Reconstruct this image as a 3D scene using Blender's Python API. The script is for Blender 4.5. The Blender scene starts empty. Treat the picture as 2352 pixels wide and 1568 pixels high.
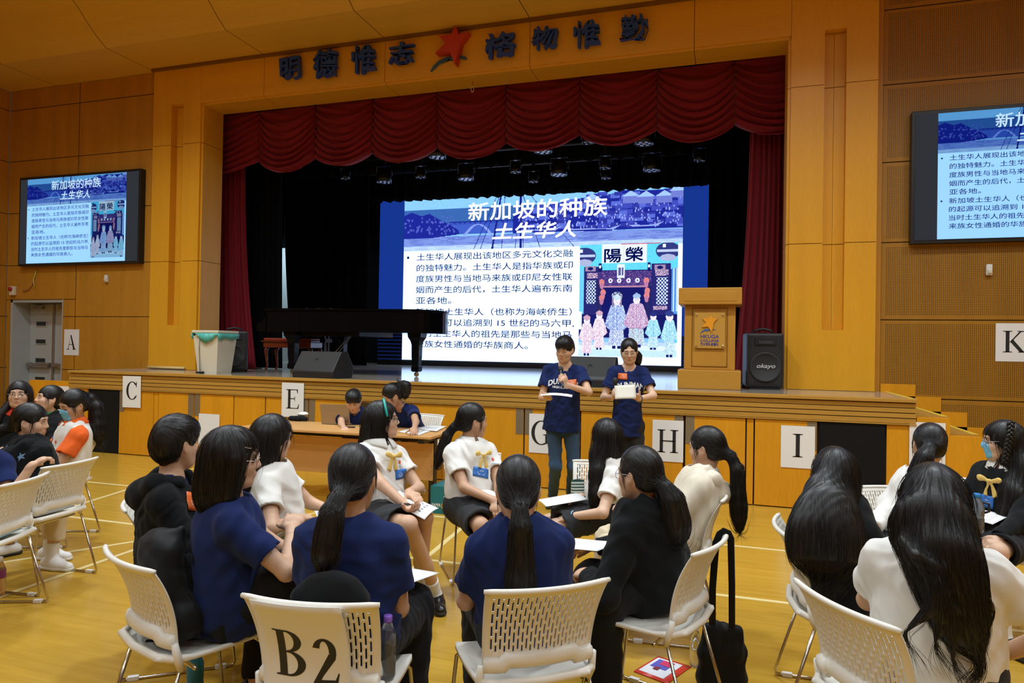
import bpy, bmesh, math, random
import numpy as np
from math import sin, cos, pi, radians
from mathutils import Vector, Matrix
from mathutils.bvhtree import BVHTree
SC = bpy.context.scene
COL = SC.collection
rnd = random.Random(7)
# ---------------------------------------------------------------- camera (24 mm on full frame, eye height 1.70 m)
F_PX, CAM_H = 1568.0, 1.70
_y, _p, _r = radians(17.65), radians(.51), radians(-.957)
_F = np.array([-sin(_y)*cos(_p), cos(_y)*cos(_p), sin(_p)])
_R = np.array([cos(_y), sin(_y), 0.]); _D = np.cross(_F, _R)
CX = cos(_r)*_R + sin(_r)*_D; CD = -sin(_r)*_R + cos(_r)*_D; CF = _F
CO = np.array([0, 0, CAM_H])
cam = bpy.data.cameras.new('camera'); camo = bpy.data.objects.new('camera', cam); COL.objects.link(camo)
cam.sensor_width = 36.0; cam.lens = 36.0*F_PX/2352; cam.clip_start = .05; cam.clip_end = 200
m = Matrix.Identity(4)
for i in range(3):
    m[i][0] = CX[i]; m[i][1] = -CD[i]; m[i][2] = -CF[i]; m[i][3] = CO[i]
camo.matrix_world = m
SC.camera = camo
# survey helpers: where a sight line meets a known plane of the hall
def _ray(px, py): return (px-1176)/F_PX*CX + (py-784)/F_PX*CD + CF
def onZ(px, py, z=0.): v = _ray(px, py); return CO + v*((z-CAM_H)/v[2])
def onY(px, py, y): v = _ray(px, py); return CO + v*(y/v[1])
def onD(px, py, d): return CO + _ray(px, py)*d
# ---------------------------------------------------------------- world, lamps, exposure
w = bpy.data.worlds.new('world'); SC.world = w; w.use_nodes = True
w.node_tree.nodes['Background'].inputs[0].default_value = (1, .93, .82, 1)
w.node_tree.nodes['Background'].inputs[1].default_value = .03
SC.view_settings.view_transform = 'Standard'; SC.view_settings.look = 'None'
SC.view_settings.exposure = 0.06; SC.view_settings.gamma = 1.0; SC.view_settings.use_curve_mapping = False
SC.cycles.max_bounces = 6; SC.cycles.use_denoising = True
def area(name, loc, sx, sy, power, col=(.82, .93, 1.0), spread=pi, rot=(0, 0, 0)):
    l = bpy.data.lights.new(name, 'AREA'); l.shape = 'RECTANGLE'; l.size = sx; l.size_y = sy
    l.energy = power; l.color = col; l.spread = spread
    o = bpy.data.objects.new(name, l); COL.objects.link(o); o.location = loc; o.rotation_euler = rot
    return o
for yy, pw in ((5.3, 112), (2.2, 52), (-1.0, 52), (-4.2, 52)):
    for xx in (-9.6, -6.0, -2.4, 1.2, 4.6):
        area('hall_lamp', (xx, yy, 7.40), .55, .55, pw, spread=radians(125 if yy > 5 else 165))
# ---------------------------------------------------------------- materials
MATS = {}
def nodes(name):
    m = bpy.data.materials.new(name); m.use_nodes = True
    nt = m.node_tree; b = nt.nodes['Principled BSDF']
    return m, nt, b
def N(nt, typ, **kw):
    n = nt.nodes.new(typ)
    for k, v in kw.items():
        if k.startswith('i_'):
            n.inputs[int(k[2:]) if k[2:].isdigit() else k[2:].replace('_', ' ')].default_value = v
        else: setattr(n, k, v)
    return n
def L(nt, a, b): nt.links.new(a, b)
def mat(name, col, rough=.5, metal=0., spec=.5, bump=0., bscale=60., vary=0., sheen=0., coat=0., trans=0., stretch=None):
    if name in MATS: return MATS[name]
    m, nt, b = nodes(name); MATS[name] = m
    b.inputs['Base Color'].default_value = (*col, 1); b.inputs['Roughness'].default_value = rough
    b.inputs['Metallic'].default_value = metal; b.inputs['Specular IOR Level'].default_value = spec
    if sheen: b.inputs['Sheen Weight'].default_value = sheen
    if coat: b.inputs['Coat Weight'].default_value = coat; b.inputs['Coat Roughness'].default_value = .08
    if trans: b.inputs['Transmission Weight'].default_value = trans
    if bump or vary:
        tc = N(nt, 'ShaderNodeTexCoord'); mp = N(nt, 'ShaderNodeMapping'); L(nt, tc.outputs['Object'], mp.inputs[0])
        if stretch: mp.inputs['Scale'].default_value = stretch
        ns = N(nt, 'ShaderNodeTexNoise'); ns.inputs['Scale'].default_value = bscale; ns.inputs['Detail'].default_value = 4
        L(nt, mp.outputs[0], ns.inputs['Vector'])
        if bump:
            bp = N(nt, 'ShaderNodeBump'); bp.inputs['Strength'].default_value = bump; bp.inputs['Distance'].default_value = .01
            L(nt, ns.outputs[0], bp.inputs['Height']); L(nt, bp.outputs[0], b.inputs['Normal'])
        if vary:
            hv = N(nt, 'ShaderNodeHueSaturation'); hv.inputs['Color'].default_value = (*col, 1)
            mr = N(nt, 'ShaderNodeMapRange'); mr.inputs[3].default_value = 1-vary; mr.inputs[4].default_value = 1+vary
            L(nt, ns.outputs[0], mr.inputs[0]); L(nt, mr.outputs[0], hv.inputs['Value']); L(nt, hv.outputs[0], b.inputs['Base Color'])
    return m
def emis(name, col, s=1.):
    if name in MATS: return MATS[name]
    m = bpy.data.materials.new(name); m.use_nodes = True; nt = m.node_tree; nt.nodes.clear()
    e = N(nt, 'ShaderNodeEmission'); e.inputs[0].default_value = (*col, 1); e.inputs[1].default_value = s
    o = N(nt, 'ShaderNodeOutputMaterial'); L(nt, e.outputs[0], o.inputs[0]); MATS[name] = m
    return m
def wood(name, col, rough=.35, axis='Z', var=.16, perf=None, coat=0., scale=1.):
    """veneer: fine grain stretched along axis, broad flame figure, optional drilled holes or slots"""
    if name in MATS: return MATS[name]
    m, nt, b = nodes(name); MATS[name] = m
    tc = N(nt, 'ShaderNodeTexCoord'); mp = N(nt, 'ShaderNodeMapping'); L(nt, tc.outputs['Object'], mp.inputs[0])
    s = {'X': (.08, 1, 1), 'Y': (1, .08, 1), 'Z': (1, 1, .08)}[axis]
    mp.inputs['Scale'].default_value = [v*scale for v in s]
    n1 = N(nt, 'ShaderNodeTexNoise'); n1.inputs['Scale'].default_value = 90; n1.inputs['Detail'].default_value = 5
    n2 = N(nt, 'ShaderNodeTexNoise'); n2.inputs['Scale'].default_value = 5; n2.inputs['Detail'].default_value = 3
    L(nt, mp.outputs[0], n1.inputs['Vector']); L(nt, mp.outputs[0], n2.inputs['Vector'])
    ad = N(nt, 'ShaderNodeMath', operation='ADD'); L(nt, n1.outputs[0], ad.inputs[0]); L(nt, n2.outputs[0], ad.inputs[1])
    mr = N(nt, 'ShaderNodeMapRange'); mr.inputs[1].default_value = .6; mr.inputs[2].default_value = 1.4
    mr.inputs[3].default_value = 1-var; mr.inputs[4].default_value = 1+var; L(nt, ad.outputs[0], mr.inputs[0])
    hv = N(nt, 'ShaderNodeHueSaturation'); hv.inputs['Color'].default_value = (*col, 1); L(nt, mr.outputs[0], hv.inputs['Value'])
    out = hv.outputs[0]
    if perf:
        sp, rad, slot = perf
        sx = N(nt, 'ShaderNodeSeparateXYZ'); L(nt, tc.outputs['Object'], sx.inputs[0])
        def cell(o):
            a = N(nt, 'ShaderNodeMath', operation='DIVIDE'); L(nt, o, a.inputs[0]); a.inputs[1].default_value = sp
            f = N(nt, 'ShaderNodeMath', operation='FRACT'); L(nt, a.outputs[0], f.inputs[0])
            c = N(nt, 'ShaderNodeMath', operation='SUBTRACT'); L(nt, f.outputs[0], c.inputs[0]); c.inputs[1].default_value = .5
            q = N(nt, 'ShaderNodeMath', operation='MULTIPLY'); L(nt, c.outputs[0], q.inputs[0]); L(nt, c.outputs[0], q.inputs[1])
            return q.outputs[0]
        qz = cell(sx.outputs['Z'])
        if slot: d2 = qz
        else:
            qx = cell(sx.outputs['X']); a = N(nt, 'ShaderNodeMath', operation='ADD'); L(nt, qx, a.inputs[0]); L(nt, qz, a.inputs[1]); d2 = a.outputs[0]
        lt = N(nt, 'ShaderNodeMath', operation='LESS_THAN'); L(nt, d2, lt.inputs[0]); lt.inputs[1].default_value = (rad/sp)**2
        uv = N(nt, 'ShaderNodeAttribute', attribute_name='drill')
        mu = N(nt, 'ShaderNodeMath', operation='MULTIPLY'); L(nt, lt.outputs[0], mu.inputs[0]); L(nt, uv.outputs['Fac'], mu.inputs[1])
        mx = N(nt, 'ShaderNodeMix', data_type='RGBA'); L(nt, mu.outputs[0], mx.inputs['Factor']); L(nt, out, mx.inputs['A'])
        mx.inputs['B'].default_value = (.035, .016, .004, 1) if not slot else (col[0]*.38, col[1]*.33, col[2]*.3, 1); out = mx.outputs['Result']
    L(nt, out, b.inputs['Base Color'])
    b.inputs['Roughness'].default_value = rough; b.inputs['Specular IOR Level'].default_value = .35
    if coat: b.inputs['Coat Weight'].default_value = coat; b.inputs['Coat Roughness'].default_value = .12
    return m
# ---------------------------------------------------------------- mesh helpers
class MB:
    """collects shapes, builds them as ONE mesh object"""
    def __init__(s): s.v = []; s.f = []; s.mi = []; s.sm = []; s.mats = []
    def _m(s, m):
        if m is None: return 0
        if m not in s.mats: s.mats.append(m)
        return s.mats.index(m)
    def add(s, v, f, m=None, smooth=False, T=None):
        b = len(s.v)
        s.v.extend([tuple(T @ Vector(p)) for p in v] if T is not None else [tuple(map(float, p)) for p in v])
        i = s._m(m)
        for q in f: s.f.append(tuple(int(k)+b for k in q)); s.mi.append(i); s.sm.append(smooth)
        return s
    def box(s, x0, x1, y0, y1, z0, z1, m=None, T=None, bev=0.):
        if bev <= 0:
            v = [(x, y, z) for x in (x0, x1) for y in (y0, y1) for z in (z0, z1)]
            f = [(0, 1, 3, 2), (4, 6, 7, 5), (0, 4, 5, 1), (2, 3, 7, 6), (0, 2, 6, 4), (1, 5, 7, 3)]
            return s.add(v, f, m, False, T)
        bm = bmesh.new(); r = bmesh.ops.create_cube(bm, size=1)
        for q in bm.verts: q.co = Vector(((x0+x1)/2+q.co.x*(x1-x0), (y0+y1)/2+q.co.y*(y1-y0), (z0+z1)/2+q.co.z*(z1-z0)))
        bmesh.ops.bevel(bm, geom=bm.edges[:], offset=bev, segments=2, profile=.6, affect='EDGES')
        return s.bm(bm, m, T, smooth=False)
    def bm(s, bm, m=None, T=None, smooth=True):
        bm.verts.index_update(); v = [p.co[:] for p in bm.verts]; f = [[p.index for p in q.verts] for q in bm.faces]; bm.free()
        return s.add(v, f, m, smooth, T)
    def tube(s, pts, r, n=8, m=None, T=None, cap=True, closed=False, flat=None):
        P = [np.array(p, float) for p in pts]; k = len(P); rr = list(r) if hasattr(r, '__len__') else [r]*k
        v = []; up = None
        for i in range(k):
            t = (P[(i+1) % k]-P[i-1]) if closed else P[min(i+1, k-1)]-P[max(i-1, 0)]
            t = t/(np.linalg.norm(t)+1e-12)
            if up is None:
                up = np.array([0, 0, 1.]) if abs(t[2]) < .9 else np.array([0, 1., 0])
            u = up-t*np.dot(up, t); u /= np.linalg.norm(u)+1e-12; up = u; w_ = np.cross(t, u)
            for j in range(n):
                a = 2*pi*j/n; q = P[i]+rr[i]*(cos(a)*u*(flat or 1.)+sin(a)*w_); v.append(q)
        f = []
        for i in range(k if closed else k-1):
            for j in range(n):
                a = i*n+j; b2 = i*n+(j+1) % n; c = ((i+1) % k)*n
                f.append((a, b2, c+(j+1) % n, c+j))
        if cap and not closed: f.append(tuple(range(n-1, -1, -1))); f.append(tuple(range((k-1)*n, k*n)))
        return s.add(v, f, m, True, T)
    def lathe(s, prof, n=20, m=None, T=None):
        v = []; f = []
        for r_, z in prof:
            for j in range(n): a = 2*pi*j/n; v.append((r_*cos(a), r_*sin(a), z))
        for i in range(len(prof)-1):
            for j in range(n): f.append((i*n+j, i*n+(j+1) % n, (i+1)*n+(j+1) % n, (i+1)*n+j))
        f.append(tuple(range(n-1, -1, -1))); f.append(tuple(range((len(prof)-1)*n, len(prof)*n)))
        return s.add(v, f, m, True, T)
    def prism(s, pts, d0, d1, m=None, T=None, plane='XZ'):
        """closed outline extruded along the axis left over"""
        n = len(pts)
        def q(p, d): return (p[0], d, p[1]) if plane == 'XZ' else ((d, p[0], p[1]) if plane == 'YZ' else (p[0], p[1], d))
        v = [q(p, d0) for p in pts]+[q(p, d1) for p in pts]
        f = [tuple(range(n)), tuple(range(2*n-1, n-1, -1))]+[(i, n+i, n+(i+1) % n, (i+1) % n) for i in range(n)]
        return s.add(v, f, m, False, T)
    def ball(s, c, r, m=None, nu=14, nv=9, T=None):
        r = r if hasattr(r, '__len__') else (r, r, r); v = [(c[0], c[1], c[2]-r[2])]; f = []
        for i in range(1, nv):
            a = -pi/2+pi*i/nv
            for j in range(nu): b = 2*pi*j/nu; v.append((c[0]+r[0]*cos(a)*cos(b), c[1]+r[1]*cos(a)*sin(b), c[2]+r[2]*sin(a)))
        v.append((c[0], c[1], c[2]+r[2])); e = len(v)-1
        for j in range(nu): f.append((0, 1+(j+1) % nu, 1+j)); f.append((e, e-nu+j, e-nu+(j+1) % nu))
        for i in range(nv-2):
            for j in range(nu): a = 1+i*nu; f.append((a+j, a+(j+1) % nu, a+nu+(j+1) % nu, a+nu+j))
        return s.add(v, f, m, True, T)
    def build(s, name, m=None, parent=None, fix=False):
        me = bpy.data.meshes.new(name)
        me.from_pydata(s.v, [], s.f)
        if m is not None and not s.mats: s.mats = [m]
        for q in s.mats: me.materials.append(q)
        me.polygons.foreach_set('material_index', s.mi); me.polygons.foreach_set('use_smooth', s.sm)
        if fix:
            bm = bmesh.new(); bm.from_mesh(me); bmesh.ops.recalc_face_normals(bm, faces=bm.faces[:]); bm.to_mesh(me); bm.free()
        me.update()
        return link(name, me, parent)
def link(name, me, parent=None):
    o = bpy.data.objects.new(name, me); COL.objects.link(o)
    if parent is not None: o.parent = parent
    return o
def tag(o, label=None, cat=None, group=None, kind=None):
    for k, v in (('label', label), ('category', cat), ('group', group), ('kind', kind)):
        if v: o[k] = v
    return o
def empty(name, loc, rz=0., label=None, cat=None, group=None):
    o = bpy.data.objects.new(name, None); COL.objects.link(o); o.location = loc; o.rotation_euler = (0, 0, rz); o.empty_display_size = .1
    return tag(o, label, cat, group)
def frame(o, x, y, z=None):
    """4x4 with columns x, y, z at origin o"""
    x = Vector(x).normalized(); y = Vector(y); z = Vector(z) if z is not None else x.cross(y); z.normalize(); y = z.cross(x)
    M_ = Matrix.Identity(4)
    for i in range(3): M_[i][0], M_[i][1], M_[i][2], M_[i][3] = x[i], y[i], z[i], o[i]
    return M_
def T3(x, y, z, rz=0., rx=0., ry=0.):
    return Matrix.Translation((x, y, z)) @ Matrix.Rotation(rz, 4, 'Z') @ Matrix.Rotation(ry, 4, 'Y') @ Matrix.Rotation(rx, 4, 'X')
# ---------------------------------------------------------------- lettering
_fc = bpy.data.curves.new('lettering', 'FONT'); _fo = bpy.data.objects.new('lettering', _fc)
def text_geo(body, size=1., extrude=0., offset=0., shear=0., align='LEFT', space=1.):
    """triangulated lettering as (verts, faces) in its own XY plane, baseline at y = 0"""
    if _fo.name not in COL.objects: COL.objects.link(_fo)
    _fc.body = body; _fc.size = size; _fc.extrude = extrude; _fc.offset = offset; _fc.shear = shear; _fc.align_x = align
    _fc.space_character = space; _fc.resolution_u = 3
    dg = bpy.context.evaluated_depsgraph_get(); dg.update()
    me = bpy.data.meshes.new_from_object(_fo.evaluated_get(dg))
    v = [p.co[:] for p in me.vertices]; f = [tuple(q.vertices) for q in me.polygons]; bpy.data.meshes.remove(me)
    COL.objects.unlink(_fo)
    return v, f
# serif capitals, drawn on a 0..1 high grid
def arc(cx, cy, rx, ry, a0, a1, n=20): return [(cx+rx*cos(radians(a0+(a1-a0)*i/n)), cy+ry*sin(radians(a0+(a1-a0)*i/n))) for i in range(n+1)]
def _serif(x, y, w_, up):
    h = .035; d = -1 if up else 1
    return [(x-w_, y), (x+w_, y), (x+w_, y+d*h*.7), (x+w_*.45, y+d*h*1.3), (x-w_*.45, y+d*h*1.3), (x-w_, y+d*h*.7)]
def stem(x, w_=.075, sw=.19): return [[(x-w_, 0), (x+w_, 0), (x+w_, 1), (x-w_, 1)], _serif(x, 0, sw, False), _serif(x, 1, sw, True)]
def ring(cx, cy, rx, ry, tx, ty, a0, a1, n=26): return arc(cx, cy, rx, ry, a0, a1, n)+arc(cx, cy, rx-tx, ry-ty, a1, a0, n)
GLYPH = {
 'A': [[(.30, 1), (.40, 1), (.75, 0), (.59, 0)], [(.36, 1), (.33, .9), (.13, 0), (.08, 0)], [(.17, .33), (.62, .33), (.60, .37), (.19, .37)], _serif(.1, 0, .12, False), _serif(.67, 0, .17, False)],
 'C': [ring(.46, .5, .42, .52, .15, .04, 42, 318), [(.735, .70), (.775, .70), (.80, 1.0), (.765, 1.0), (.72, .86)], [(.70, .20), (.72, .13), (.80, .22), (.77, .25)]],
 'E': stem(.2)+[[(.2, .965), (.72, .965), (.72, 1), (.2, 1)], [(.69, .8), (.72, .8), (.72, 1), (.62, 1), (.66, .93)], [(.2, .5), (.55, .5), (.55, .54), (.2, .54)], [(.52, .4), (.55, .4), (.55, .64), (.52, .64)], [(.2, 0), (.76, 0), (.76, .035), (.2, .035)], [(.66, 0), (.76, 0), (.80, .24), (.77, .24), (.72, .1)]],
 'G': [ring(.48, .5, .44, .52, .15, .04, 42, 300), [(.76, .70), (.79, .70), (.80, 1.0), (.77, 1.0), (.73, .86)], [(.66, .02), (.80, .08), (.80, .42), (.66, .42)], _serif(.73, .44, .17, True)],
 'H': stem(.2)+stem(.8)+[[(.2, .48), (.8, .48), (.8, .53), (.2, .53)]],
 'I': stem(.4, .085, .21),
 'J': [[(.3, .2), (.45, .2), (.45, 1), (.3, 1)], _serif(.38, 1, .2, True), ring(.26, .2, .19, .22, .13, .06, 180, 360)],
 'K': stem(.2)+[[(.26, .45), (.36, .5), (.78, 1), (.70, 1)], [(.30, .50), (.42, .60), (.88, 0), (.70, 0)], _serif(.74, 1, .15, True), _serif(.8, 0, .17, False)],
 'B': stem(.2, .095)+[ring(.33, .755, .36, .245, .18, .04, -90, 90), ring(.33, .27, .42, .27, .19, .04, -90, 90), [(.2, .96), (.34, .96), (.34, 1), (.2, 1)], [(.2, .50), (.34, .50), (.34, .54), (.2, .54)], [(.2, 0), (.34, 0), (.34, .04), (.2, .04)]],
 '2': [ring(.40, .72, .28, .28, .17, .06, -12, 165), [(.68, .68), (.50, .66), (.10, .06), (.10, 0), (.28, .10)], [(.10, 0), (.66, 0), (.68, .11), (.14, .11)], [(.60, .05), (.68, 0), (.73, .25), (.70, .25)], [(.51, .66), (.68, .66), (.65, .54), (.26, .10), (.12, .04)]],
}
def glyph_geo(ch, size, wscale=1., th=.001):
    b = MB()
    for pl in GLYPH[ch]: b.prism([(x*size*wscale, y*size) for x, y in pl], 0, th, plane='XY')
    return b.v, b.f
# ================================================================ THE HALL
W_PIL = wood('wood_pillar', (.74, .355, .020), .38, 'Z', .10)
W_HDR = wood('wood_header', (.74, .355, .020), .38, 'X', .10)
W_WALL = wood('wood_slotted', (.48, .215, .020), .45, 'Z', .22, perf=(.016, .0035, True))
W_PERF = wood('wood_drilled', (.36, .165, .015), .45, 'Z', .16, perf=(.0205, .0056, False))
W_FLAT = wood('wood_plain', (.48, .215, .020), .45, 'Z', .15)
W_PLANK = wood('wood_plank', (.47, .25, .045), .35, 'X', .15)
W_DOOR = wood('wood_door', (.68, .30, .013), .35, 'Z', .13)
W_STAGE = wood('wood_stage_floor', (.38, .34, .29), .11, 'X', .10)
W_CEIL = wood('wood_ceiling', (.72, .40, .045), .5, 'X', .08)
M_BACK = mat('dark_gap', (.05, .022, .006), .8)
M_BLACK = mat('black_cloth', (.004, .004, .005), .9, spec=.1)
M_BLKPANEL = mat('black_board', (.006, .006, .006), .8, spec=.2)
M_WHITE = mat('white_paint', (.75, .74, .70), .5)
M_PAPER = mat('paper', (.82, .82, .80), .7)
M_INK = mat('ink', (.012, .012, .014), .6)
M_CHROME = mat('chrome', (.75, .73, .70), .16, 1.)
M_STEEL = mat('steel', (.38, .36, .33), .35, .8)
M_YEL = mat('yellow_tape', (.75, .52, .06), .5)
XL, XR, YB, ZC = -13.05, 7.0, -8.0, 7.55
SZ, SY, PY, WY = 1.232, 8.03, 9.30, 9.40           # stage height, stage front, proscenium face, wall face
PX0, PX1, OX0, OX1 = -9.52, 1.70, -8.52, .705      # proscenium outer edges and opening
OZ, HZ = 5.725, 6.39                               # opening head, header top
def panel_wall(name, rects, y0, mt, margin=.05, drill=True, plane='Y', backx=None):
    """panels of RECTS (x0,x1,z0,z1) with shadow gaps on a dark backing; holes only inside each panel's margin"""
    b = MB(); g = .006; flags = []
    def quad(x0, x1, z0, z1, fl, dep=.0):
        if plane == 'Y': v = [(x0, y0+dep, z0), (x1, y0+dep, z0), (x1, y0+dep, z1), (x0, y0+dep, z1)]
        else: v = [(y0+dep, x0, z0), (y0+dep, x1, z0), (y0+dep, x1, z1), (y0+dep, x0, z1)]
        b.add(v, [(0, 1, 2, 3)], mt); flags.append(fl)
    for x0, x1, z0, z1 in rects:
        x0 += g; x1 -= g; z0 += g; z1 -= g; q = margin if drill else 0
        if q and x1-x0 > 3*q and z1-z0 > 3*q:
            quad(x0+q, x1-q, z0+q, z1-q, 1.)
            quad(x0, x1, z0, z0+q, 0.); quad(x0, x1, z1-q, z1, 0.); quad(x0, x0+q, z0+q, z1-q, 0.); quad(x1-q, x1, z0+q, z1-q, 0.)
        else: quad(x0, x1, z0, z1, 0.)
    n = len(b.f)
    X0, X1, Z0, Z1 = min(r[0] for r in rects), max(r[1] for r in rects), min(r[2] for r in rects), max(r[3] for r in rects)
    for r in rects:   # backing set 12 mm behind
        if plane == 'Y': b.box(r[0], r[1], y0+.012, y0+.16, r[2], r[3], M_BACK)
        else: b.box(y0-.16 if backx is None else y0+.012, y0-.012 if backx is None else y0+.16, r[0], r[1], r[2], r[3], M_BACK)
    o = b.build(name)
    at = o.data.attributes.new('drill', 'FLOAT', 'FACE'); vals = flags+[0.]*(len(b.f)-n)
    at.data.foreach_set('value', vals)
    o['kind'] = 'structure'
    return o
# floor with painted court lines
fm, nt, bs = nodes('gym_floor')
tc = N(nt, 'ShaderNodeTexCoord'); mp = N(nt, 'ShaderNodeMapping'); mp.inputs['Scale'].default_value = (.6, 7, 1); mp.inputs['Rotation'].default_value = (0, 0, radians(12)); L(nt, tc.outputs['Object'], mp.inputs[0])
n1 = N(nt, 'ShaderNodeTexNoise'); n1.inputs['Scale'].default_value = 3; n1.inputs['Detail'].default_value = 5; L(nt, mp.outputs[0], n1.inputs['Vector'])
cr = N(nt, 'ShaderNodeValToRGB'); cr.color_ramp.elements[0].position = .3; cr.color_ramp.elements[0].color = (.46, .258, .027, 1)
cr.color_ramp.elements[1].position = .75; cr.color_ramp.elements[1].color = (.545, .322, .042, 1); L(nt, n1.outputs[0], cr.inputs[0])
bk = N(nt, 'ShaderNodeTexBrick'); bk.inputs['Scale'].default_value = 1.; bk.inputs['Brick Width'].default_value = .9; bk.inputs['Row Height'].default_value = .075
bk.inputs['Color1'].default_value = (1, 1, 1, 1); bk.inputs['Color2'].default_value = (.94, .94, .94, 1); bk.inputs['Mortar'].default_value = (.82, .8, .76, 1); bk.inputs['Mortar Size'].default_value = .0015
L(nt, tc.outputs['Object'], bk.inputs['Vector'])
mx = N(nt, 'ShaderNodeMix', data_type='RGBA', blend_type='MULTIPLY'); mx.inputs['Factor'].default_value = 1; L(nt, cr.outputs[0], mx.inputs['A']); L(nt, bk.outputs[0], mx.inputs['B'])
L(nt, mx.outputs['Result'], bs.inputs['Base Color']); bs.inputs['Roughness'].default_value = .22; bs.inputs['Specular IOR Level'].default_value = .4
fl = MB().box(XL, XR, YB, SY+.1, -.1, 0, fm).build('floor'); fl['kind'] = 'structure'
M_LINE = mat('court_line_paint', (.74, .60, .27), .3)
lines = MB()
def court(p, q, w_=.045):
    a = np.array(p[:2]); b = np.array(q[:2]); d = (b-a)/np.linalg.norm(b-a); n_ = np.array([-d[1], d[0]])*w_/2
    lines.add([(*(a+n_), .0012), (*(a-n_), .0012), (*(b-n_), .0012), (*(b+n_), .0012)], [(0, 1, 2, 3)], M_LINE)
for y_ in (6.30, 5.0): court((XL+.1, y_), (XR-.1, y_))
for p, q in (((0, 1215), (305, 1120)), ((0, 1292), (330, 1240)), ((15, 1365), (300, 1265)), ((985, 1275), (1075, 1200))):
    a = onZ(*p)[:2]; b = onZ(*q)[:2]; d = (b-a)/np.linalg.norm(b-a); court(a-d*1.2, b+d*2.2)
lo = lines.build('court_line', parent=fl)
# end walls: left of the stage (slotted panels round the door), right (drilled panels)
zs = [0, 1.165, 2.13, 3.085, 4.07, 5.05, 6.02, HZ]
DX0, DX1, DZ = -12.98, -11.62, 2.445
rl = []
for z0, z1 in zip(zs, zs[1:]):
    for x0, x1 in ((XL, -11.32), (-11.32, PX0)):
        if x0 == XL and z0 < DZ:
            if z1 > DZ: rl += [(x0, x1, DZ, z1)]
            rl += [(DX1, x1, z0, min(z1, DZ))]
            rl += [(XL, DX0, z0, min(z1, DZ))]
        else: rl.append((x0, x1, z0, z1))
panel_wall('wall_back_left', rl, WY, W_WALL, .0, True)
rr = []
xs = [PX1+.07, 4.6, XR]; zr = [0, 1.165, 2.118, 3.07, 4.06, 5.02, 5.95, 6.9, ZC]
for z0, z1 in zip(zr, zr[1:]):
    for x0, x1 in zip(xs, xs[1:]): rr.append((x0, x1, z0, z1))
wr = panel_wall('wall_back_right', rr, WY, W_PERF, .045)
MB().box(PX1-.02, PX1+.07, WY-.02, WY+.2, 0, ZC, W_FLAT).build('trim_1')['kind'] = 'structure'
rs = []
for z0, z1 in zip(zs, zs[1:]):
    for y0, y1 in ((WY-1.4, WY), (WY-2.8, WY-1.4), (4, WY-2.8), (0, 4), (-4, 0), (YB, -4)): rs.append((y0, y1, z0, z1))
ws = panel_wall('wall_left', rs, XL, W_WALL, .0, True, plane='X')
rs2 = [(YB, 0, 0, ZC), (0, WY, 0, ZC)]
panel_wall('wall_right', rs2, XR, W_FLAT, 0, False, plane='X', backx=1)
MB().box(XL, XR, YB-.15, YB, 0, ZC, W_FLAT).build('wall_front')['kind'] = 'structure'
# ceiling: flat bulkhead before the stage, then reflector panels curving up, then the flat hall ceiling
prof = [(WY+.2, HZ), (8.395, HZ), (8.20, 6.52), (8.03, 6.66), (7.9, 6.79), (7.7, 6.95), (7.4, 7.13), (7.0, 7.30), (6.5, 7.43), (5.9, 7.52), (5.2, ZC)]
cb = MB(); sx_ = [XL, -11.9, -9.58, -7.26, -5.08, -2.765, -.495, 1.72, 4.0, XR]
for x0, x1 in zip(sx_, sx_[1:]):
    x0 += .005; x1 -= .005
    cb.add([(x, y, z) for y, z in prof for x in (x0, x1)], [(2*i, 2*i+1, 2*i+3, 2*i+2) for i in range(len(prof)-1)], W_CEIL)
cb.add([(x, y+.02, z+.03) for y, z in prof for x in (XL, XR)], [(2*i, 2*i+2, 2*i+3, 2*i+1) for i in range(len(prof)-1)], M_BACK)
cb.box(XL, XR, YB, 5.25, ZC, ZC+.15, mat('ceiling_white', (.55, .40, .20), .8))
co = cb.build('ceiling'); co['kind'] = 'structure'
# proscenium: two pillars with a recessed slot each, and the header
def pillar(name, xa, xb, s0, s1, opening_right):
    b = MB(); zz = [SZ, 3.07, 5.06, HZ]
    def slab(x0, x1, z0, z1, y=PY, m_=W_PIL): b.box(x0, x1, y, WY+.4, z0, z1, m_)
    for z0, z1 in zip(zz, zz[1:]):
        z0 += .004; z1 -= .004
        slab(xa, s0, z0, z1); slab(s1, xb, z0, z1)
        t0, t1 = max(z0, 1.99), min(z1, 5.745)
        if z0 < 1.99: slab(s0, s1, z0, 1.985)
        if z1 > 5.75: slab(s0, s1, 5.75, z1)
        mid = (s0+s1)/2
        for q0, q1 in ((s0, mid-.002), (mid+.002, s1)): slab(q0, q1, t0, t1, PY+.13)
    b.box(xa+.01, xb-.01, PY+.14, WY+.38, SZ, HZ, M_BACK)
    j0, j1 = (xb-.03, xb) if opening_right else (xa, xa+.03)
    o = b.build(name); o['kind'] = 'structure'; return o
pl = pillar('trim_2', PX0, OX0, -9.13, -8.88, True)
pr = pillar('trim_3', OX1, PX1, 1.095, 1.345, False)
b = MB()   # jamb linings, stepped in a little from the face
for s, x in ((1, OX0), (-1, OX1)):
    for z0, z1 in ((SZ, 3.066), (3.074, 5.056), (5.064, OZ)):
        b.box(min(x, x+s*.035), max(x, x+s*.035), PY+.035, PY+.5, z0, z1-.03*(z1 == OZ), W_PIL)
hx = [OX0, -7.265, -5.07, -2.765, -.495, OX1]
for x0, x1 in zip(hx, hx[1:]):
    b.box(x0+.004, x1-.004, PY, WY+.4, OZ, HZ-.045, W_HDR); b.box(x0+.004, x1-.004, PY+.035, WY+.4, OZ-.035, OZ, W_HDR)
b.box(OX0, OX1, PY+.012, WY+.38, OZ+.012, HZ-.05, M_BACK)
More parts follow.
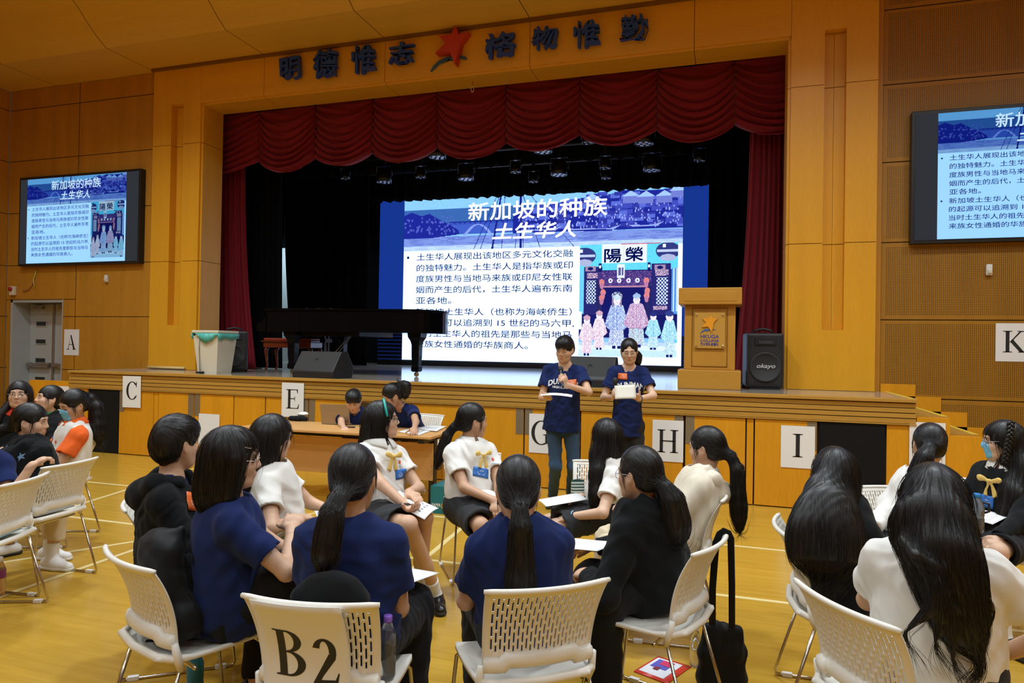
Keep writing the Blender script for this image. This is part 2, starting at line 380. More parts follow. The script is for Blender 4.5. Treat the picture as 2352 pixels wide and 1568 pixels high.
b.box(PX0-.02, PX1+.02, PY-.05, WY, HZ-.045, HZ-.002, wood('wood_dark_trim', (.20, .085, .012), .4, 'X'))
hd = b.build('trim_4'); hd['kind'] = 'structure'
# stage: platform, slatted nosing, store doors below
st = MB().box(-9.75, 1.86, SY+.03, 16.2, SZ-.12, SZ, W_STAGE)
st.box(-9.75, 1.86, SY+.25, WY, 0, SZ-.12, M_BACK); st.box(-13, 4, WY+.7, 16.2, 0, SZ-.12, M_BACK)
st.box(-13, -9.75, WY+.6, 16.2, SZ-.12, SZ, W_STAGE); st.box(1.86, 4, WY+.6, 16.2, SZ-.12, SZ, W_STAGE)
stage = st.build('floor_stage'); stage['kind'] = 'structure'
b = MB(); zp = [1.192, 1.147, 1.141, 1.093, 1.086, 1.038, 1.031, .99, .983, .962]
b.box(-9.76, 1.865, SY-.035, SY+.1, 1.196, SZ+.003, W_PLANK, bev=.006)
for z1, z0 in ((1.186, 1.144), (1.136, 1.090), (1.081, 1.036), (1.027, .978)): b.box(-9.75, 1.855, SY-.012, SY+.06, z0, z1, W_PLANK)
b.box(-9.74, 1.85, SY+.004, SY+.07, .97, 1.2, M_BACK); b.box(-9.75, 1.86, SY-.02, SY+.06, .962, .974, W_PLANK)
b.box(-9.74, 1.86, SY+.045, SY+.25, 0, .97, M_BACK)
sf = b.build('trim_5'); sf['kind'] = 'structure'
# store doors under the stage, each with its steel push plate
dx = [(-9.36, -8.755, 'b', 0), (-8.75, -8.10, 'd', -1), (-8.10, -8.015, 's', 0), (-8.01, -7.365, 'd', 1), (-7.355, -6.675, 'd', -1), (-6.665, -6.145, 'd', 0), (-6.135, -5.45, 'd', 1),
      (-5.44, -4.68, 'd', -1), (-4.67, -3.91, 'd', 0), (-3.90, -3.15, 'd', 0), (-3.14, -2.385, 'd', 1), (-2.375, -1.685, 'd', -1), (-1.675, -.485, 'd', 1), (-.465, .188, 'd', -1), (.196, .272, 's', 0), (.28, .918, 'd', 1), (.935, 1.575, 'b', 0), (1.585, 1.86, 's', 0), (-9.75, -9.37, 's', 0)]
for x0, x1, k, hs in dx:
    if k == 'd':
        o = MB().box(x0+.004, x1-.004, SY-.004, SY+.03, .012, .955, W_DOOR, bev=.002).build('door', parent=sf)
        if hs: MB().box(*((x1-.10, x1-.006) if hs > 0 else (x0+.006, x0+.10)), SY-.007, SY-.003, .64, .953, mat('push_plate', (.30, .25, .17), .45, .6)).build('push_plate', parent=o)
        o['kind'] = 'structure'
    elif k == 's': MB().box(x0+.003, x1-.003, SY+.002, SY+.03, .012, .955, W_DOOR).build('stile', parent=sf)
    else:
        o = MB().box(x0+.004, x1-.004, SY-.006, SY+.02, .01, .96, M_BLKPANEL).build('door', parent=sf); o['label'] = 'matt black panel'
# steps going down to the right of the stage, between it and the wall, each with a yellow nosing tape
b = MB(); sx0 = 1.87; zt = SZ
steps = []
for i in range(6):
    z = SZ-.172*(i+1); x0 = sx0+.02+.275*i
    b.box(x0-.02, x0+.275, SY+.08, WY-.002, 0, z, W_PLANK); b.box(x0+.22, x0+.277, SY+.08, WY-.004, z-.002, z+.004, M_YEL)
    b.box(x0-.14 if i else PX1+.08, x0+.27, WY-.012, WY-.001, z+.08, z+.30 if i else SZ+.1, W_DOOR)
b.box(sx0-.06, sx0-.0, SY+.08, WY-.004, SZ-.001, SZ+.004, M_YEL)
for i, (x1, zt) in enumerate(((2.165, 1.045), (2.55, .87), (2.83, .70), (3.1, .53), (3.38, .36))):
    x0 = 1.865 if i == 0 else (2.165, 2.55, 2.83, 3.1)[i-1]
    b.box(x0, x1, SY, SY+.08, 0, zt, W_DOOR)
stp = b.build('trim_6'); stp['kind'] = 'structure'
# grey double door in the left end wall
b = MB(); M_DOORP = mat('grey_door_paint', (.44, .45, .43), .5); M_GLASSD = mat('dark_glass', (.02, .022, .02), .08)
b.box(DX0, DX0+.03, WY-.012, WY+.35, 0, DZ, W_FLAT); b.box(DX0+.03, DX0+.075, WY+.02, WY+.45, 0, DZ, M_DOORP)
b.box(DX0+.03, DX1, WY+.02, WY+.45, DZ-.05, DZ, M_DOORP); b.box(DX1-.02, DX1, WY+.0, WY+.45, 0, DZ, M_DOORP)
b.box(DX0, DX1, WY+.44, WY+.5, 0, DZ, M_BACK)
dr = b.build('door_1'); dr['kind'] = 'structure'
def door_leaf(x0, x1):
    o = MB().box(x0, x1, WY+.36, WY+.41, 0, DZ-.06, M_DOORP, bev=.004).build('door_leaf', parent=dr)
    for z in (2.0, 1.66, 1.30, .94, .6):
        f = MB().box(x0+.17, x1-.17, WY+.345, WY+.365, z-.045, z+.055, M_DOORP).box(x0+.19, x1-.19, WY+.34, WY+.35, z-.03, z+.045, M_GLASSD).build('vision_slot', parent=o)
    MB().box(x0+.04, x1-.03, WY+.26, WY+.31, 1.19, 1.25, M_STEEL, bev=.01).box(x0+.05, x0+.09, WY+.3, WY+.37, 1.18, 1.26, M_STEEL).box(x1-.08, x1-.04, WY+.3, WY+.37, 1.18, 1.26, M_STEEL).build('push_bar', parent=o)
    MB().box(x0+.15, x0+.38, WY+.29, WY+.36, DZ-.16, DZ-.08, M_STEEL, bev=.008).tube([(x0+.3, WY+.3, DZ-.09), (x0+.55, WY+.27, DZ-.085)], .012, 6, M_STEEL).build('door_closer', parent=o)
door_leaf(DX0+.08, -12.28); door_leaf(-12.25, DX1-.02)
MB().box(-12.285, -12.245, WY+.33, WY+.42, 0, DZ-.06, M_STEEL).build('door_stile', parent=dr)
# backstage: black walls and fly space
b = MB(); b.box(-13, 4, 16.1, 16.25, 0, 8.2, M_BLACK); b.box(-13.1, -13, WY+.55, 16.2, 0, 8.2, M_BLACK); b.box(4, 4.1, WY+.55, 16.2, 0, 8.2, M_BLACK)
b.box(-13, 4, WY+.4, 16.2, 8.2, 8.3, M_BLACK); b.box(-13, PX0+.05, WY+.55, WY+.65, 0, 8.2, M_BLACK); b.box(PX1-.05, 4, WY+.55, WY+.65, 0, 8.2, M_BLACK); b.box(-13, 4, WY+.42, WY+.5, HZ-.05, 8.2, M_BLACK)
bw = b.build('wall_backstage'); bw['kind'] = 'structure'
# ================================================================ SLIDE PICTURES (drawn as coloured grids)
class Pic:
    def __init__(s, w_, h, bg): s.a = np.zeros((h, w_, 3)); s.a[:] = bg; s.w, s.h = w_, h; s.X, s.Y = np.meshgrid((np.arange(w_)+.5)/w_, (np.arange(h)+.5)/h)
    def put(s, mask, c, al=1.):
        c = np.array(c); s.a[mask] = s.a[mask]*(1-al)+(c[mask] if c.ndim == 3 else c)*al
    def rect(s, x0, y0, x1, y1, c, al=1.): s.put((s.X >= x0) & (s.X < x1) & (s.Y >= y0) & (s.Y < y1), c, al)
    def ell(s, x, y, rx, ry, c, al=1.): s.put(((s.X-x)/rx)**2+((s.Y-y)/ry)**2 < 1, c, al)
    def poly(s, pts, c, al=1.):
        ins = np.zeros(s.X.shape, bool); n = len(pts)
        for i in range(n):
            (x0, y0), (x1, y1) = pts[i], pts[(i+1) % n]
            if y0 == y1: continue
            cnd = ((s.Y >= y0) != (s.Y >= y1)) & (s.X < (x1-x0)*(s.Y-y0)/(y1-y0)+x0); ins ^= cnd
        s.put(ins, c, al)
    def line(s, x0, y0, x1, y1, t, c, al=1.):
        d = np.hypot(x1-x0, (y1-y0)); nx, ny = -(y1-y0)/d*t, (x1-x0)/d*t
        s.poly([(x0+nx, y0+ny), (x1+nx, y1+ny), (x1-nx, y1-ny), (x0-nx, y0-ny)], c, al)
    def fleck(s, mask, c, p, rs): m = mask & (rs.rand(s.h, s.w) < p); s.put(m, c)
    def mesh(s, name, x0, x1, z0, z1, y):
        xs = np.linspace(x0, x1, s.w+1); zs_ = np.linspace(z0, z1, s.h+1); gx, gz = np.meshgrid(xs, zs_)
        v = np.stack([gx, np.full_like(gx, y), gz], -1).reshape(-1, 3); i = np.arange(s.h)[:, None]*(s.w+1)+np.arange(s.w)
        f = np.stack([i, i+1, i+s.w+2, i+s.w+1], -1).reshape(-1, 4)
        return v, f, s.a.reshape(-1, 3)
rs = np.random.RandomState(3)
def band_pic():
    p = Pic(480, 90, (.25, .58, .95)); SKY, NAVY, MID = (.27, .60, .95), (.012, .02, .30), (.035, .07, .50)
    p.rect(0, .46, 1, .80, (.04, .13, .42)); p.rect(0, .30, 1, .5, (.05, .11, .55)); p.rect(0, 0, 1, .27, (.20, .30, .75)); p.rect(0, 0, 1, .09, (.5, .68, .98))
    for i in range(240): x, y = rs.rand(), rs.rand()*.26; p.rect(x, y, x+.03, y+.02, (.10, .16, .60) if y > .1 else (.35, .5, .9), .5)
    p.poly([(0, .25), (0, .70), (.03, .76), (.07, .68), (.10, .72), (.14, .6), (.18, .5), (.215, .38), (.22, .30), (.12, .25)], NAVY)
    for i in range(70): x, y = rs.rand()*.2, .3+rs.rand()*.34; p.rect(x, y, x+.006, y+.04, (.10, .14, .6), .7)
    p.line(.18, .535, .47, .53, .008, NAVY); p.line(.18, .50, .47, .50, .006, MID)
    for i in range(14): x = .2+i*.02; p.line(x, .50, x, .53, .002, NAVY)
    t = np.linspace(.24, .34, 12)
    for a, b in zip(t, t[1:]): p.line(a, .28+.2*sin((a-.24)/.1*pi), b, .28+.2*sin((b-.24)/.1*pi), .006, (.25, .35, .85))
    p.poly([(.42, .28), (.42, .62), (.5, .72), (.58, .80), (.62, .86), (.75, .90), (.80, .98), (.9, .95), (1, .98), (1, .28)], NAVY)
    for i in range(150):
        x, y = .43+rs.rand()*.56, .30+rs.rand()*.60
        if y < .58+.38*(x-.43)/.3: p.rect(x, y, x+.018+.02*rs.rand(), y+.05+.06*rs.rand(), [(.05, .07, .48), (.03, .04, .36), (.10, .15, .65)][i % 3])
    for i in range(210):
        x, y = .44+rs.rand()*.55, .32+rs.rand()*.5
        if y < .55+.38*(x-.43)/.3: p.rect(x, y, x+.004, y+.035, (.34, .42, .92), .8)
    for x in (.70, .83, .88, .94, .985): y = .78+.16*rs.rand(); p.poly([(x-.03, y), (x, y+.10), (x+.03, y)], (.35, .55, .95)); p.rect(x-.025, y-.12, x+.025, y, (.16, .20, .62))
    for x0, x1, y in ((.44, .60, .29), (.62, .80, .27), (.82, .94, .30)): p.poly([(x0, y+.06), (x0+.03, y), (x1-.03, y), (x1, y+.10), (x1-.04, y+.04)], (.30, .40, .85)); p.line(x0+.02, y+.015, x1-.03, y+.012, .012, NAVY)
    for x0, x1 in ((.345, .375), (.45, .448)): p.line(x0, 0, x1, 1, .0035, (.01, .015, .22))
    for a, b in ((.275, .36), (.30, .37), (.38, .39), (.43, .447), (.46, .45), (.52, .455), (.64, .48)): p.line(a, 0, b, 1, .0012, (.01, .015, .25))
    p.a *= (.92+.16*rs.rand(p.h, p.w, 1))
    return p
def photo_pic():
    p = Pic(230, 272, (.10, .62, .90)); D = (.008, .010, .13); W = (.80, .93, 1.)
    p.rect(0, .16, 1, .80, D); p.rect(0, .77, 1, 1, (.12, .66, .92)); p.rect(0, 0, 1, .085, (.55, .80, .98)); p.rect(0, .06, 1, .13, (.72, .88, 1.))
    p.rect(0, .10, .98, .17, (.35, .5, .9), .6)
    p.rect(0, .38, .05, .78, (.15, .6, .9)); p.rect(.94, .38, 1, .78, (.10, .3, .75)); p.rect(.0, .24, .03, .40, W)
    for x in (.955, .985): p.rect(x, .40, x+.012, .78, W)
    p.rect(.05, .37, .24, .80, (.02, .02, .16)); p.rect(.74, .37, .93, .82, (.02, .02, .16))
    for x0, x1, y0, y1 in ((.075, .175, .47, .68), (.79, .905, .46, .70)):
        i = ((p.X*62).astype(int)+(p.Y*62).astype(int)) % 2; j = ((p.X*62).astype(int)-(p.Y*62).astype(int)) % 2
        p.put((p.X > x0) & (p.X < x1) & (p.Y > y0) & (p.Y < y1) & ((i == 0) | (j == 0)), (.62, .78, 1.))
    for x0, x1, y0, y1 in ((.08, .19, .70, .745), (.78, .91, .715, .765), (.76, .90, .415, .45)):
        p.rect(x0, y0, x1, y1, (.12, .08, .25)); p.fleck((p.X > x0) & (p.X < x1) & (p.Y > y0) & (p.Y < y1), (.85, .62, .75), .45, rs)
    p.rect(.20, .62, .74, .76, (.05, .03, .2)); p.fleck((p.X > .2) & (p.X < .74) & (p.Y > .62) & (p.Y < .76), (.40, .2, .42), .12, rs); p.rect(.24, .615, .70, .63, (.45, .22, .35))
    for x in (.325, .415, .51, .60): p.ell(x, .675, .022, .021, W); p.rect(x-.008, .665, x+.008, .685, (.3, .1, .4))
    p.rect(.18, .30, .235, .66, (.02, .02, .12)); p.rect(.68, .30, .735, .66, (.02, .02, .12))
    for x, y in ((.235, .66), (.25, .57), (.235, .52), (.69, .67), (.70, .58), (.695, .54)): p.ell(x, y, .028, .03, (.70, .22, .22)); p.ell(x, y-.03, .02, .03, (.50, .2, .35))
    p.rect(.23, .83, .69, 1, (.78, .85, .92)); p.rect(.455, .83, .462, 1, (.5, .6, .7))
    for x, y in ((.05, .90), (.90, .93)):
        p.ell(x, y, .12, .075, (.03, .04, .2)); p.rect(x-.11, y-.01, x+.11, y+.012, (.5, .6, .85)); p.ell(x, y-.06, .08, .03, (.4, .45, .7)); p.rect(x-.05, y+.03, x-.02, y+.06, W)
    p.rect(.39, .70, .47, .82, (.75, .85, .95)); p.rect(.405, .72, .43, .79, (.1, .1, .3)); p.rect(.44, .72, .455, .79, (.1, .1, .3))
    for x in (.06, .77): p.rect(x, .76, x+.11, .81, (.35, .25, .4)); p.ell(x+.055, .785, .03, .015, D)
    for x in (.20, .70): p.rect(x, .755, x+.03, .83, D); p.ell(x+.015, .80, .01, .015, W)
    def fig(x, y0, y1, wd, robe, hat, skirt=None, fl=(.1, .12, .45), adult=False, fac=(.85, .80, .92)):
        h = y1-y0; hd = h*(.075 if adult else .095)
        p.rect(x-wd*.30, y0-.005, x-wd*.05, y0+h*.06, D); p.rect(x+wd*.05, y0-.005, x+wd*.30, y0+h*.06, D)
        p.poly([(x-wd*.55, y0+h*.04), (x-wd*.42, y0+h*.45), (x+wd*.42, y0+h*.45), (x+wd*.55, y0+h*.04)], skirt or robe)
        p.poly([(x-wd*.85, y0+h*.42), (x-wd*.42, y0+h*.78), (x-.01, y0+h*.82), (x+.01, y0+h*.82), (x+wd*.42, y0+h*.78), (x+wd*.85, y0+h*.42), (x+wd*.5, y0+h*.34), (x-wd*.5, y0+h*.34)], robe)
        reg = (abs(p.X-x) < wd*.9) & (p.Y > y0+h*.03) & (p.Y < y0+h*.8); isr = np.abs(p.a-np.array(robe)).sum(-1) < .01; iss = np.abs(p.a-np.array(skirt or robe)).sum(-1) < .01
        p.put(reg & (isr | iss) & (np.sin(p.X*210+6*np.sin(p.Y*95))*np.sin(p.Y*190+5*np.sin(p.X*120)) > .02), fl, .8); p.fleck(reg & (isr | iss), (.95, .98, 1.), .07, rs); p.rect(x-wd*.5, y0+h*.335, x+wd*.5, y0+h*.345, fl, .7); p.rect(x-wd*.9, y0+h*.415, x-wd*.55, y0+h*.435, fl, .7); p.rect(x+wd*.55, y0+h*.415, x+wd*.9, y0+h*.435, fl, .7); p.rect(x-.004, y0+h*.36, x+.004, y0+h*.8, fl, .5)
        p.ell(x, y0+h*.86, hd*.95, hd*1.05, fac); p.rect(x-hd*.45, y0+h*.865, x-hd*.1, y0+h*.873, D); p.rect(x+hd*.1, y0+h*.865, x+hd*.45, y0+h*.873, D); p.rect(x-hd*.2, y0+h*.83, x+hd*.2, y0+h*.835, (.6, .2, .3))
        p.ell(x, y0+h*.93, hd*1.1, hd*.6, hat); p.ell(x, y0+h*.955, hd*.4, hd*.5, hat)
    fig(.395, .075, .56, .15, (.55, .72, .95), (.5, .66, .95), (.72, .84, .98), (.04, .08, .5), True); p.rect(.345, .44, .36, .53, (.3, .2, .35)); p.rect(.43, .44, .445, .53, (.3, .2, .35)); p.fleck(((p.X-.395)/.055)**2+((p.Y-.535)/.045)**2 < 1, W, .3, rs)
    fig(.595, .09, .57, .155, (.68, .55, .78), (.35, .5, .75), (.50, .85, .95), (.35, .1, .3), True)
    fig(.085, .01, .37, .10, (.92, .84, .95), (.6, .35, .5), None, (.55, .3, .5)); fig(.215, .065, .41, .10, (.93, .86, .95), (.62, .38, .5), None, (.55, .3, .5))
    fig(.765, .07, .40, .095, (.45, .85, .97), (.02, .03, .2), (.68, .9, 1.), (.15, .45, .7)); fig(.925, .01, .41, .10, (.50, .88, .97), (.03, .05, .25), (.75, .92, 1.), (.15, .45, .7))
    p.a *= (.85+.3*rs.rand(p.h, p.w, 1))
    return p
def slide_meshes():
    """slide 1 x 1 in the XZ plane, looking towards -Y: picture grids, then the lettering (relative aspect handled by scale)"""
    V, F_, C = [], [], []
    def put(v, f, c): b = sum(len(q) for q in V); V.append(np.array(v, float)); F_.append(np.array(f)+b); C.append(np.array(c, float))
    put([(0, 0, 0), (1, 0, 0), (1, 0, .68), (0, 0, .68)], [(0, 1, 2, 3)], [(.95, 1.3, 2.0)])
    put(*band_pic().mesh('b', 0, 1, .68, 1, 0)); put(*photo_pic().mesh('p', .661, .986, .045, .687, -.0006))
    put([(.80, -.0008, .684), (.93, -.0008, .684), (.93, -.0008, .688), (.80, -.0008, .688)], [(0, 1, 2, 3)], [(.55, .02, .06)])
    V = np.concatenate(V); F_ = np.concatenate(F_); C = np.concatenate(C)
    me = bpy.data.meshes.new('slide'); me.from_pydata(V.tolist(), [], F_.tolist())
    at = me.attributes.new('tint', 'FLOAT_COLOR', 'FACE'); at.data.foreach_set('color', np.concatenate([C, np.ones((len(C), 1))], 1).ravel())
    return me
def slide_text(aspect):
    def put(b, s, u, v, size, wsc=1., sh=0., off=0., fit=None, align='LEFT'):
        vv, ff = text_geo(s, size, shear=sh, align='LEFT'); x = [q[0] for q in vv]; k = wsc/aspect
        if fit: k = fit/(max(x)-min(x)); 
        x0 = min(x) if fit else 0
        [b.add([((q[0]-x0)*k+u+ox*.6, -.0016-.00002*(ox > 0), q[1]+v+oz) for q in vv], ff) for ox, oz in ((-off, 0), (off, 0), (0, off), (0, -off))]
    t = MB(); put(t, '新加坡的种族', .253, .865, .118, fit=.498, off=.0018); put(t, '土生华人', .345, .745, .103, sh=.22, fit=.30, off=.0026)
    d = MB(); S = .047
    for s, u, v, fit in (('土生华人展现出该地区多元文化交融', .053, .624, .584), ('的独特魅力。土生华人是指华族或印', .053, .556, .584), ('度族男性与当地马来族或印尼女性联', .052, .488, .584), ('姻而产生的后代，土生华人遍布东南', .052, .42, .584), ('亚各地。', .052, .353, .14),
                         ('新加坡土生华人（也称为海峡侨生）', .052, .283, .584), ('的起源可以追溯到 15 世纪的马六甲,', .052, .216, .592), ('当时土生华人的祖先是那些与当地马', .052, .149, .584), ('来族女性通婚的华族商人。', .052, .083, .43)): put(d, s, u, v, S, fit=fit, off=.0004)
    for v in (.64, .30): d.add([(.018+.005*cos(a)/1, -.0016, v+.005*aspect*sin(a)) for a in np.linspace(0, 2*pi, 12)[:-1]], [tuple(range(11))])
    put(d, '陽', .745, .59, .085, fit=.056, off=.002); put(d, '榮', .815, .595, .085, fit=.058, off=.002)
    return t, d
def tint_mat(name, tint, s):
    m = bpy.data.materials.new(name); m.use_nodes = True; nt = m.node_tree; nt.nodes.clear()
    at = N(nt, 'ShaderNodeAttribute', attribute_name='tint'); mx = N(nt, 'ShaderNodeMix', data_type='RGBA', blend_type='MULTIPLY'); mx.inputs['Factor'].default_value = 1
    L(nt, at.outputs['Color'], mx.inputs['A']); mx.inputs['B'].default_value = (*tint, 1)
    e = N(nt, 'ShaderNodeEmission'); e.inputs[1].default_value = s; L(nt, mx.outputs['Result'], e.inputs[0]); o = N(nt, 'ShaderNodeOutputMaterial'); L(nt, e.outputs[0], o.inputs[0])
    return m
SLIDE = slide_meshes()
T_BIG = slide_text(1.71); T_TV = slide_text(1.36)
M_FRAME = mat('screen_frame', (.012, .012, .013), .35)
def add_slide(root, x0, x1, z0, z1, y, mt, txt, white, dark):
    T = Matrix.Translation((x0, y, z0)) @ Matrix.Diagonal((x1-x0, 1, z1-z0, 1))
    me = SLIDE.copy(); me.transform(T); me.materials.append(mt); s = link('slide', me, root)
    for b, m_, n_ in ((txt[0], white, 'title_lettering'), (txt[1], dark, 'lettering')):
        q = MB(); q.add(b.v, b.f, m_, T=T); q.build(n_, parent=s)
    return s
# LED wall at the back of the stage
LX0, LX1, LY = -8.235, -.345, 15.0
led = empty('led_screen', (-4.3, LY+.1, SZ), label='large stage screen at the back showing the slide between blue bands', cat='screen')
def world_child(o, parent):   # parent built in world coordinates under an empty
    o.parent = parent; o.matrix_parent_inverse = Matrix.Translation(parent.location).inverted() if parent.rotation_euler.z == 0 else parent.matrix_basis.inverted(); return o
fr = world_child(MB().box(LX0-.03, LX1+.03, LY+.03, LY+.2, SZ, 5.7, M_FRAME).build('frame'), led)
blue = emis('led_blue', (.008, .035, .27), 1.)
for q0, q1 in ((LX0, -7.575), (-.97, LX1)): world_child(MB().box(q0, q1, LY, LY+.03, 2.0, 5.7, blue).build('side_band'), led)
lou = emis('led_blue_dim', (.004, .012, .075), 1.)
for q0, q1 in ((LX0, -7.575), (-.97, LX1)):
    b = MB()
    for i in range(7): b.box(q0, q1, LY, LY+.03, 1.36+i*.092, 1.388+i*.092, lou)
    world_child(b.build('louvre'), led)
s_ = add_slide(None, -7.57, -.975, 1.365, 5.225, LY-.005, tint_mat('led_picture', (1, 1, 1), 1.1), T_BIG, emis('led_white', (.93, .98, 1.), 1.5), emis('led_ink', (.002, .006, .09), 1.))
world_child(s_, led)
# the two wall displays
def wall_display(x0, x1, z0, z1, sx0, sx1, label):
    r = empty('wall_display', ((x0+x1)/2, WY, z0), label=label, cat='screen')
    world_child(MB().box(x0, x1, WY-.11, WY+.02, z0, z1, M_FRAME, bev=.008).build('frame'), r)
    world_child(MB().box(x0+.04, x1-.04, WY-.118, WY-.109, z0+.04, z1-.045, emis('display_grey', (.028, .031, .036), 1.)).build('panel'), r)
    s = add_slide(None, sx0, sx1, z0+.045, z1-.05, WY-.122, TVM, T_TV, emis('tv_white', (.55, .78, 1.), .95), emis('tv_ink', (.008, .02, .09), 1.))
    world_child(s, r)
TVM = tint_mat('tv_picture', (.40, .58, .72), .90)
wall_display(-12.62, -9.76, 3.055, 4.70, -12.40, -10.06, 'wall-mounted slide display above the grey double door')
wall_display(2.07, 4.95, 3.03, 4.63, 2.345, 4.67, 'wall-mounted slide display on the drilled panel wall')
# ================================================================ MOTTO ON THE HEADER
M_BLUE = mat('motto_blue', (.008, .05, .38), .45)
def motto(ch, px0, px1, py0, py1, bold):
    p, q = onY(px0, py1, PY), onY(px1, py0, PY); v, f = text_geo(ch, 1., extrude=.5, offset=bold)
    xs_ = [a[0] for a in v]; ys = [a[1] for a in v]; kx, kz = (q[0]-p[0])/(max(xs_)-min(xs_)), (q[2]-p[2])/(max(ys)-min(ys))
    rr_ = random.Random(ord(ch)); ph = [rr_.random()*6 for _ in range(4)]
    w_ = []
    for a in v:
        x, y = a[0]-min(xs_), a[1]-min(ys)
        x2 = x+.030*sin(y*13+ph[0])+.018*sin(x*21+ph[1]); y2 = y+.030*sin(x*14+ph[2])+.018*sin(y*19+ph[3])-.06*(x-.5)*(x-.5)
        w_.append((x2*kx, -.035+a[2]*.07, y2*kz))
    b = MB(); b.add(w_, f, M_BLUE); o = b.build('motto_character', fix=False)
    o.location = (p[0], PY-.036, p[2]); return o
for ch, b4, lb in (('明', (651, 698, 134, 190), 'blue raised character at the left end of the motto'), ('德', (726, 782, 116, 185), 'blue raised character second in the motto, left of centre'), ('惟', (813, 870, 106, 175), 'blue raised character third in the motto, left of centre'), ('志', (899, 957, 100, 155), 'blue raised character just left of the red star'),
                   ('格', (1116, 1192, 75, 140), 'blue raised character just right of the red star'), ('物', (1226, 1285, 62, 122), 'blue raised character second to the right of the red star'), ('惟', (1319, 1382, 50, 117), 'blue raised character third to the right of the red star'), ('勤', (1427, 1490, 37, 102), 'blue raised character at the right end of the motto')):
    tag(motto(ch, *b4, .014), lb, 'letter', 'motto characters on the header')
def star_pts(px, y): return [tuple(onY(a, b_, y)[[0, 2]]) for a, b_ in px]
STAR = [(1050, 64), (1058, 84), (1080, 77), (1062, 102), (1049, 152), (1038, 124), (1004, 127), (1028, 103), (1012, 87), (1040, 85)]
M_RED = mat('star_red', (.52, .035, .015), .4); 
sp = star_pts(STAR, PY-.06); b = MB(); b.prism(sp, PY-.14, PY-.001, M_RED); tag(b.build('star_emblem', fix=True), 'red five pointed star in the middle of the motto', 'emblem')
b = MB(); sw = [(990, 165), (1008, 148), (1022, 142), (1034, 132), (1036, 140), (1046, 133), (1056, 134), (1071, 137), (1071, 132), (1056, 128), (1042, 128), (1034, 133), (1026, 133), (1008, 142), (996, 154)]
b.prism(star_pts(sw, PY-.02), PY-.05, PY-.001, mat('swoosh_blue', (.035, .10, .19), .45)); tag(b.build('swoosh_emblem', fix=True), 'blue brush stroke swoosh under the red star', 'emblem')
# ================================================================ STAGE DRAPES
def velvet(name, c):
    m = mat(name, c, .8, spec=.15, sheen=.35, bump=.15, bscale=250); m.node_tree.nodes['Principled BSDF'].inputs['Sheen Tint'].default_value = (1, .3, .3, 1); return m
M_VEL = velvet('red_velvet', (.20, .010, .018))
jx = [-8.85, -7.94, -6.79, -5.69, -4.525, -3.357, -2.183, -1.042, .03, .70]
val = empty('stage_valance', (-4, 10, 4.6), label='dark red swagged valance across the top of the stage opening', cat='curtain')
for k in range(len(jx)-1):
    a0, a1 = jx[k], jx[k+1]; part = (.5, 1.) if k == 0 else ((0., .58) if k == len(jx)-2 else (0., 1.))
    nu, nv = 44, 90; v = []; rk = random.Random(k); ph = [rk.random()*6 for _ in range(6)]
    for j in range(nv+1):
        r = j/nv
        for i in range(nu+1):
            s = i/nu; a = part[0]+(part[1]-part[0])*s; bel = 1-(2*a-1)**2
            zj = 5.78-.88*r**2.1; zm = 5.78-1.10*r-.02*sin(k*2.1); sag = zj-zm
            z = zj-sag*bel**.85; edge = abs(2*a-1)
            n_ = 2.6*r+5.0*r*r
            amp = (.012+.05*r)*(1-.55*edge**6)
            y = 10.02-amp*sin(2*pi*n_+ph[0]+.9*sin(3*a+ph[1]))-.45*amp*sin(2*pi*n_*2.1+ph[2]+2.2*sin(5*a+ph[3]))-.05*bel*r+.05*edge**8
            if edge > .86: y += .012*sin(40*z+ph[4])*(edge-.86)/.14
            v.append((a0+(a1-a0)*s, y, z))
    f = [(j*(nu+1)+i, (j+1)*(nu+1)+i, (j+1)*(nu+1)+i+1, j*(nu+1)+i+1) for j in range(nv) for i in range(nu)]
    b = MB(); b.add(v, f, M_VEL, True); o = b.build('swag'); md = o.modifiers.new('thick', 'SOLIDIFY'); md.thickness = .015; world_child(o, val)
def drape(name, xt, xb, y, z0, z1, folds, amp, mt, seed=0, label=None, group=None, wav=0., ym=None):
    rk = random.Random(seed); nu = folds*10; nv = 24; v = []
    off = [rk.uniform(-.3, .3) for _ in range(folds+2)]
    for j in range(nv+1):
        t = j/nv; e = t**2.2
        x0 = xt[0]+(xb[0]-xt[0])*e; x1 = xt[1]+(xb[1]-xt[1])*e
        for i in range(nu+1):
            s = i/nu; ph = 2*pi*folds*s+off[int(s*folds)]*0+.5*sin(6*s+seed)
            yy = y+amp*(.8+.4*t)*sin(ph)+amp*.35*sin(2.3*ph+seed+t)+(0 if ym is None else ym*(s-.5))
            zb = z0-wav*abs(sin(folds*s*1.1*pi+seed))-wav*.6*sin(5*s+seed)
            v.append((x0+(x1-x0)*s+amp*.3*sin(2*ph), yy, z1+(zb-z1)*t))
    f = [(j*(nu+1)+i, (j+1)*(nu+1)+i, (j+1)*(nu+1)+i+1, j*(nu+1)+i+1) for j in range(nv) for i in range(nu)]
    b = MB(); b.add(v, f, mt, True); o = b.build(name); md = o.modifiers.new('thick', 'SOLIDIFY'); md.thickness = .012
    return tag(o, label, 'curtain', group)
drape('stage_curtain', (-9.0, -8.40), (-9.0, -8.07), 10.25, SZ+.012, 5.6, 7, .045, M_VEL, 1, 'dark red curtain hanging at the left side of the stage')
drape('stage_curtain', (.25, .80), (.05, .85), 10.3, SZ+.012, 5.6, 8, .045, M_VEL, 2, 'dark red curtain hanging at the right side of the stage')
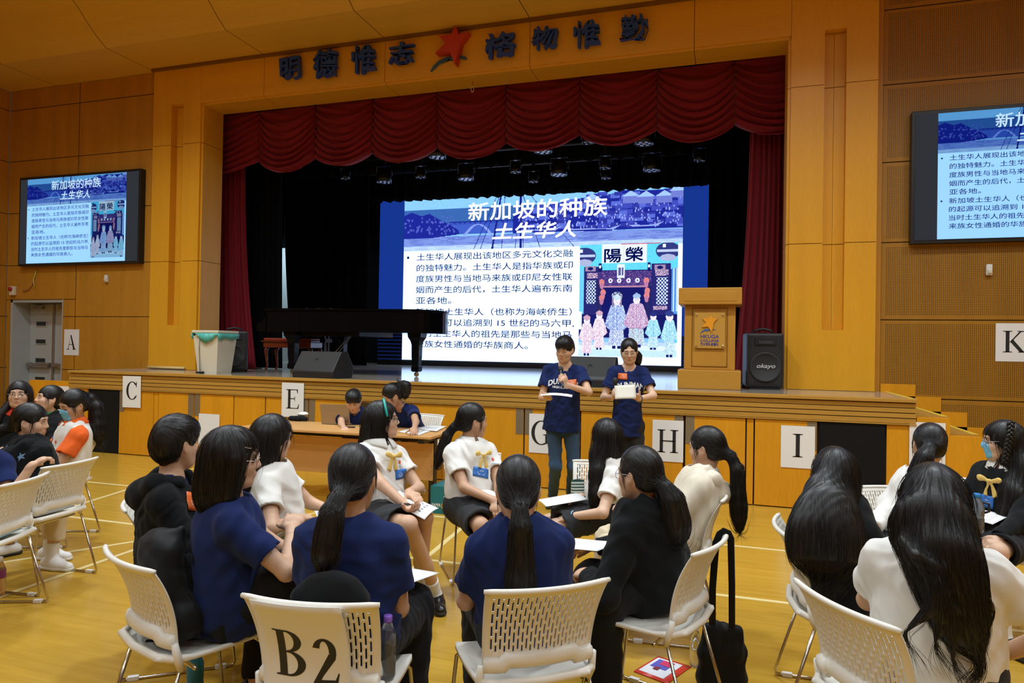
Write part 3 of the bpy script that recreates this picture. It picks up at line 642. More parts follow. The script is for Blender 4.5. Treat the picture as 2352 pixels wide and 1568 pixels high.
for x0, x1, y, bx, lb in ((-9.2, -7.95, 10.75, (-9.2, -7.85), 'black drape just behind the left red curtain'), (onY(650, 560, 13.4)[0], -7.6, 13.4, (onY(674, 829, 13.4)[0], -7.6), 'black drape behind the piano, left of the stage screen'), (-.35, 1.6, 12.3, (-.35, 1.6), 'black drape between the stage screen and the right red curtain'), (.62, 1.6, 10.9, (.6, 1.6), 'black drape right behind the right red curtain')):
    drape('black_drape', (x0, x1), bx, y, SZ+.015, 7.6, 9, .05, M_BLACK, int(y*3+x0), lb)
M_BORDER = mat('black_border_cloth', (.009, .009, .011), .85, spec=.1)
drape('black_border', (-9.5, 1.5), (-9.5, 1.5), 14.6, 5.14, 8.1, 40, .05, M_BORDER, 5, 'black border cloth hanging just above the stage screen', wav=.03)
drape('black_border', (-9.5, 1.5), (-9.5, 1.5), 12.75, 5.30, 8.1, 34, .05, M_BORDER, 9, 'black border cloth hanging among the stage lights', wav=.04)
drape('black_border', (-9.5, 1.5), (-9.5, 1.5), 11.2, 5.42, 8.1, 34, .05, M_BORDER, 4, 'black border cloth just behind the red valance', wav=.04)
# side door seen through the gap in the black drapes
o = MB().box(-12.2, -11.1, 15.78, 15.84, SZ, 4.3, mat('pale_door', (.42, .50, .52), .5)).build('door_2'); o['kind'] = 'structure'
MB().box(-11.42, -11.36, 15.74, 15.79, SZ+1.0, SZ+1.14, M_STEEL).tube([(-11.39, 15.74, SZ+1.08), (-11.39, 15.71, SZ+1.08), (-11.28, 15.71, SZ+1.08)], .01, 6, M_STEEL).build('door_handle', parent=o)
area('wing_fill', (-11.4, 14.6, 4.8), .4, .4, 70, (.75, .9, 1.))  # unseen fill light, added in the wing to brighten the pale side door
# stage lights on their bars
M_LAMPB = mat('lamp_black', (.012, .012, .014), .35); M_LENS = mat('lamp_lens', (.55, .62, .85), .08, .6)
def stage_light(big):
    r = empty('stage_light', (0, 0, 0)); R = .15 if big else .095; H = .26 if big else .17
    MB().lathe([(.02, H), (R*.75, H), (R*.92, H*.8), (R, H*.3), (R, 0), (R*.93, 0), (R*.92, .02), (.001, .02)], 22, M_LAMPB).build('body', parent=r)
    b = MB()
    for i in range(-1, 6 if big else 3):
        n_ = 6 if big else 3
        c = (0, 0) if i < 0 else (R*.6*cos(2*pi*i/n_), R*.6*sin(2*pi*i/n_))
        if i < 0 and not big: continue
        b.ball((c[0], c[1], .008), (R*.24, R*.24, .012), M_LENS, 10, 6)
    b.build('lens', parent=r)
    b = MB(); b.tube([(-R*1.12, 0, H*.45), (-R*1.12, 0, H+.06), (R*1.12, 0, H+.06), (R*1.12, 0, H*.45)], .012, 6, M_LAMPB).box(-.03, .03, -.03, .03, H+.05, H+.22, M_LAMPB); b.build('yoke', parent=r)
    return r
PROTO = {True: stage_light(True), False: stage_light(False)}; used = set()
def dup(root, loc, rz=0.):
    c = root.copy(); COL.objects.link(c); c.location = loc; c.rotation_euler = (0, 0, rz)
    def rec(src, dst):
        for ch in list(src.children):
            q = ch.copy(); COL.objects.link(q); q.parent = dst; rec(ch, q)
    rec(root, c); return c
def place_light(big, px, py, Y, lb):
    p = onY(px, py, Y); o = PROTO[big] if big not in used else dup(PROTO[big], p); used.add(big); o.location = p; tag(o, lb, 'light', 'stage lights'); return p
bars = {}
for big, px, py, Y, lb in ((True, 1005, 362, 10.9, 'large stage light under the valance straight below the red star'), (True, 882, 419, 11.9, 'large stage light, leftmost of the big ones over the stage'), (False, 966, 408, 11.9, 'small stage light right of the leftmost big one'), (True, 1070, 412, 12.1, 'large stage light above the slide title, left half'),
    (False, 1184, 396, 11.9, 'small bright stage light above the middle of the slide'), (True, 1284, 402, 12.1, 'large stage light above the right half of the slide title'), (False, 1390, 387, 11.9, 'small stage light, upper of the close pair right of centre'), (False, 1392, 410, 13.6, 'small stage light, lower of the close pair right of centre'), (True, 1497, 392, 12.1, 'large stage light, rightmost of the lower row'),
    (True, 1480, 331, 10.9, 'large stage light half hidden by the valance at right'), (True, 1248, 349, 10.9, 'large stage light almost hidden by the valance above centre'), (False, 1607, 370, 12.1, 'small stage light at the far right over the stage'), (False, 1350, 329, 10.9, 'small stage light peeping out under the valance'), (False, 793, 411, 12.1, 'small stage light at the far left over the stage'), (False, 1225, 418, 13.6, 'small stage light just above the slide top edge, centre')):
    p = place_light(big, px, py, Y, lb); bars.setdefault(round(Y, 1), []).append(p[2]+(.48 if big else .39))
for Y, zz_ in bars.items(): tag(MB().tube([(-9, Y, max(zz_)), (.55, Y, max(zz_))], .03, 8, M_LAMPB).tube([(-8.5, Y, max(zz_)), (-8.5, Y, 8.2)], .01, 5, M_LAMPB).build('lighting_bar'), 'black pipe carrying stage lights, hung above the stage %.1f m back' % (Y-SY) if 0 else {10.9: 'black pipe carrying lights, nearest behind the valance', 11.9: 'black pipe carrying the small lights in the middle', 12.1: 'black pipe carrying the row of large lights', 13.6: 'black pipe carrying lights nearest the stage screen'}[Y], 'pipe')
# hook under the header
MB_ = MB().tube([(-3.73, PY+.25, OZ-.03), (-3.73, PY+.25, OZ-.10)], .006, 6, M_RED).tube([(-3.73+.022*cos(a), PY+.25, OZ-.15+.05*sin(a)) for a in np.linspace(0, 2*pi, 14)[:-1]], .006, 6, M_CHROME, closed=True)
tag(MB_.build('hook'), 'small metal ring hanging under the header', 'hook')
# ================================================================ THINGS ON THE STAGE
M_GLOSSBLK = mat('piano_black', (.003, .003, .004), .12, spec=.10)
M_BLKPL = mat('black_plastic', (.014, .014, .015), .5, bump=.05, bscale=400)
M_GRILLE = mat('speaker_grille', (.028, .029, .029), .7, bump=.25, bscale=500)
M_CREAM = mat('bin_cream', (.72, .66, .50), .4); M_TEAL = mat('bin_liner', (.10, .48, .40), .35, bump=.2, bscale=30)
M_RUBBER = mat('rubber', (.01, .01, .01), .8)
def at_stage(px, py): p = onZ(px, py, SZ); return Vector((p[0], p[1], SZ))
# grand piano, keyboard to the left
def piano():
    r = empty('grand_piano', (-6.95, 9.05, SZ), label='black grand piano on the stage in front of the slide screen', cat='piano')
    Lp, W = 2.75, 1.45
    def outline(g=0.):
        near = [(0-g, 0-g), (.62, 0-g), (1.05, .03-g), (1.5, .10-g), (1.95, .14-g), (2.3, .17-g)]
        tail = [(2.3+(.42+g)*sin(a), .75-(.58+g)*cos(a)) for a in np.linspace(.15, pi-.15, 16)]
        far = [(2.3, 1.33+g), (1.6, W+g), (-g, W+g)]
        return near+tail+far
    z0, z1 = .66, .985
    b = MB(); b.prism(outline(), z0, z1, M_GLOSSBLK, plane='XY'); b.build('case', parent=r, fix=True)
    b = MB(); b.prism(outline(.02), z1+.004, z1+.03, M_GLOSSBLK, plane='XY'); b.tube([(.15, -.02, z1+.03), (1.3, .02, z1+.03)], .006, 6, M_GLOSSBLK); lid = b.build('lid', parent=r, fix=True)
    b = MB(); b.prism([(0, 0), (-.17, 0), (-.19, .05), (-.18, .13), (-.10, .15), (-.04, .20), (0, .31)], 0, .05, M_GLOSSBLK, T=Matrix.Translation((.02, 0, z0+.0))); b.build('key_cheek', parent=r, fix=True)
    b = MB(); b.prism([(0, 0), (-.17, 0), (-.19, .05), (-.18, .13), (-.10, .15), (-.04, .20), (0, .31)], 0, .05, M_GLOSSBLK, T=Matrix.Translation((.02, W-.05, z0))); b.build('key_cheek', parent=r, fix=True)
    MB().box(-.15, .02, .05, W-.05, z0-.005, z0+.05, M_GLOSSBLK).build('key_bed', parent=r)
    MB().box(-.14, -.02, .09, W-.09, z0+.05, z0+.075, mat('ivory', (.75, .73, .66), .25)).build('keyboard', parent=r)
    for x, y in ((.42, .14), (2.42, .42), (.60, W-.18)):
        b = MB(); sq = lambda s, z: [(x-s, y-s, z), (x+s, y-s, z), (x+s, y+s, z), (x-s, y+s, z)]
        zs_ = [(.11, z0), (.105, .60), (.075, .54), (.062, .48), (.060, .30), (.05, .17), (.062, .15), (.062, .09), (.045, .075)]
        v = [q for s, z in zs_ for q in sq(s, z)]; f = [(i*4+j, i*4+(j+1) % 4, i*4+4+(j+1) % 4, i*4+4+j) for i in range(len(zs_)-1) for j in range(4)]+[(0, 1, 2, 3), tuple(range(len(v)-4, len(v)))]
        b.add(v, f, M_GLOSSBLK); o = b.build('leg', parent=r, fix=True)
        MB().lathe([(.035, -.014), (.038, 0), (.035, .014)], 14, mat('brass', (.5, .3, .1), .3, .9), T3(x, y, .038, 0, pi/2)).tube([(x, y, .05), (x, y, .09)], .02, 8, M_STEEL).build('caster', parent=o)
    b = MB(); x, y = .66, W/2-.05
    for d in (-.055, .055): b.box(x-.02, x+.02, y+d-.02, y+d+.02, .1, z0, M_GLOSSBLK)
    for d in (-.03, 0, .03): b.tube([(x, y+d, .1), (x, y+d, z0)], .005, 6, M_STEEL)
    b.box(x-.09, x+.06, y-.12, y+.12, .055, .11, M_GLOSSBLK, bev=.01); b.box(x-.05, x+.05, y-.1, y+.1, .50, .56, M_GLOSSBLK)
    b.tube([(x, y-.08, .12), (x+.5, y-.02, z0)], .007, 6, M_STEEL); b.tube([(x, y+.08, .12), (x+.5, y+.02, z0)], .007, 6, M_STEEL)
    ly = b.build('pedal_lyre', parent=r)
    for d in (-.06, 0, .06): MB().box(x-.22, x-.07, y+d-.014, y+d+.014, .05, .062, mat('brass', (.5, .3, .1), .3, .9), bev=.004).build('pedal', parent=ly)
    MB().box(.3, 1.6, .12, 1.2, .60, .66, M_GLOSSBLK).build('underframe', parent=r)
piano()
# duet bench
def bench():
    W_ = wood('bench_mahogany', (.16, .022, .008), .25, 'X', .2, coat=.5)
    r = empty('piano_bench', (-7.72, 10.0, SZ), label='mahogany piano bench with red padded seat, left of the piano', cat='bench')
    MB().box(0, .95, 0, .38, .40, .50, W_, bev=.01).box(-.03, .98, -.03, .41, .50, .52, W_, bev=.006).build('frame', parent=r)
    MB().box(0, .95, 0, .38, .52, .565, mat('bench_cushion', (.30, .035, .012), .5, bump=.3, bscale=25), bev=.02).build('cushion', parent=r)
    for x, y in ((.05, .05), (.9, .05), (.05, .33), (.9, .33)):
        s = 1 if x > .5 else -1; b = MB(); b.tube([(x, y, .41), (x+.03*s, y, .34), (x+.012*s, y, .2), (x-.005*s, y, .08), (x+.02*s, y, .015), (x+.03*s, y, .0)], [.036, .034, .022, .017, .02, .024], 10, W_); b.build('leg', parent=r)
bench()
# pedal bin with liner
def bin_():
    p = at_stage(448, 857); q = at_stage(516, 859); d = (q-p).length
    r = empty('pedal_bin', p, math.atan2((q-p).y, (q-p).x), 'cream pedal bin with a teal liner, at the stage front', 'bin')
    b = MB(); h = .62; w_, dp = .38, .40
    def lev(s, z): return [(-s, -s, z), (w_+s, -s, z), (w_+s, dp+s, z), (-s, dp+s, z)]
    v = [q_ for s, z in ((-.03, 0), (-.025, .03), (.025, h-.05), (.03, h-.05)) for q_ in lev(s, z)]
    b.add(v, [(i*4+j, i*4+(j+1) % 4, i*4+4+(j+1) % 4, i*4+4+j) for i in range(3) for j in range(4)]+[(3, 2, 1, 0), (12, 13, 14, 15)], M_CREAM); b.build('body', parent=r)
    MB().box(-.045, w_+.045, -.045, dp+.045, h-.01, h+.03, M_CREAM, bev=.012).build('lid', parent=r)
    b = MB(); n = 14; top = [(.02+i/n*(w_+.02), -.048-.004*sin(i*2.3), h-.012) for i in range(n+1)]; bot = [(t[0], t[1]+.006, h-.02-(.14*sin(pi*min(1, (i/n)*1.1))**1.3+.035*(i > 9))) for i, t in enumerate(top)]
    b.add(top+bot, [(i, i+1, n+2+i, n+1+i) for i in range(n)], M_TEAL, True)
    b.add([(w_+.045, -.05+.5*i/6, h-.012) for i in range(7)]+[(w_+.04, -.05+.5*i/6, h-.10-.02*sin(i*2)) for i in range(7)], [(i, i+1, 8+i, 7+i) for i in range(6)], M_TEAL, True)
    b.add([(-.045, -.05+.3*i/4, h-.012) for i in range(5)]+[(-.04, -.05+.3*i/4, h-.09-.03*sin(i)) for i in range(5)], [(i, i+1, 6+i, 5+i) for i in range(4)], M_TEAL, True)
    o = b.build('bin_liner', parent=r); o.modifiers.new('t', 'SOLIDIFY').thickness = .003
    MB().tube([(.09, -.035, h-.04), (.075, -.012, .35), (.085, .0, .04)], .006, 6, M_STEEL).build('pedal_rod', parent=r)
    MB().box(.03, .17, -.045, .02, h-.06, h-.02, M_CREAM, bev=.006).build('lid_hinge', parent=r)
    MB().box(.05, .14, -.05, .03, .004, .03, M_RUBBER, bev=.006).build('pedal', parent=r)
bin_()
# portable PA speakers
def pa_speaker(loc, rz, h, label, word=True):
    r = empty('portable_speaker', loc, rz, label, 'speaker'); w_, d = .45*h/.72, .36*h/.72
    MB().box(-w_/2, w_/2, 0, d, .03, h, M_BLKPL, bev=.045*h).build('cabinet', parent=r)
    b = MB(); b.lathe([(.001, 0), (w_*.36, 0), (w_*.38, .012), (w_*.42, .012), (w_*.43, -.01)], 30, M_GRILLE, T3(0, -.006, h*.40, 0, pi/2)); g = b.build('woofer_grille', parent=r)
    MB().box(-w_*.30, w_*.30, -.014, .02, h*.78, h*.93, M_RUBBER, bev=.012).box(-w_*.2, w_*.2, -.02, .0, h*.80, h*.86, M_GRILLE, bev=.01).build('horn', parent=r)
    b = MB()
    for i in range(9): b.box(-w_*.3+i*w_*.068, -w_*.3+i*w_*.068+.012, -.005, .02, h*.085, h*.135, M_RUBBER)
    for s in (-1, 1): b.box(s*w_*.41-.014, s*w_*.41+.014, -.004, .02, h*.72, h*.93, M_RUBBER)
    b.build('port', parent=r)
    MB().tube([(-w_*.28, d*.5, h-.01), (-w_*.22, d*.5, h+.035), (0, d*.5, h+.055), (w_*.22, d*.5, h+.035), (w_*.28, d*.5, h-.01)], .016, 8, M_BLKPL).build('handle', parent=r)
    for s in (-1, 1): MB().lathe([(.045, -.02), (.05, 0), (.045, .02)], 16, M_RUBBER, T3(s*(w_/2-.02), d-.03, .05, 0, 0, pi/2)).build('wheel', parent=r)
    MB().box(-w_*.4, w_*.4, .02, .1, 0, .04, M_RUBBER).build('foot', parent=r)
    if word:
        v, f = text_geo('okayo', .075*h/.72, shear=.25, align='CENTER', offset=.001); q = MB(); q.add([(a[0]*1.25, -.0215, a[1]+h*.385) for a in v], f, mat('logo_grey', (.55, .56, .55), .4)); q.build('lettering', parent=g)
sp = at_stage(1717, 893); sq_ = at_stage(1783, 894)
pa_speaker(((sp.x+sq_.x)/2+.03, 8.98, SZ), radians(8), .70, 'black portable speaker standing right of the lectern')
p = onY(536, 850, 9.05); pa_speaker((p[0], 9.05, SZ), radians(38), .66, 'black portable speaker behind the cream pedal bin', False)
# wedge monitors
def wedge(loc, rz, w_, label):
    r = empty('stage_monitor', loc, rz, label, 'speaker'); pr_ = [(0, .0), (-.005, .09), (.17, .37), (.30, .37), (.44, .14), (.40, 0)]
    b = MB(); b.prism([(y, z) for y, z in pr_], -w_/2, w_/2, M_BLKPL, plane='YZ'); o = b.build('cabinet', parent=r, fix=True); m_ = o.modifiers.new('b', 'BEVEL'); m_.width = .012; m_.segments = 2
    b = MB(); n_ = Vector((0, -.28, .175)).normalized(); e = n_*.006
    b.add([(-w_*.47, -.003+.012+e.y, .10+e.z), (w_*.47, -.003+.012+e.y, .10+e.z), (w_*.47, .166+e.y, .362+e.z), (-w_*.47, .166+e.y, .362+e.z)], [(0, 1, 2, 3)], M_GRILLE); g = b.build('grille', parent=r)
    g.modifiers.new('t', 'SOLIDIFY').thickness = .008
    b = MB(); c = Vector((0, .095, .25))+n_*.012; b.tube([c+Vector((.022*cos(a), .022*sin(a)*.53, .022*sin(a)*.85)) for a in np.linspace(-.6, 3.7, 12)], .003, 5, M_RUBBER); b.build('badge', parent=g)
    MB().box(w_/2-.004, w_/2+.004, .12, .22, .13, .30, M_RUBBER, T=None, bev=.003).build('handle_recess', parent=r)
    MB().box(w_/2-.004, w_/2+.004, .25, .34, .07, .17, M_RUBBER, bev=.003).build('connector_plate', parent=r)
p = at_stage(712, 868); wedge((p.x+.02, 8.17, SZ), radians(-9), .74, 'grey grilled floor monitor on the stage in front of the piano bench')
p = at_stage(1350, 889); wedge((p.x+.0, 8.26, SZ), radians(0), .62, 'grey grilled floor monitor on the stage behind the standing pair')
# lectern
def lectern():
    W_ = wood('lectern_wood', (.52, .25, .035), .35, 'Z', .12); W2 = wood('lectern_wood_cross', (.52, .25, .035), .35, 'X', .12)
    r = empty('lectern', (-.23, 8.62, SZ), 0, 'wooden lectern with a gold star plate, on the stage', 'lectern')
    MB().box(-.37, .37, 0, .52, 0, .235, W2, bev=.012).build('base', parent=r)
    MB().box(-.30, .30, .06, .46, .235, 1.03, W_, bev=.01).build('body', parent=r)
    b = MB()
    for x0, x1, z0, z1 in ((-.21, .21, .985, .992), (-.21, .21, .275, .282), (-.21, -.203, .275, .992), (.203, .21, .275, .992)): b.box(x0, x1, .053, .06, z0, z1, mat('wood_dark_trim', (.2, .085, .012), .4))
    b.build('molding', parent=r)
    MB().box(-.37, .37, -.03, .55, 1.03, 1.235, W2, bev=.012).box(-.31, .31, -.034, -.028, 1.07, 1.19, W2, bev=.003).build('top', parent=r)
    gl = mat('acrylic', (.9, .8, .6), .05, trans=.0, spec=.6); gl = mat('acrylic_sheet', (.55, .30, .06), .06, spec=.7)
    pl = MB().box(-.18, .18, .035, .041, .50, .94, gl).build('plate', parent=r)
    b = MB()
    for x in (-.155, .155):
        for z in (.53, .91): b.lathe([(.011, 0), (.011, .02), (.006, .024)], 10, M_CHROME, T3(x, .038, z, 0, pi/2))
    b.build('standoff', parent=pl)
    k = .0046; cx, cz = 1632, 795; g = MB()
    def S(pts): return [((x-cx)*k+.0, (cz-y)*k+.70) for x, y in pts]
    star = [(1635, 751), (1641, 761), (1652, 759), (1642, 771), (1638, 796), (1628, 781), (1612, 783), (1623, 770), (1613, 760), (1628, 761)]
    g.prism(S(star), .020, .036, mat('star_gold', (.85, .33, .015), .35, spec=.6)); g.build('star', parent=pl, fix=True)
    g = MB(); g.prism(S([(1607, 800), (1614, 792), (1622, 787), (1626, 789), (1632, 786), (1648, 789), (1634, 790), (1626, 794), (1622, 792), (1615, 795)]), .03, .036, mat('swoosh_blue2', (.05, .13, .35), .4)); g.build('swoosh', parent=pl, fix=True)
    g = MB(); mb_ = mat('lectern_blue', (.035, .05, .28), .4)
    for s, z, sz in (('HKUGA', .652, .062), ('COLLEGE', .607, .043), ('港大同學會書院', .563, .040)):
        v, f = text_geo(s, sz, align='CENTER', offset=.0008); xs_ = [a[0] for a in v]; kk = .215/(max(xs_)-min(xs_)); g.add([(a[0]*kk, .033, a[1]+z-.03) for a in v], f, mb_)
    g.build('lettering', parent=pl)
lectern()
# ================================================================ NOTICES
def sheet(rect, y, ch, label, wsc=.9, size=.56, tilt=0., x0f=.14, zf=.22):
    """paper sheet taped up: rect in sight-line pixels on the wall plane y"""
    a, b_ = onY(rect[0], rect[1], y), onY(rect[2], rect[3], y); w_, h = b_[0]-a[0], a[2]-b_[2]
    r = MB().box(0, w_, -.0015, 0, 0, h, M_PAPER).build('letter_sign'); r.location = (a[0], y-.001, b_[2]); r.rotation_euler = (0, tilt, 0)
    tag(r, label, 'sign', 'letter signs on the hall walls')
    if ch:
        v, f = glyph_geo(ch, h*size, wsc); xs_ = [q[0] for q in v]; x0 = (w_-(max(xs_)-min(xs_)))/2-min(xs_); g = MB(); g.add([(q[0]+x0, -.0025-q[2], q[1]+h*zf) for q in v], f, M_INK); g.build('lettering', parent=r, fix=True)
sheet((148, 756, 181, 816), WY-.002, 'A', 'white sign A taped beside the grey double door', 1.0)
sheet((283, 863, 323, 937), SY-.024, 'C', 'white sign C taped on the stage front near its left end', 1.0, tilt=-.01, zf=.26)
sheet((457, 949, 503, 1027), SY-.008, None, 'blank white sheet taped low on a stage door')
sheet((648, 878, 697, 959), SY-.024, 'E', 'white sign E taped above the table with laptops', 1.0, zf=.25)
sheet((1216, 949, 1270, 1042), SY-.008, 'G', 'white sign G half hidden by the standing boy', 1.0, .60)
sheet((1499, 963, 1569, 1062), SY-.008, 'H', 'white sign H taped on a stage door right of the standing pair', .92, .55)
sheet((1794, 976, 1871, 1077), SY-.008, 'I', 'white sign I taped beside the black panel', .95, .55, zf=.26)
sheet((2089, 968, 2171, 1075), SY-.008, 'J', 'white sign mostly hidden by a ponytailed head at right', .95, .55)
a_ = onY(2287, 742, WY-.002); b2 = onY(2352, 830, WY-.002)
sheet((2287, 742, 2375, 831), WY-.002, 'K', 'white sign K taped on the drilled panel wall', 1.0, .56, zf=.24)
# small wall fittings
p = onY(33, 668, WY); r = MB().box(-.06, .06, -.06, 0, -.085, .085, mat('fitting_cream', (.72, .65, .48), .4), bev=.012).build('alarm_sounder'); r.location = (p[0], WY-.001, p[2]); tag(r, 'cream fire alarm box with red lens above the double door', 'alarm')
MB().lathe([(.04, 0), (.038, .03), (.02, .045), (.001, .048)], 16, mat('red_lens', (.35, .01, .02), .2), T3(-.01, -.055, .03, 0, pi/2)).build('lens', parent=r)
for px, py, lb in ((247, 640, 'white motion sensor on the wall below the left display'), (2270, 620, 'white motion sensor on the drilled wall below the right display')):
    p = onY(px, py, WY); r = MB().box(-.032, .032, -.045, 0, -.065, .065, M_WHITE, bev=.012).build('motion_sensor'); r.location = (p[0], WY-.001, p[2]); tag(r, lb, 'sensor')
    MB().box(-.022, .022, -.062, -.03, -.045, .0, mat('sensor_lens', (.68, .63, .5), .3), bev=.008).build('lens', parent=r)
def wire(pts, col, label, name='loose_wire'):
    q = [onY(x, y, WY-.02) for x, y in pts]; tag(MB().tube(q, .009, 6, mat(name+str(col[0]), col, .5)).build(name), label, 'wire')
wire([(82, 621), (81, 632), (77, 642), (78, 652), (79, 660)], (.60, .55, .08), 'yellow loose wire hanging from the wall under the left display')
wire([(76, 645), (73, 655), (66, 664), (58, 668), (52, 668)], (.45, .16, .10), 'red loose wire with a white plug hanging over the double door')
# skirting rail at the left pillar
tag(MB().tube([(PX0+.02, PY-.03, SZ+.03), (OX0-.2, PY-.03, SZ+.03)], .022, 8, mat('rail_cream', (.72, .55, .22), .4)).build('floor_rail'), 'cream rail along the foot of the left pillar', 'rail')
# ================================================================ STACKING CHAIRS
M_CHAIR = mat('chair_plastic', (.80, .765, .68), .36, spec=.45)
M_GLIDE = mat('chair_glide', (.80, .80, .78), .2, spec=.6)
M_CHR2 = mat('chair_chrome', (.62, .58, .52), .2, 1.)
def back_pt(s, t):
    w_ = .205+.022*t**1.5
    return (s*w_, -.205-.015*t-.085*t**2.2+.042*s*s, .505+.30*t)
def chair_proto():
    r = empty('stacking_chair', (0, 0, 0))
    # perforated back shell: staggered slots cut between narrow bars
    nc = 25; xs_ = [-1, -.90]
    for i in range(nc):
        c = -.86+1.72*i/(nc-1); xs_ += [c-.013, c+.013]
    xs_ += [.90, 1]; xs_ = sorted(xs_); nr = 27; ts = [0, .05, .10, .20]+[.20+.745*(j+1)/nr for j in range(nr)]+[1.0]
    v = [back_pt(s, t) for t in ts for s in xs_]; W = len(xs_); f = []
    for j in range(len(ts)-1):
        for i in range(W-1):
            cut = False
            if 4 <= j+1 and j-3 < nr-1 and j >= 3 and 2 <= i < W-3 and (i % 2 == 0):
                k = (i-2)//2; edge = abs(k-(nc-1)/2)/((nc-1)/2)
                cut = ((j-3)+(k % 2)*3) % 6 != 0
            if not cut: f.append((j*W+i, j*W+i+1, (j+1)*W+i+1, (j+1)*W+i))
    b = MB(); b.add(v, f, M_CHAIR, True); bk = b.build('backrest', parent=r); md = bk.modifiers.new('t', 'SOLIDIFY'); md.thickness = .006; md.offset = 0
    me = bpy.data.meshes.new_from_object(bk.evaluated_get(bpy.context.evaluated_depsgraph_get())); bk.modifiers.clear(); bk.data = me
    MB().tube([back_pt(s, 1.0) for s in np.linspace(-1.02, 1.02, 17)], [.008]+[.0105]*15+[.008], 10, M_CHAIR).build('top_rail', parent=r)
    for s in (-1, 1): MB().tube([back_pt(s, t) for t in np.linspace(-.12, 1, 14)], [.014]*3+[.0095]*11, 8, M_CHAIR).build('side_rail', parent=r)
    # lower band with its stepped lip
    b = MB(); b.tube([(back_pt(s, .06)[0], back_pt(s, .06)[1]-.008, back_pt(s, .06)[2]+(.02 if abs(s) < .62 else 0)-.004) for s in np.linspace(-.98, .98, 21)], .019, 8, M_CHAIR, flat=1.5); b.build('lower_band', parent=r)
    # seat: dished shell with a waterfall front and a rear hoop
    nx, ny = 14, 16; v = []
    for j in range(ny+1):
        t = j/ny; y = -.225+.455*t
        for i in range(nx+1):
            s = -1+2*i/nx; w_ = .212+.012*sin(pi*t)-.02*max(0, t-.85)/.15-.035*max(0, .18-t)/.18
            z = .455-.014*(1-s*s)*sin(pi*min(1, t*1.1))-.03*max(0, (t-.78)/.22)**2+.015*max(0, (.2-t)/.2)**2+.008*s**6
            v.append((s*w_, y-.0*s, z))
    f = [(j*(nx+1)+i, j*(nx+1)+i+1, (j+1)*(nx+1)+i+1, (j+1)*(nx+1)+i) for j in range(ny) for i in range(nx)]
    b = MB(); b.add(v, f, M_CHAIR, True); se = b.build('seat', parent=r); md = se.modifiers.new('t', 'SOLIDIFY'); md.thickness = .016; md.offset = -1
    me = bpy.data.meshes.new_from_object(se.evaluated_get(bpy.context.evaluated_depsgraph_get())); se.modifiers.clear(); se.data = me
    MB().tube([(.212, .02, .449), (.213, -.10, .452), (.205, -.18, .462), (.16, -.218, .468), (0, -.236, .470), (-.16, -.218, .468), (-.205, -.18, .462), (-.213, -.10, .452), (-.212, .02, .449)], [.007, .011, .015, .016, .016, .016, .015, .011, .007], 8, M_CHAIR).build('rear_hoop', parent=r)
    for s in (-1, 1):
        MB().tube([(s*.207, -.150, .415), (s*.213, -.165, .455), (s*.212, -.178, .52)], [.013, .016, .013], 8, M_CHAIR).build('side_post', parent=r)
        MB().tube([(s*.19, .16, .428), (s*.205, .185, .40), (s*.228, .235, .03), (s*.23, .228, .012), (s*.23, .20, .0085), (s*.23, -.24, .0085), (s*.23, -.268, .012), (s*.229, -.272, .03), (s*.208, -.155, .42)], .0075, 8, M_CHR2).build('sled_leg', parent=r)
        for y in (.17, -.215): MB().box(s*.23-.012, s*.23+.012, y-.025, y+.025, 0, .022, M_GLIDE, bev=.004).build('glide', parent=r)
    MB().tube([(-.19, .16, .428), (.19, .16, .428)], .0075, 8, M_CHR2).build('crossbar', parent=r)
    MB().tube([(-.214, -.10, .405), (.214, -.10, .405)], .0075, 8, M_CHR2).build('crossbar', parent=r)
    return r
CH0 = chair_proto(); CH_USED = []
def chair_at(x, y, rz, label):
    o = CH0 if not CH_USED else dup(CH0, (0, 0, 0)); CH_USED.append(o)
    o.location = (x, y, 0); o.rotation_euler = (0, 0, rz); o.scale = (1.05, 1.05, 1.05); tag(o, label, 'chair', 'white stacking chairs'); return o
def chair_px(l, r_, label, front=False):
    """from where the two upper corners of its back are seen (l, r_ in the photo's left-to-right order)"""
    a, b = onZ(*l, .846)[:2], onZ(*r_, .846)[:2]
    if front: a, b = b, a
    d = (b-a)/np.linalg.norm(b-a); n_ = np.array([-d[1], d[0]])       # local +X and +Y
    c = (a+b)/2+n_*.275; o = chair_at(c[0], c[1], math.atan2(d[1], d[0]), label); return o
def chair_face(px, py, side, yaw, label):
    """one upper corner seen at (px, py); side -1 / +1 = which end of the back; yaw = facing direction in degrees from +Y, anticlockwise"""
    p = onZ(px, py, .846)[:2]; a = radians(yaw); X = np.array([cos(a), sin(a)]); Yv = np.array([-sin(a), cos(a)])
    c = p-X*side*.239+Yv*.275; return chair_at(c[0], c[1], a, label)
CHS = {}
CHS['C6'] = chair_px((562, 1366), (866, 1388), 'white chair carrying the sign B2 on its back')
CHS['C7'] = chair_px((1120, 1358), (1392, 1330), 'white chair in the front, just right of the B2 chair')
CHS['C2'] = chair_px((244, 1254), (352, 1312), 'white chair holding the black backpack')
CHS['C9'] = chair_px((1589, 1276), (1668, 1218), 'white chair with a black bag hung over its back')
CHS['R1'] = chair_px((1790, 1181), (1815, 1235), 'white chair under the long haired person in black, at right')
CHS['R3'] = chair_px((1828, 1331), (2066, 1448), 'white chair in the bottom right, before the white shirted long haired girl')
CHS['R2'] = chair_px((1967, 1119), (2120, 1122), 'white chair beside the ponytailed girl in white, right group', True)
CHS['R4'] = chair_px((2203, 1100), (2368, 1112), 'white chair under the girl with braid and yellow bow', True)
CHS['C5'] = chair_px((1013, 1046), (1153, 1042), 'white chair under the white shirted girl with yellow bow and ponytail', True)
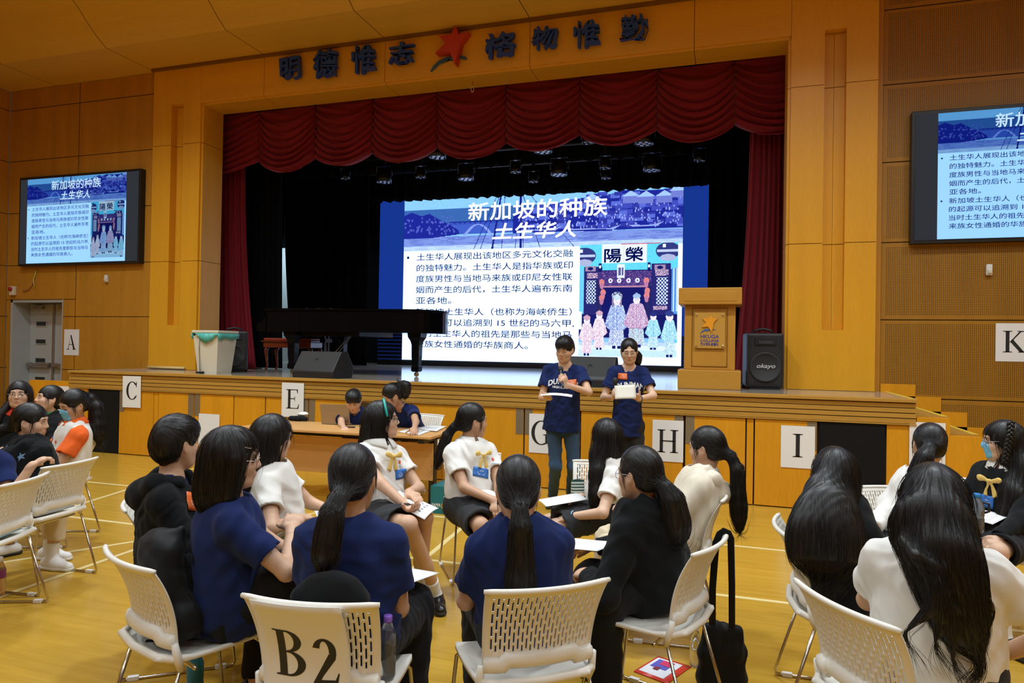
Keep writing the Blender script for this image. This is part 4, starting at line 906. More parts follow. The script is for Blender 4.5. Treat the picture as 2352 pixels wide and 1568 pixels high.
CHS['C8'] = chair_px((1323, 1058), (1455, 1066), 'white chair with a striped pouch standing on its seat', True)
CHS['C10'] = chair_face(1657, 1152, -1, 95, 'white chair under the girl in the cream jacket')
CHS['C1'] = chair_face(289, 1175, 1, -52, 'white chair under the boy in the black hoodie')
CHS['D2'] = chair_px((938, 949.5), (1026, 955), 'white chair behind the table with laptops', True)
CHS['LA'] = chair_face(112, 1083, 1, 112, 'white chair cut off by the left picture edge, the nearer one')
CHS['LB'] = chair_px((88, 1077), (229, 1049), 'white chair with papers under its back, left group')
CHS['LC'] = chair_face(231, 1003, 1, 110, 'white chair under the girl in orange and white')
# ================================================================ SMOOTH SOLIDS (for people and cloth)
V3 = lambda *a: np.array(a if len(a) > 1 else a[0], float)
def unit(v): v = V3(v); return v/(np.linalg.norm(v)+1e-12)
class Prim:
    def __init__(s, kind, k, lo, hi, fn, sub=False): s.kind, s.k, s.lo, s.hi, s.fn, s.sub = kind, k, np.array(lo), np.array(hi), fn, sub
def cap(a, b, ra, rb=None, k=.02, flat=None, fs=1., sub=False, cut=False, cut0=False):
    """tapered round bar a->b; flat = axis squeezed by fs; cut: square-cut end at b"""
    a, b = V3(a), V3(b); rb = ra if rb is None else rb; ax = None if flat is None else unit(flat); ba = b-a; L2 = max(ba @ ba, 1e-9); d_ = unit(ba); R = max(ra, rb)*max(1., fs)
    def fn(P):
        q = P-a; bb = ba
        if ax is not None:
            g = 1/fs-1; q = q+g*(q @ ax)[..., None]*ax; bb = ba+g*(ba @ ax)*ax
        l2 = max(bb @ bb, 1e-9); t = np.clip(q @ bb/l2, 0, 1)
        d = np.linalg.norm(q-t[..., None]*bb, axis=-1)-(ra+(rb-ra)*t)
        if ax is not None: d = d*max(fs, .45)
        if cut: d = np.maximum(d, (P-b) @ d_)
        if cut0: d = np.maximum(d, (a-P) @ d_)
        return d
    return Prim('cap', k, np.minimum(a, b)-R, np.maximum(a, b)+R, fn, sub)
def ell(c, r, k=.02, M=None, sub=False):
    c, r = V3(c), V3(r) if hasattr(r, '__len__') else V3(r, r, r); M = np.eye(3) if M is None else np.array(M); ext = np.abs(M) @ r
    def fn(P):
        q = (P-c) @ M; n = q/r; k0 = np.linalg.norm(n, axis=-1); k1 = np.linalg.norm(n/r, axis=-1)+1e-9
        return k0*(k0-1)/k1
    return Prim('ell', k, c-ext, c+ext, fn, sub)
def half(o, n, k=.01):
    """cut away the side of the plane that n points to"""
    o, n = V3(o), unit(n); return Prim('half', k, V3(-9, -9, -9), V3(9, 9, 9), lambda P: -((P-o) @ n), True)
def smin(a, b, k): h = np.maximum(k-np.abs(a-b), 0)/k; return np.minimum(a, b)-h*h*k*.25
def smax(a, b, k): h = np.maximum(k-np.abs(a-b), 0)/k; return np.maximum(a, b)+h*h*k*.25
def ev_pts(prims, P):
    F = np.full(P.shape[:-1], .3)
    for p in prims:
        d = p.fn(P); F = smax(F, -d, p.k) if p.sub else smin(F, d, p.k)
    return F
def ev_grid(prims, xs, ys, zs):
    F = np.full((len(xs), len(ys), len(zs)), .12)
    for p in prims:
        m_ = p.k+.035; ii = []
        for c, g in enumerate((xs, ys, zs)): ii.append((max(0, np.searchsorted(g, p.lo[c]-m_)-1), min(len(g), np.searchsorted(g, p.hi[c]+m_)+1)))
        (a, b), (c, d), (e, f) = ii
        if b <= a or d <= c or f <= e: continue
        P = np.stack(np.meshgrid(xs[a:b], ys[c:d], zs[e:f], indexing='ij'), -1); v = p.fn(P); blk = F[a:b, c:d, e:f]
        F[a:b, c:d, e:f] = smax(blk, -v, p.k) if p.sub else smin(blk, v, p.k)
    return F
def nets(F, xs, ys, zs):
    """naive surface nets on a box grid"""
    ins = F < 0; nx, ny, nz = F.shape
    c = [ins[i:nx-1+i, j:ny-1+j, k:nz-1+k] for i in (0, 1) for j in (0, 1) for k in (0, 1)]
    s = sum(q.astype(np.int8) for q in c); I, J, K = np.nonzero((s > 0) & (s < 8)); n = len(I)
    if not n: return np.zeros((0, 3)), np.zeros((0, 4), int)
    idx = np.full((nx-1, ny-1, nz-1), -1, np.int64); idx[I, J, K] = np.arange(n)
    acc = np.zeros((n, 3)); cnt = np.zeros(n)
    for ax in range(3):
        for u in (0, 1):
            for v in (0, 1):
                o0 = [0, 0, 0]; o1 = [0, 0, 0]; r = [q for q in range(3) if q != ax]; o0[r[0]] = o1[r[0]] = u; o0[r[1]] = o1[r[1]] = v; o1[ax] = 1
                f0 = F[I+o0[0], J+o0[1], K+o0[2]]; f1 = F[I+o1[0], J+o1[1], K+o1[2]]; m_ = (f0 < 0) != (f1 < 0); t = f0/(f0-f1+1e-12)
                p = np.stack([(xs[I], xs[np.minimum(I+1, nx-1)])[o0[0]], (ys[J], ys[np.minimum(J+1, ny-1)])[o0[1]], (zs[K], zs[np.minimum(K+1, nz-1)])[o0[2]]], -1)
                g = (xs, ys, zs)[ax]; ij = (I, J, K)[ax]; p[:, ax] = g[ij]+t*(g[np.minimum(ij+1, len(g)-1)]-g[ij])
                acc[m_] += p[m_]; cnt[m_] += 1
    V = acc/cnt[:, None]; Q = []
    for ax in range(3):
        r = [(1, 2), (2, 0), (0, 1)][ax]; sl0 = [slice(None)]*3; sl1 = [slice(None)]*3; sl0[ax] = slice(0, -1); sl1[ax] = slice(1, None)
        a, b = ins[tuple(sl0)], ins[tuple(sl1)]; E = np.stack(np.nonzero(a != b), -1); fl = a[tuple(E.T)]
        ok = (E[:, r[0]] > 0) & (E[:, r[1]] > 0) & (E[:, r[0]] < (nx, ny, nz)[r[0]]-1) & (E[:, r[1]] < (nx, ny, nz)[r[1]]-1); E, fl = E[ok], fl[ok]
        e0 = np.zeros(3, int); e1 = np.zeros(3, int); e0[r[0]] = 1; e1[r[1]] = 1
        q = np.stack([idx[tuple((E-e0-e1).T)], idx[tuple((E-e1).T)], idx[tuple(E.T)], idx[tuple((E-e0).T)]], -1)
        q[~fl] = q[~fl][:, ::-1]; Q.append(q)
    return V, np.concatenate(Q)
def solid(prims, lo, hi, res, wr=None):
    xs, ys, zs = [np.arange(lo[i], hi[i]+res, res) for i in range(3)]
    F = ev_grid(prims, xs, ys, zs)
    if wr is not None:
        I = np.nonzero(np.abs(F) < .03); F[I] += wr(np.stack([xs[I[0]], ys[I[1]], zs[I[2]]], -1))
    return nets(F, xs, ys, zs)
def bounds(prims, pad=.03):
    ad = [p for p in prims if not p.sub]; return np.min([p.lo for p in ad], 0)-pad, np.max([p.hi for p in ad], 0)+pad
def folds(seed, a=.004, fine=.0024, kz=1.):
    r = np.random.RandomState(seed); k = r.randn(5, 3)*np.array([16, 16, 13*kz]); k2 = r.randn(4, 3)*np.array([45, 45, 34]); ph = r.rand(9)*6
    def w(P):
        s = 0; wp = sin_(P @ k[0]+ph[0])*1.3+sin_(P @ k[1]+ph[1])
        for i in range(2, 5): s = s+a*.5*np.abs(sin_(P @ k[i]*1.3+ph[i]+wp))
        for i in range(4): s = s+fine*.5*sin_(P @ k2[i]+ph[5+i]+wp*1.5)
        return s-a*.5
    return w
sin_ = np.sin
def to_mesh(name, parts, parent=None, ob=None):
    """parts: (verts, quads, material) pieces of ONE object"""
    V, Q, MI, mats, b = [], [], [], [], 0; T = []
    for v, f, m_ in parts:
        if m_ not in mats: mats.append(m_)
        V.append(np.asarray(v, float)); i = mats.index(m_)
        if isinstance(f, np.ndarray): Q += (f+b).tolist(); MI += [i]*len(f)
        else: Q += [tuple(k+b for k in q) for q in f]; MI += [i]*len(f)
        b += len(v)
    me = bpy.data.meshes.new(name); me.from_pydata(np.concatenate(V).tolist(), [], Q)
    for m_ in mats: me.materials.append(m_)
    me.polygons.foreach_set('material_index', MI); me.polygons.foreach_set('use_smooth', [True]*len(Q)); me.update()
    return link(name, me, parent)
def rotz(a): c, s = cos(a), sin(a); return np.array([[c, -s, 0], [s, c, 0], [0, 0, 1.]])
def rotx(a): c, s = cos(a), sin(a); return np.array([[1, 0, 0], [0, c, -s], [0, s, c]])
def roty(a): c, s = cos(a), sin(a); return np.array([[c, 0, s], [0, 1, 0], [-s, 0, c]])
# ================================================================ PEOPLE
def skinmat(name, c):
    m = mat(name, c, .48, spec=.4, vary=.05, bscale=18); b = m.node_tree.nodes['Principled BSDF']
    b.inputs['Subsurface Weight'].default_value = .12; b.inputs['Subsurface Radius'].default_value = (.012, .004, .002); return m
SKIN = [skinmat('skin_light', (.70, .45, .31)), skinmat('skin_medium', (.64, .39, .255)), skinmat('skin_tan', (.54, .31, .19))]
M_HAIR = mat('hair_black', (.0085, .0075, .007), .42, spec=.4, bump=.12, bscale=170, stretch=(1, 1, .05))
M_STRAND = mat('hair_strand', (.011, .009, .008), .40, spec=.45)
M_STRAND2 = mat('hair_strand_brown', (.020, .014, .010), .42, spec=.45)
M_LIP = mat('lip', (.50, .19, .15), .4); M_EYE = mat('eye_white', (.75, .72, .68), .25); M_IRIS = mat('iris', (.012, .007, .005), .12); M_BROW = mat('brow', (.022, .015, .012), .7)
def cloth(name, c, rough=.85, b=.25, sc=220, sheen=.05): return mat(name, c, rough, spec=.15, bump=b*.22, bscale=sc*2.2, sheen=sheen)
C_NAVY = cloth('navy_cotton', (.0095, .020, .092)); C_WHITE = cloth('white_cotton', (.80, .78, .73)); C_GREY = cloth('charcoal_wool', (.030, .031, .033)); C_BLACK = cloth('black_fleece', (.0085, .0095, .0105), .95, .4, 160)
C_CREAM = cloth('cream_fleece', (.74, .66, .52), .9, .3, 160); C_JEAN = cloth('blue_denim', (.042, .080, .150), .9, .5, 300); C_BLKT = cloth('black_trouser', (.010, .010, .012)); C_KHAKI = cloth('cream_trouser', (.66, .55, .38)); C_GREEN = cloth('green_trouser', (.28, .34, .16))
C_SOCK = cloth('white_sock', (.80, .79, .76)); C_SHOE = mat('black_shoe', (.010, .010, .011), .28, spec=.6); C_SNEAK = mat('black_sneaker', (.014, .014, .015), .7); C_SNEAKW = mat('white_sneaker', (.78, .77, .74), .45); C_SOLE = mat('shoe_sole', (.02, .02, .02), .6)
C_ORANGE = cloth('orange_cotton', (.80, .13, .02)); C_RED = cloth('red_collar', (.60, .05, .02)); C_GREENC = cloth('green_collar', (.02, .22, .06)); M_BOW = cloth('yellow_bow', (.80, .56, .16)); M_MASK = cloth('blue_mask', (.20, .55, .82), .9, .3, 90)
M_TAGO = mat('orange_tag', (.78, .16, .03), .5); M_TAGB = mat('blue_tag', (.03, .16, .52), .5); M_GLS = bpy.data.materials.new('spectacle_lens'); M_GLS.use_nodes = True; _n = M_GLS.node_tree; _n.nodes.clear()
_t = N(_n, 'ShaderNodeBsdfTransparent'); _g = N(_n, 'ShaderNodeBsdfGlossy'); _g.inputs['Roughness'].default_value = .05; _x = N(_n, 'ShaderNodeMixShader'); _x.inputs[0].default_value = .07; _o = N(_n, 'ShaderNodeOutputMaterial')
L(_n, _t.outputs[0], _x.inputs[1]); L(_n, _g.outputs[0], _x.inputs[2]); L(_n, _x.outputs[0], _o.inputs[0])
def head_prims(H, c, s=1.):
    """H: 3x3 columns right, face, up; c: centre between the ears at eye level"""
    g = lambda x, y, z: c+H @ (V3(x, y, z)*s)
    p = [ell(g(0, -.012, .030), V3(.074, .093, .088)*s, .02, H), ell(g(0, .022, -.034), V3(.061, .066, .080)*s, .03*s, H), cap(g(-.024, .046, -.086), g(.024, .046, -.086), .024*s, k=.03*s), ell(g(0, .064, -.100), .014*s, .03*s), cap(g(-.052, -.005, -.03), g(-.030, .040, -.084), .026*s, .020*s, .03*s), cap(g(.052, -.005, -.03), g(.030, .040, -.084), .026*s, .020*s, .03*s)]
    for q in (-1, 1): p += [ell(g(q*.038, .052, -.030), .027*s, .025*s)]
    p += [cap(g(-.034, .074, .022), g(.034, .074, .022), .012*s, k=.02*s)]
    for q in (-1, 1): p += [ell(g(q*.031, .098, .003), V3(.019, .016, .013)*s, .014*s, H, True), ell(g(q*.031, .070, .003), V3(.0155, .0145, .0115)*s, .006*s, H)]
    p += [cap(g(0, .082, .006), g(0, .098, -.028), .0075*s, .0105*s, .014*s), ell(g(-.0115, .089, -.033), .0078*s, .008*s), ell(g(.0115, .089, -.033), .0078*s, .008*s)]
    p += [cap(g(-.015, .080, -.0575), g(.015, .080, -.0575), .008*s, k=.012*s), cap(g(-.012, .079, -.068), g(.012, .079, -.068), .0085*s, k=.012*s), cap(g(-.02, .094, -.0625), g(.02, .094, -.0625), .003*s, k=.004*s, sub=True)]
    E = H @ rotz(0)
    for q in (-1, 1): p += [ell(g(q*.0765, -.013, -.008), V3(.0098, .017, .029)*s, .007*s, H @ rotz(q*.35)), ell(g(q*.0845, -.008, -.005), V3(.005, .011, .019)*s, .004*s, H @ rotz(q*.35), True)]
    return p
def hand_prims(W, d, n, side, curl=.5, spread=1., s=1.):
    d, n = unit(d), unit(n); n = unit(n-d*(n @ d)); l = np.cross(d, n)*side; p = [cap(W-d*.01, W+d*.06*s, .024*s, .034*s, .012, n, .55), cap(W+d*.055*s-l*.022*s, W+d*.055*s+l*.022*s, .024*s, k=.012, flat=n, fs=.6)]
    for i, (o, L_) in enumerate(((.029, .072), (.0105, .080), (-.0085, .074), (-.0265, .058))):
        q = W+d*(.078-.006*(i == 3))*s+l*o*s; dd = unit(d+l*o*1.6*spread); cu = curl*(.8+.13*i) if not hasattr(curl, '__len__') else curl[i]
        for j, fr in enumerate((.45, .31, .24)):
            a = cu*(j+1)*.9-cu*.3; e = dd*cos(a)+n*sin(a); q2 = q+e*L_*fr*s; r0 = (.0098, .0088, .0078)[j]*s; p.append(cap(q, q2, r0, r0*.9, .004)); q = q2
    q = W+d*.022*s+l*.026*s+n*.004; e = unit(d*.62+l*.62+n*.42); q2 = q+e*.048*s; p.append(cap(q, q2, .0145*s, .011*s, .012)); e2 = unit(e+d*.45+n*.2*min(1.5, np.mean(curl)+.3)); p.append(cap(q2, q2+e2*.034*s, .0105*s, .0085*s, .004))
    return p
def ik(S, W, la, lb, hint):
    S, W = V3(S), V3(W); d = W-S; D = min(np.linalg.norm(d), (la+lb)*.995); u = unit(d); W = S+u*D; x = (la*la-lb*lb+D*D)/(2*D); h = math.sqrt(max(la*la-x*x, 0)); hn = V3(hint); hn = unit(hn-u*(hn @ u)); return S+u*x+hn*h, W
PS = 1.05
class Person:
    def __init__(s, label, pel, yaw, head, face, sit=True, skin=1, far=False, twist=0., arms=None, legs=None, group=None, hs=1., sh=.150, seed=0, pw=1.):
        s.o = V3(pel[0], pel[1], 0); s.a = radians(yaw); s.Rz = rotz(s.a); s.seed = seed; s.far = far; s.label = label; s.skin = SKIN[skin]; s.parts = []; s.hs = hs; s.sit = sit; s.pw = pw
        s.h = V3(0, 0, pel[2]/PS); pel = (pel[0], pel[1], pel[2]/PS); s.c = s.loc(head); fy, fp, fr = (list(face)+[0, 0])[:3]
        s.H = rotz(radians(fy)-s.a) @ rotx(radians(fp)) @ roty(radians(fr))
        s.n = s.c+s.H @ V3(0, -.030, -.105)*hs*.4+V3(0, 0, 0)*.0+unit((s.h+V3(0, 0, .1))-s.c)*.125*hs
        s.u = unit(s.n-s.h); tw = rotz(radians(twist)); s.X = tw @ V3(1, 0, 0); s.X = unit(s.X-s.u*(s.X @ s.u)); s.Yf = np.cross(s.u, s.X); s.L = np.linalg.norm(s.n-s.h)
        s.B = np.stack([s.X, s.Yf, s.u], 1); s.S = {q: s.n-s.u*.062+s.X*q*sh for q in (-1, 1)}
        arms = arms or {}; s.E, s.W, s.hd = {}, {}, {}
        for q in (-1, 1):
            a = arms.get(q, {}); w = s.loc(a['w']) if 'w' in a else (a['wl'] if 'wl' in a else (V3(q*.13, .30, pel[2]+.11) if sit else V3(q*.24, .05, pel[2]-.05)))
            s.E[q], s.W[q] = ik(s.S[q], w, .265, .235, s.dloc(a['e']) if 'e' in a else V3(q*.7, -.6, -.5)); s.hd[q] = a
        legs = legs or {}; s.K, s.A, s.ft = {}, {}, {}
        for q in (-1, 1):
            l = legs.get(q, {}); s.HJ = s.HJ if hasattr(s, 'HJ') else {}; s.HJ[q] = s.h+V3(q*.082, 0, -.005)
            if sit: kn = s.loc(l['k']) if 'k' in l else V3(q*.125, .42, pel[2]-.04); an = s.loc(l['a']) if 'a' in l else V3(q*.12, .40, .085)
            else: kn = V3(q*.095, .02, .48) if 'k' not in l else s.loc(l['k']); an = V3(q*.10, -.03, .085) if 'a' not in l else s.loc(l['a'])
            s.K[q], s.A[q] = kn, an; s.ft[q] = s.dloc(l['t']) if 't' in l else unit(V3(q*.15, 1, 0))
    def loc(s, p): return s.Rz.T @ (V3(p)-s.o)/PS
    def dloc(s, d): return s.Rz.T @ V3(d)
    def wld(s, p): return s.Rz @ V3(p)*PS+s.o
    def hp(s, x, y, z): return s.c+s.H @ (V3(x, y, z)*s.hs)
    def tp(s, x, y, z): return s.h+s.B @ V3(x, y, z)          # torso frame: z from the hips along the spine
    def body(s):
        u, X, Yf, L_, n, w = s.u, s.X, s.Yf, s.L, s.n, s.pw; p = [cap(s.HJ[-1], s.HJ[1], .080*w, k=.05), cap(s.h+u*.06, s.h+u*.2, .108*w, .098*w, .06, Yf, .78), ell(s.h+u*L_*.66, V3(.132*w, .095, .165), .05, s.B), cap(s.S[-1]*.9+s.S[1]*.1, s.S[1]*.9+s.S[-1]*.1, .048, k=.04)]
        p += [cap(n-u*.05, s.hp(0, -.022, -.06), .054, .047, .02)]
        for q in (-1, 1): p += [cap(n+u*.012, s.S[q]+u*.012, .036, .036, .035), cap(s.S[q], s.E[q], .046, .034, .03), cap(s.E[q], s.W[q], .036, .024, .015), cap(s.HJ[q], s.K[q], .074, .052, .03), cap(s.K[q], s.A[q]*.6+s.K[q]*.4, .050, .045, .02), cap(s.A[q]*.55+s.K[q]*.45, s.A[q], .045, .032, .02), cap(s.A[q]+V3(0, 0, -.045), s.A[q]+s.ft[q]*.13+V3(0, 0, -.055), .028, .022, .03)]
        hd = head_prims(s.H, s.c, s.hs); hands = {}
        for q in (-1, 1):
            a = s.hd[q]; d = s.dloc(a['d']) if 'd' in a else s.W[q]-s.E[q]; nn = s.dloc(a['n']) if 'n' in a else V3(-q*.3, .1, -1); hands[q] = hand_prims(s.W[q], d, nn, q, a.get('curl', .45), a.get('spread', 1.), .95)
        r = .011 if s.far else .0095; allp = p+hd; lo, hi = bounds(p+hd+hands[-1]+hands[1]); V, Q = solid(p, lo, hi, r); out = []
        # fine meshes: head and hands; coarse faces inside their boxes are dropped
        fr = .0045 if s.far else .0038; boxes = []
        neck = [p[4]]+[x for x in p[5:] if 0]
        pr = neck+hd; hlo, hhi = bounds(hd, .012); Vh, Qh = solid(pr, hlo, hhi, fr); out.append((Vh, Qh, s.skin))
        s.hair_floor = hd
        for q in (-1, 1):
            if not s.hd[q].get('hide'):
                fa = cap(s.E[q]*.25+s.W[q]*.75, s.W[q], .027, .024, .015); hb = hands[q]+[fa]; a, b = bounds(hands[q], .01); v, f = solid(hb, a, b, .004); out.append((v, f, s.skin))
        out.insert(0, (V, Q, s.skin)); out += s.features(hd)
        s.ob = to_mesh('person', out); s.ob.location = s.o; s.ob.rotation_euler = (0, 0, s.a); s.ob.scale = (PS, PS, PS); tag(s.ob, s.label, 'person'); return s
    def fy(s, hd, x, z):
        ys = np.linspace(.13, .02, 111); P = np.stack([s.hp(x, y, z) for y in ys]); f = ev_pts(hd, P); i = np.argmax(f < 0); return ys[i] if (f < 0).any() else .03
    def features(s, hd):
        out = []; b = MB(); e = getattr(s, 'eyes', 'open')
        def add(mb, m_): out.append((mb.v, mb.f, m_))
        M_ = Matrix.Identity(4); R = s.H*s.hs
        for i in range(3):
            for j in range(3): M_[i][j] = R[i, j]
            M_[i][3] = s.c[i]
        bw, ew, ir, lp = MB(), MB(), MB(), MB()
        for q in (-1, 1):
            pts = [(q*x, s.fy(hd, q*x, z)+.0012, z) for x, z in ((.014, .0215), (.024, .025), (.036, .026), (.047, .021))]; bw.tube(pts, [.0022, .0032, .0028, .0012], 6, T=M_)
            y = s.fy(hd, q*.031, .003)
            if e == 'open':
                ew.ball((q*.031, y-.0015, .002), (.0125, .0045, .0052), T=M_); ir.ball((q*.031+getattr(s, 'gaze', 0)*.004, y+.0012, .002), (.0052, .0026, .0052), T=M_)
            zz = .0075 if e == 'open' else -.004
            bw.tube([(q*x, s.fy(hd, q*x, z+zz)+.0012, z+zz) for x, z in ((.017, -.004), (.024, .0), (.032, .0012), (.040, -.001), (.046, -.004))], [.0008, .0016, .0018, .0018, .001], 6, T=M_)
        lp.ball((0, s.fy(hd, 0, -.058)-.0025, -.0585), (.0195, .0052, .0042), T=M_); lp.ball((0, s.fy(hd, 0, -.068)-.0030, -.0675), (.0165, .0055, .0052), T=M_)
        add(bw, M_BROW); add(lp, M_LIP)
        if e == 'open': add(ew, M_EYE); add(ir, M_IRIS)
        return out
    # ------------------------------------------------------------ clothes
    def wear(s, name, prims, m_, res=None, wr=None, extra=None):
        lo, hi = bounds(prims); res = res or (.0095 if s.far else .0075); V, Q = solid(prims, lo, hi, res, wr); o = to_mesh(name, [(V, Q, m_)]+(extra or []), s.ob); setattr(s, name, (V, Q)); return o
    def shirt(s, m_=C_NAVY, sleeve=.58, lng=False, hem=-.05, loose=1., collar=.060, name='shirt', amp=.005, wide=1., neckz=0., sl_r=.060):
        u, Yf, L_ = s.u, s.Yf, s.L; w = wide*s.pw; p = [ell(s.h+u*L_*.66, V3(.152*w, .116*loose, .19), .05, s.B), cap(s.h+u*.30, s.h+u*(hem+.11 if s.sit else hem-.10), .142*w*loose, (.160 if s.sit else .180)*w*loose, .06, Yf, .78 if s.sit else .80), cap(s.S[-1]*.93+s.S[1]*.07, s.S[1]*.93+s.S[-1]*.07, .058, k=.05)]
        if hem < .06 and s.sit: p.append(cap(s.h+u*.12+Yf*.02, s.h+u*.02+Yf*.03, .148*w*loose, .150*w*loose, .05, Yf, .84))
        for q in (-1, 1):
            p.append(cap(s.n+u*.004, s.S[q]+u*.018, .046, .042, .04)); S, E, W = s.S[q], s.E[q], s.W[q]
            if lng: p += [cap(S, E, sl_r+.004, sl_r, .035), cap(E, W*.97+E*.03, sl_r-.002, sl_r-.018, .03, cut=True)]
            else: e = S+(E-S)*sleeve; p.append(cap(S, e, sl_r, sl_r+.010, .035, cut=True))
        p.append(half(s.h+u*hem, -u+Yf*0, .012))
        p.append(cap(s.n-u*(.018+neckz)+Yf*.012, s.n+u*.10+Yf*.03, collar, collar+.004, .012, sub=True))
        for q in (-1, 1):
            S, E, W = s.S[q], s.E[q], s.W[q]
            if lng: d = unit(W-E); p.append(cap(W, W+d*.05, .026, .028, .006, sub=True))
            else: d = unit(E-S); e = S+(E-S)*sleeve; p.append(cap(e-d*.004, e+d*.05, sl_r-.012, sl_r-.006, .006, sub=True))
        s.shirt_prims = p; return s.wear(name, p, m_, None, folds(s.seed, amp))
    def hood(s, m_=C_BLACK):
        t = lambda x, y, z: s.n+s.B @ V3(x, y, z); p = [cap(t(-.09, .045, .005), t(-.10, -.05, .0), .034, .042, .05), cap(t(.09, .045, .005), t(.10, -.05, .0), .034, .042, .05), cap(t(-.10, -.05, .0), t(0, -.125, -.055), .045, .055, .05), cap(t(.10, -.05, .0), t(0, -.125, -.055), .045, .055, .05), cap(t(-.05, -.105, -.08), t(.05, -.105, -.08), .045, k=.05)]
        p.append(cap(t(0, -.05, .03), t(0, -.02, .16), .066, .09, .03, sub=True)); return s.wear('hood', p, m_, None, folds(s.seed+5, .006, .002))
    def collar(s, m_=C_WHITE):
        t = lambda x, y, z: s.n+s.B @ V3(x, y, z); b = MB(); n = 30; R = [(.058, .072), (.066, .078), (.108, .036), (.105, .026), (.064, .052)]; v = []
        for i in range(n+1):
            a = radians(100+340*i/n-0); fr = abs((i/n)*2-1)
            for j, (r, z) in enumerate(R): rr = r*(1+.10*fr*(j in (2, 3))); v.append(t(rr*cos(a), rr*sin(a)*.92+.004, z-.024*fr-.018*(j in (2, 3))*fr**4))
        k = len(R); b.add(v, [(i*k+j, i*k+(j+1) % k, (i+1)*k+(j+1) % k, (i+1)*k+j) for i in range(n) for j in range(k)], m_, True); return b.build('collar', parent=s.ob)
    def trousers(s, m_, r0=.094, r1=.074, r2=.058, length=.93):
        p = [cap(s.h+s.u*.05, s.h+s.u*.10, .126*s.pw, .122*s.pw, .05, s.Yf, .85), cap(s.HJ[-1], s.HJ[1], .098 if s.sit else .086, k=.05)]
        for q in (-1, 1): e = s.K[q]+(s.A[q]-s.K[q])*length; p += [cap(s.HJ[q], s.K[q], r0, r1, .04), cap(s.K[q], e, r1, r2, .03, cut=True)]
        for q in (-1, 1): e = s.K[q]+(s.A[q]-s.K[q])*length; d = unit(s.A[q]-s.K[q]); p.append(cap(e+d*.0, e+d*.05, r2-.014, k=.005, sub=True))
        return s.wear('trousers', p, m_, None, folds(s.seed+11, .006, .002))
    def skirt(s, m_=C_GREY, to=.86):
        p = [cap(s.h+s.u*.06, s.h+s.u*.11, .126*s.pw, .120*s.pw, .05, s.Yf, .85), cap(s.HJ[-1], s.HJ[1], .104, k=.05)]
        for q in (-1, 1): e = s.HJ[q]+(s.K[q]-s.HJ[q])*to; p.append(cap(s.HJ[q], e, .098, .098, .11, cut=True))
        mK = (s.K[1]+s.K[-1])/2; mH = s.h; e = mH+(mK-mH)*to; p.append(cap(mH+V3(0, 0, -.01), e+V3(0, 0, -.02), .09, .085, .08, cut=True))
        for q in (-1, 1): e = s.HJ[q]+(s.K[q]-s.HJ[q])*to; d = unit(s.K[q]-s.HJ[q]); p.append(cap(e-d*.0, e+d*.06, .078, k=.006, sub=True))
        return s.wear('skirt', p, m_, None, folds(s.seed+13, .006, .002))
    def shoes(s, m_=C_SHOE, sole=C_SOLE, sock=None, sock_h=.10):
        for q in (-1, 1):
            A = s.A[q]; t = unit(V3(s.ft[q][0], s.ft[q][1], 0)); g = V3(A[0], A[1], 0); p = [cap(g-t*.045+V3(0, 0, .042), g+t*.05+V3(0, 0, .042), .040, .042, .02), cap(g+t*.04+V3(0, 0, .034), g+t*.145+V3(0, 0, .026), .041, .034, .03), cap(g-t*.02+V3(0, 0, .05), A+V3(0, 0, -.012), .040, .042, .02), half((0, 0, .004), (0, 0, -1), .004), cap(A+V3(0, 0, -.012), A+V3(0, 0, .05), .036, k=.006, sub=True)]
            lo, hi = bounds(p[:3]); V, Q = solid(p, lo, hi, .007); o = to_mesh('shoe', [(V, Q, m_)], s.ob)
            p2 = [cap(g-t*.045+V3(0, 0, .02), g+t*.05+V3(0, 0, .02), .045, .044, .02), cap(g+t*.05+V3(0, 0, .02), g+t*.146+V3(0, 0, .02), .045, .037, .02), half((0, 0, .001), (0, 0, -1), .002), half((0, 0, .024), (0, 0, 1), .003)]
            V, Q = solid(p2, *bounds(p2[:2]), .007); to_mesh('sole', [(V, Q, sole)], o)
            if sock: d = unit(s.K[q]-A); p3 = [cap(A+V3(0, 0, -.03), A+d*sock_h, .040, .043, .02, cut=True), cap(A+V3(0, 0, -.03), A+t*.09+V3(0, 0, -.045), .036, .028, .03)]; V, Q = solid(p3, *bounds(p3), .008, folds(s.seed+3, .002, .001)); to_mesh('sock', [(V, Q, sock)], s.ob)
    # ------------------------------------------------------------ hair
    def hair(s, style='pony', tail=None, tie=(0, -.118, .0), curtain=None, fringe=0., strands=None, locks=None, top=0., tie_mat=M_HAIR, ears=True, brown=.12, width=1., part=0., cflat=None):
        g = s.hp; H = s.H; hs = s.hs; p = [ell(g(0, -.015, .034), V3(.085*width, .103, .096+top)*hs, .02, H)]
        if style == 'short': p += [ell(g(0, .022, .066), V3(.074, .078, .058)*hs, .03, H), ell(g(0, -.055, -.01), V3(.076, .064, .075)*hs, .03, H)]
        if style in ('long', 'bob'): p += [cap(g(0, -.035, .0), g(0, -.045, -.10), .088*hs*width, .09*hs*width, .04)]
        if style == 'bob':
            for q in (-1, 1): p += [cap(g(q*.066, .012, .0), g(q*.074, .0, -.135), .034, .036, .04)]
            p += [cap(g(0, -.06, -.05), g(0, -.065, -.150), .075, .082, .04, H[:, 1], .8)]
        T = []
        if style == 'pony':
            tp = g(*tie); p += [ell(g(0, -.050, -.03), V3(.068, .052, .055)*hs, .03, H), cap(g(0, -.07, 0), tp, .05, .017, .03)]; T = [(tp, .018)]+[(V3(a), r) for a, r in tail]
        if curtain: T = [(V3(a), r) for a, r in curtain]
        yb = s.Yf if cflat is None else unit(cflat)
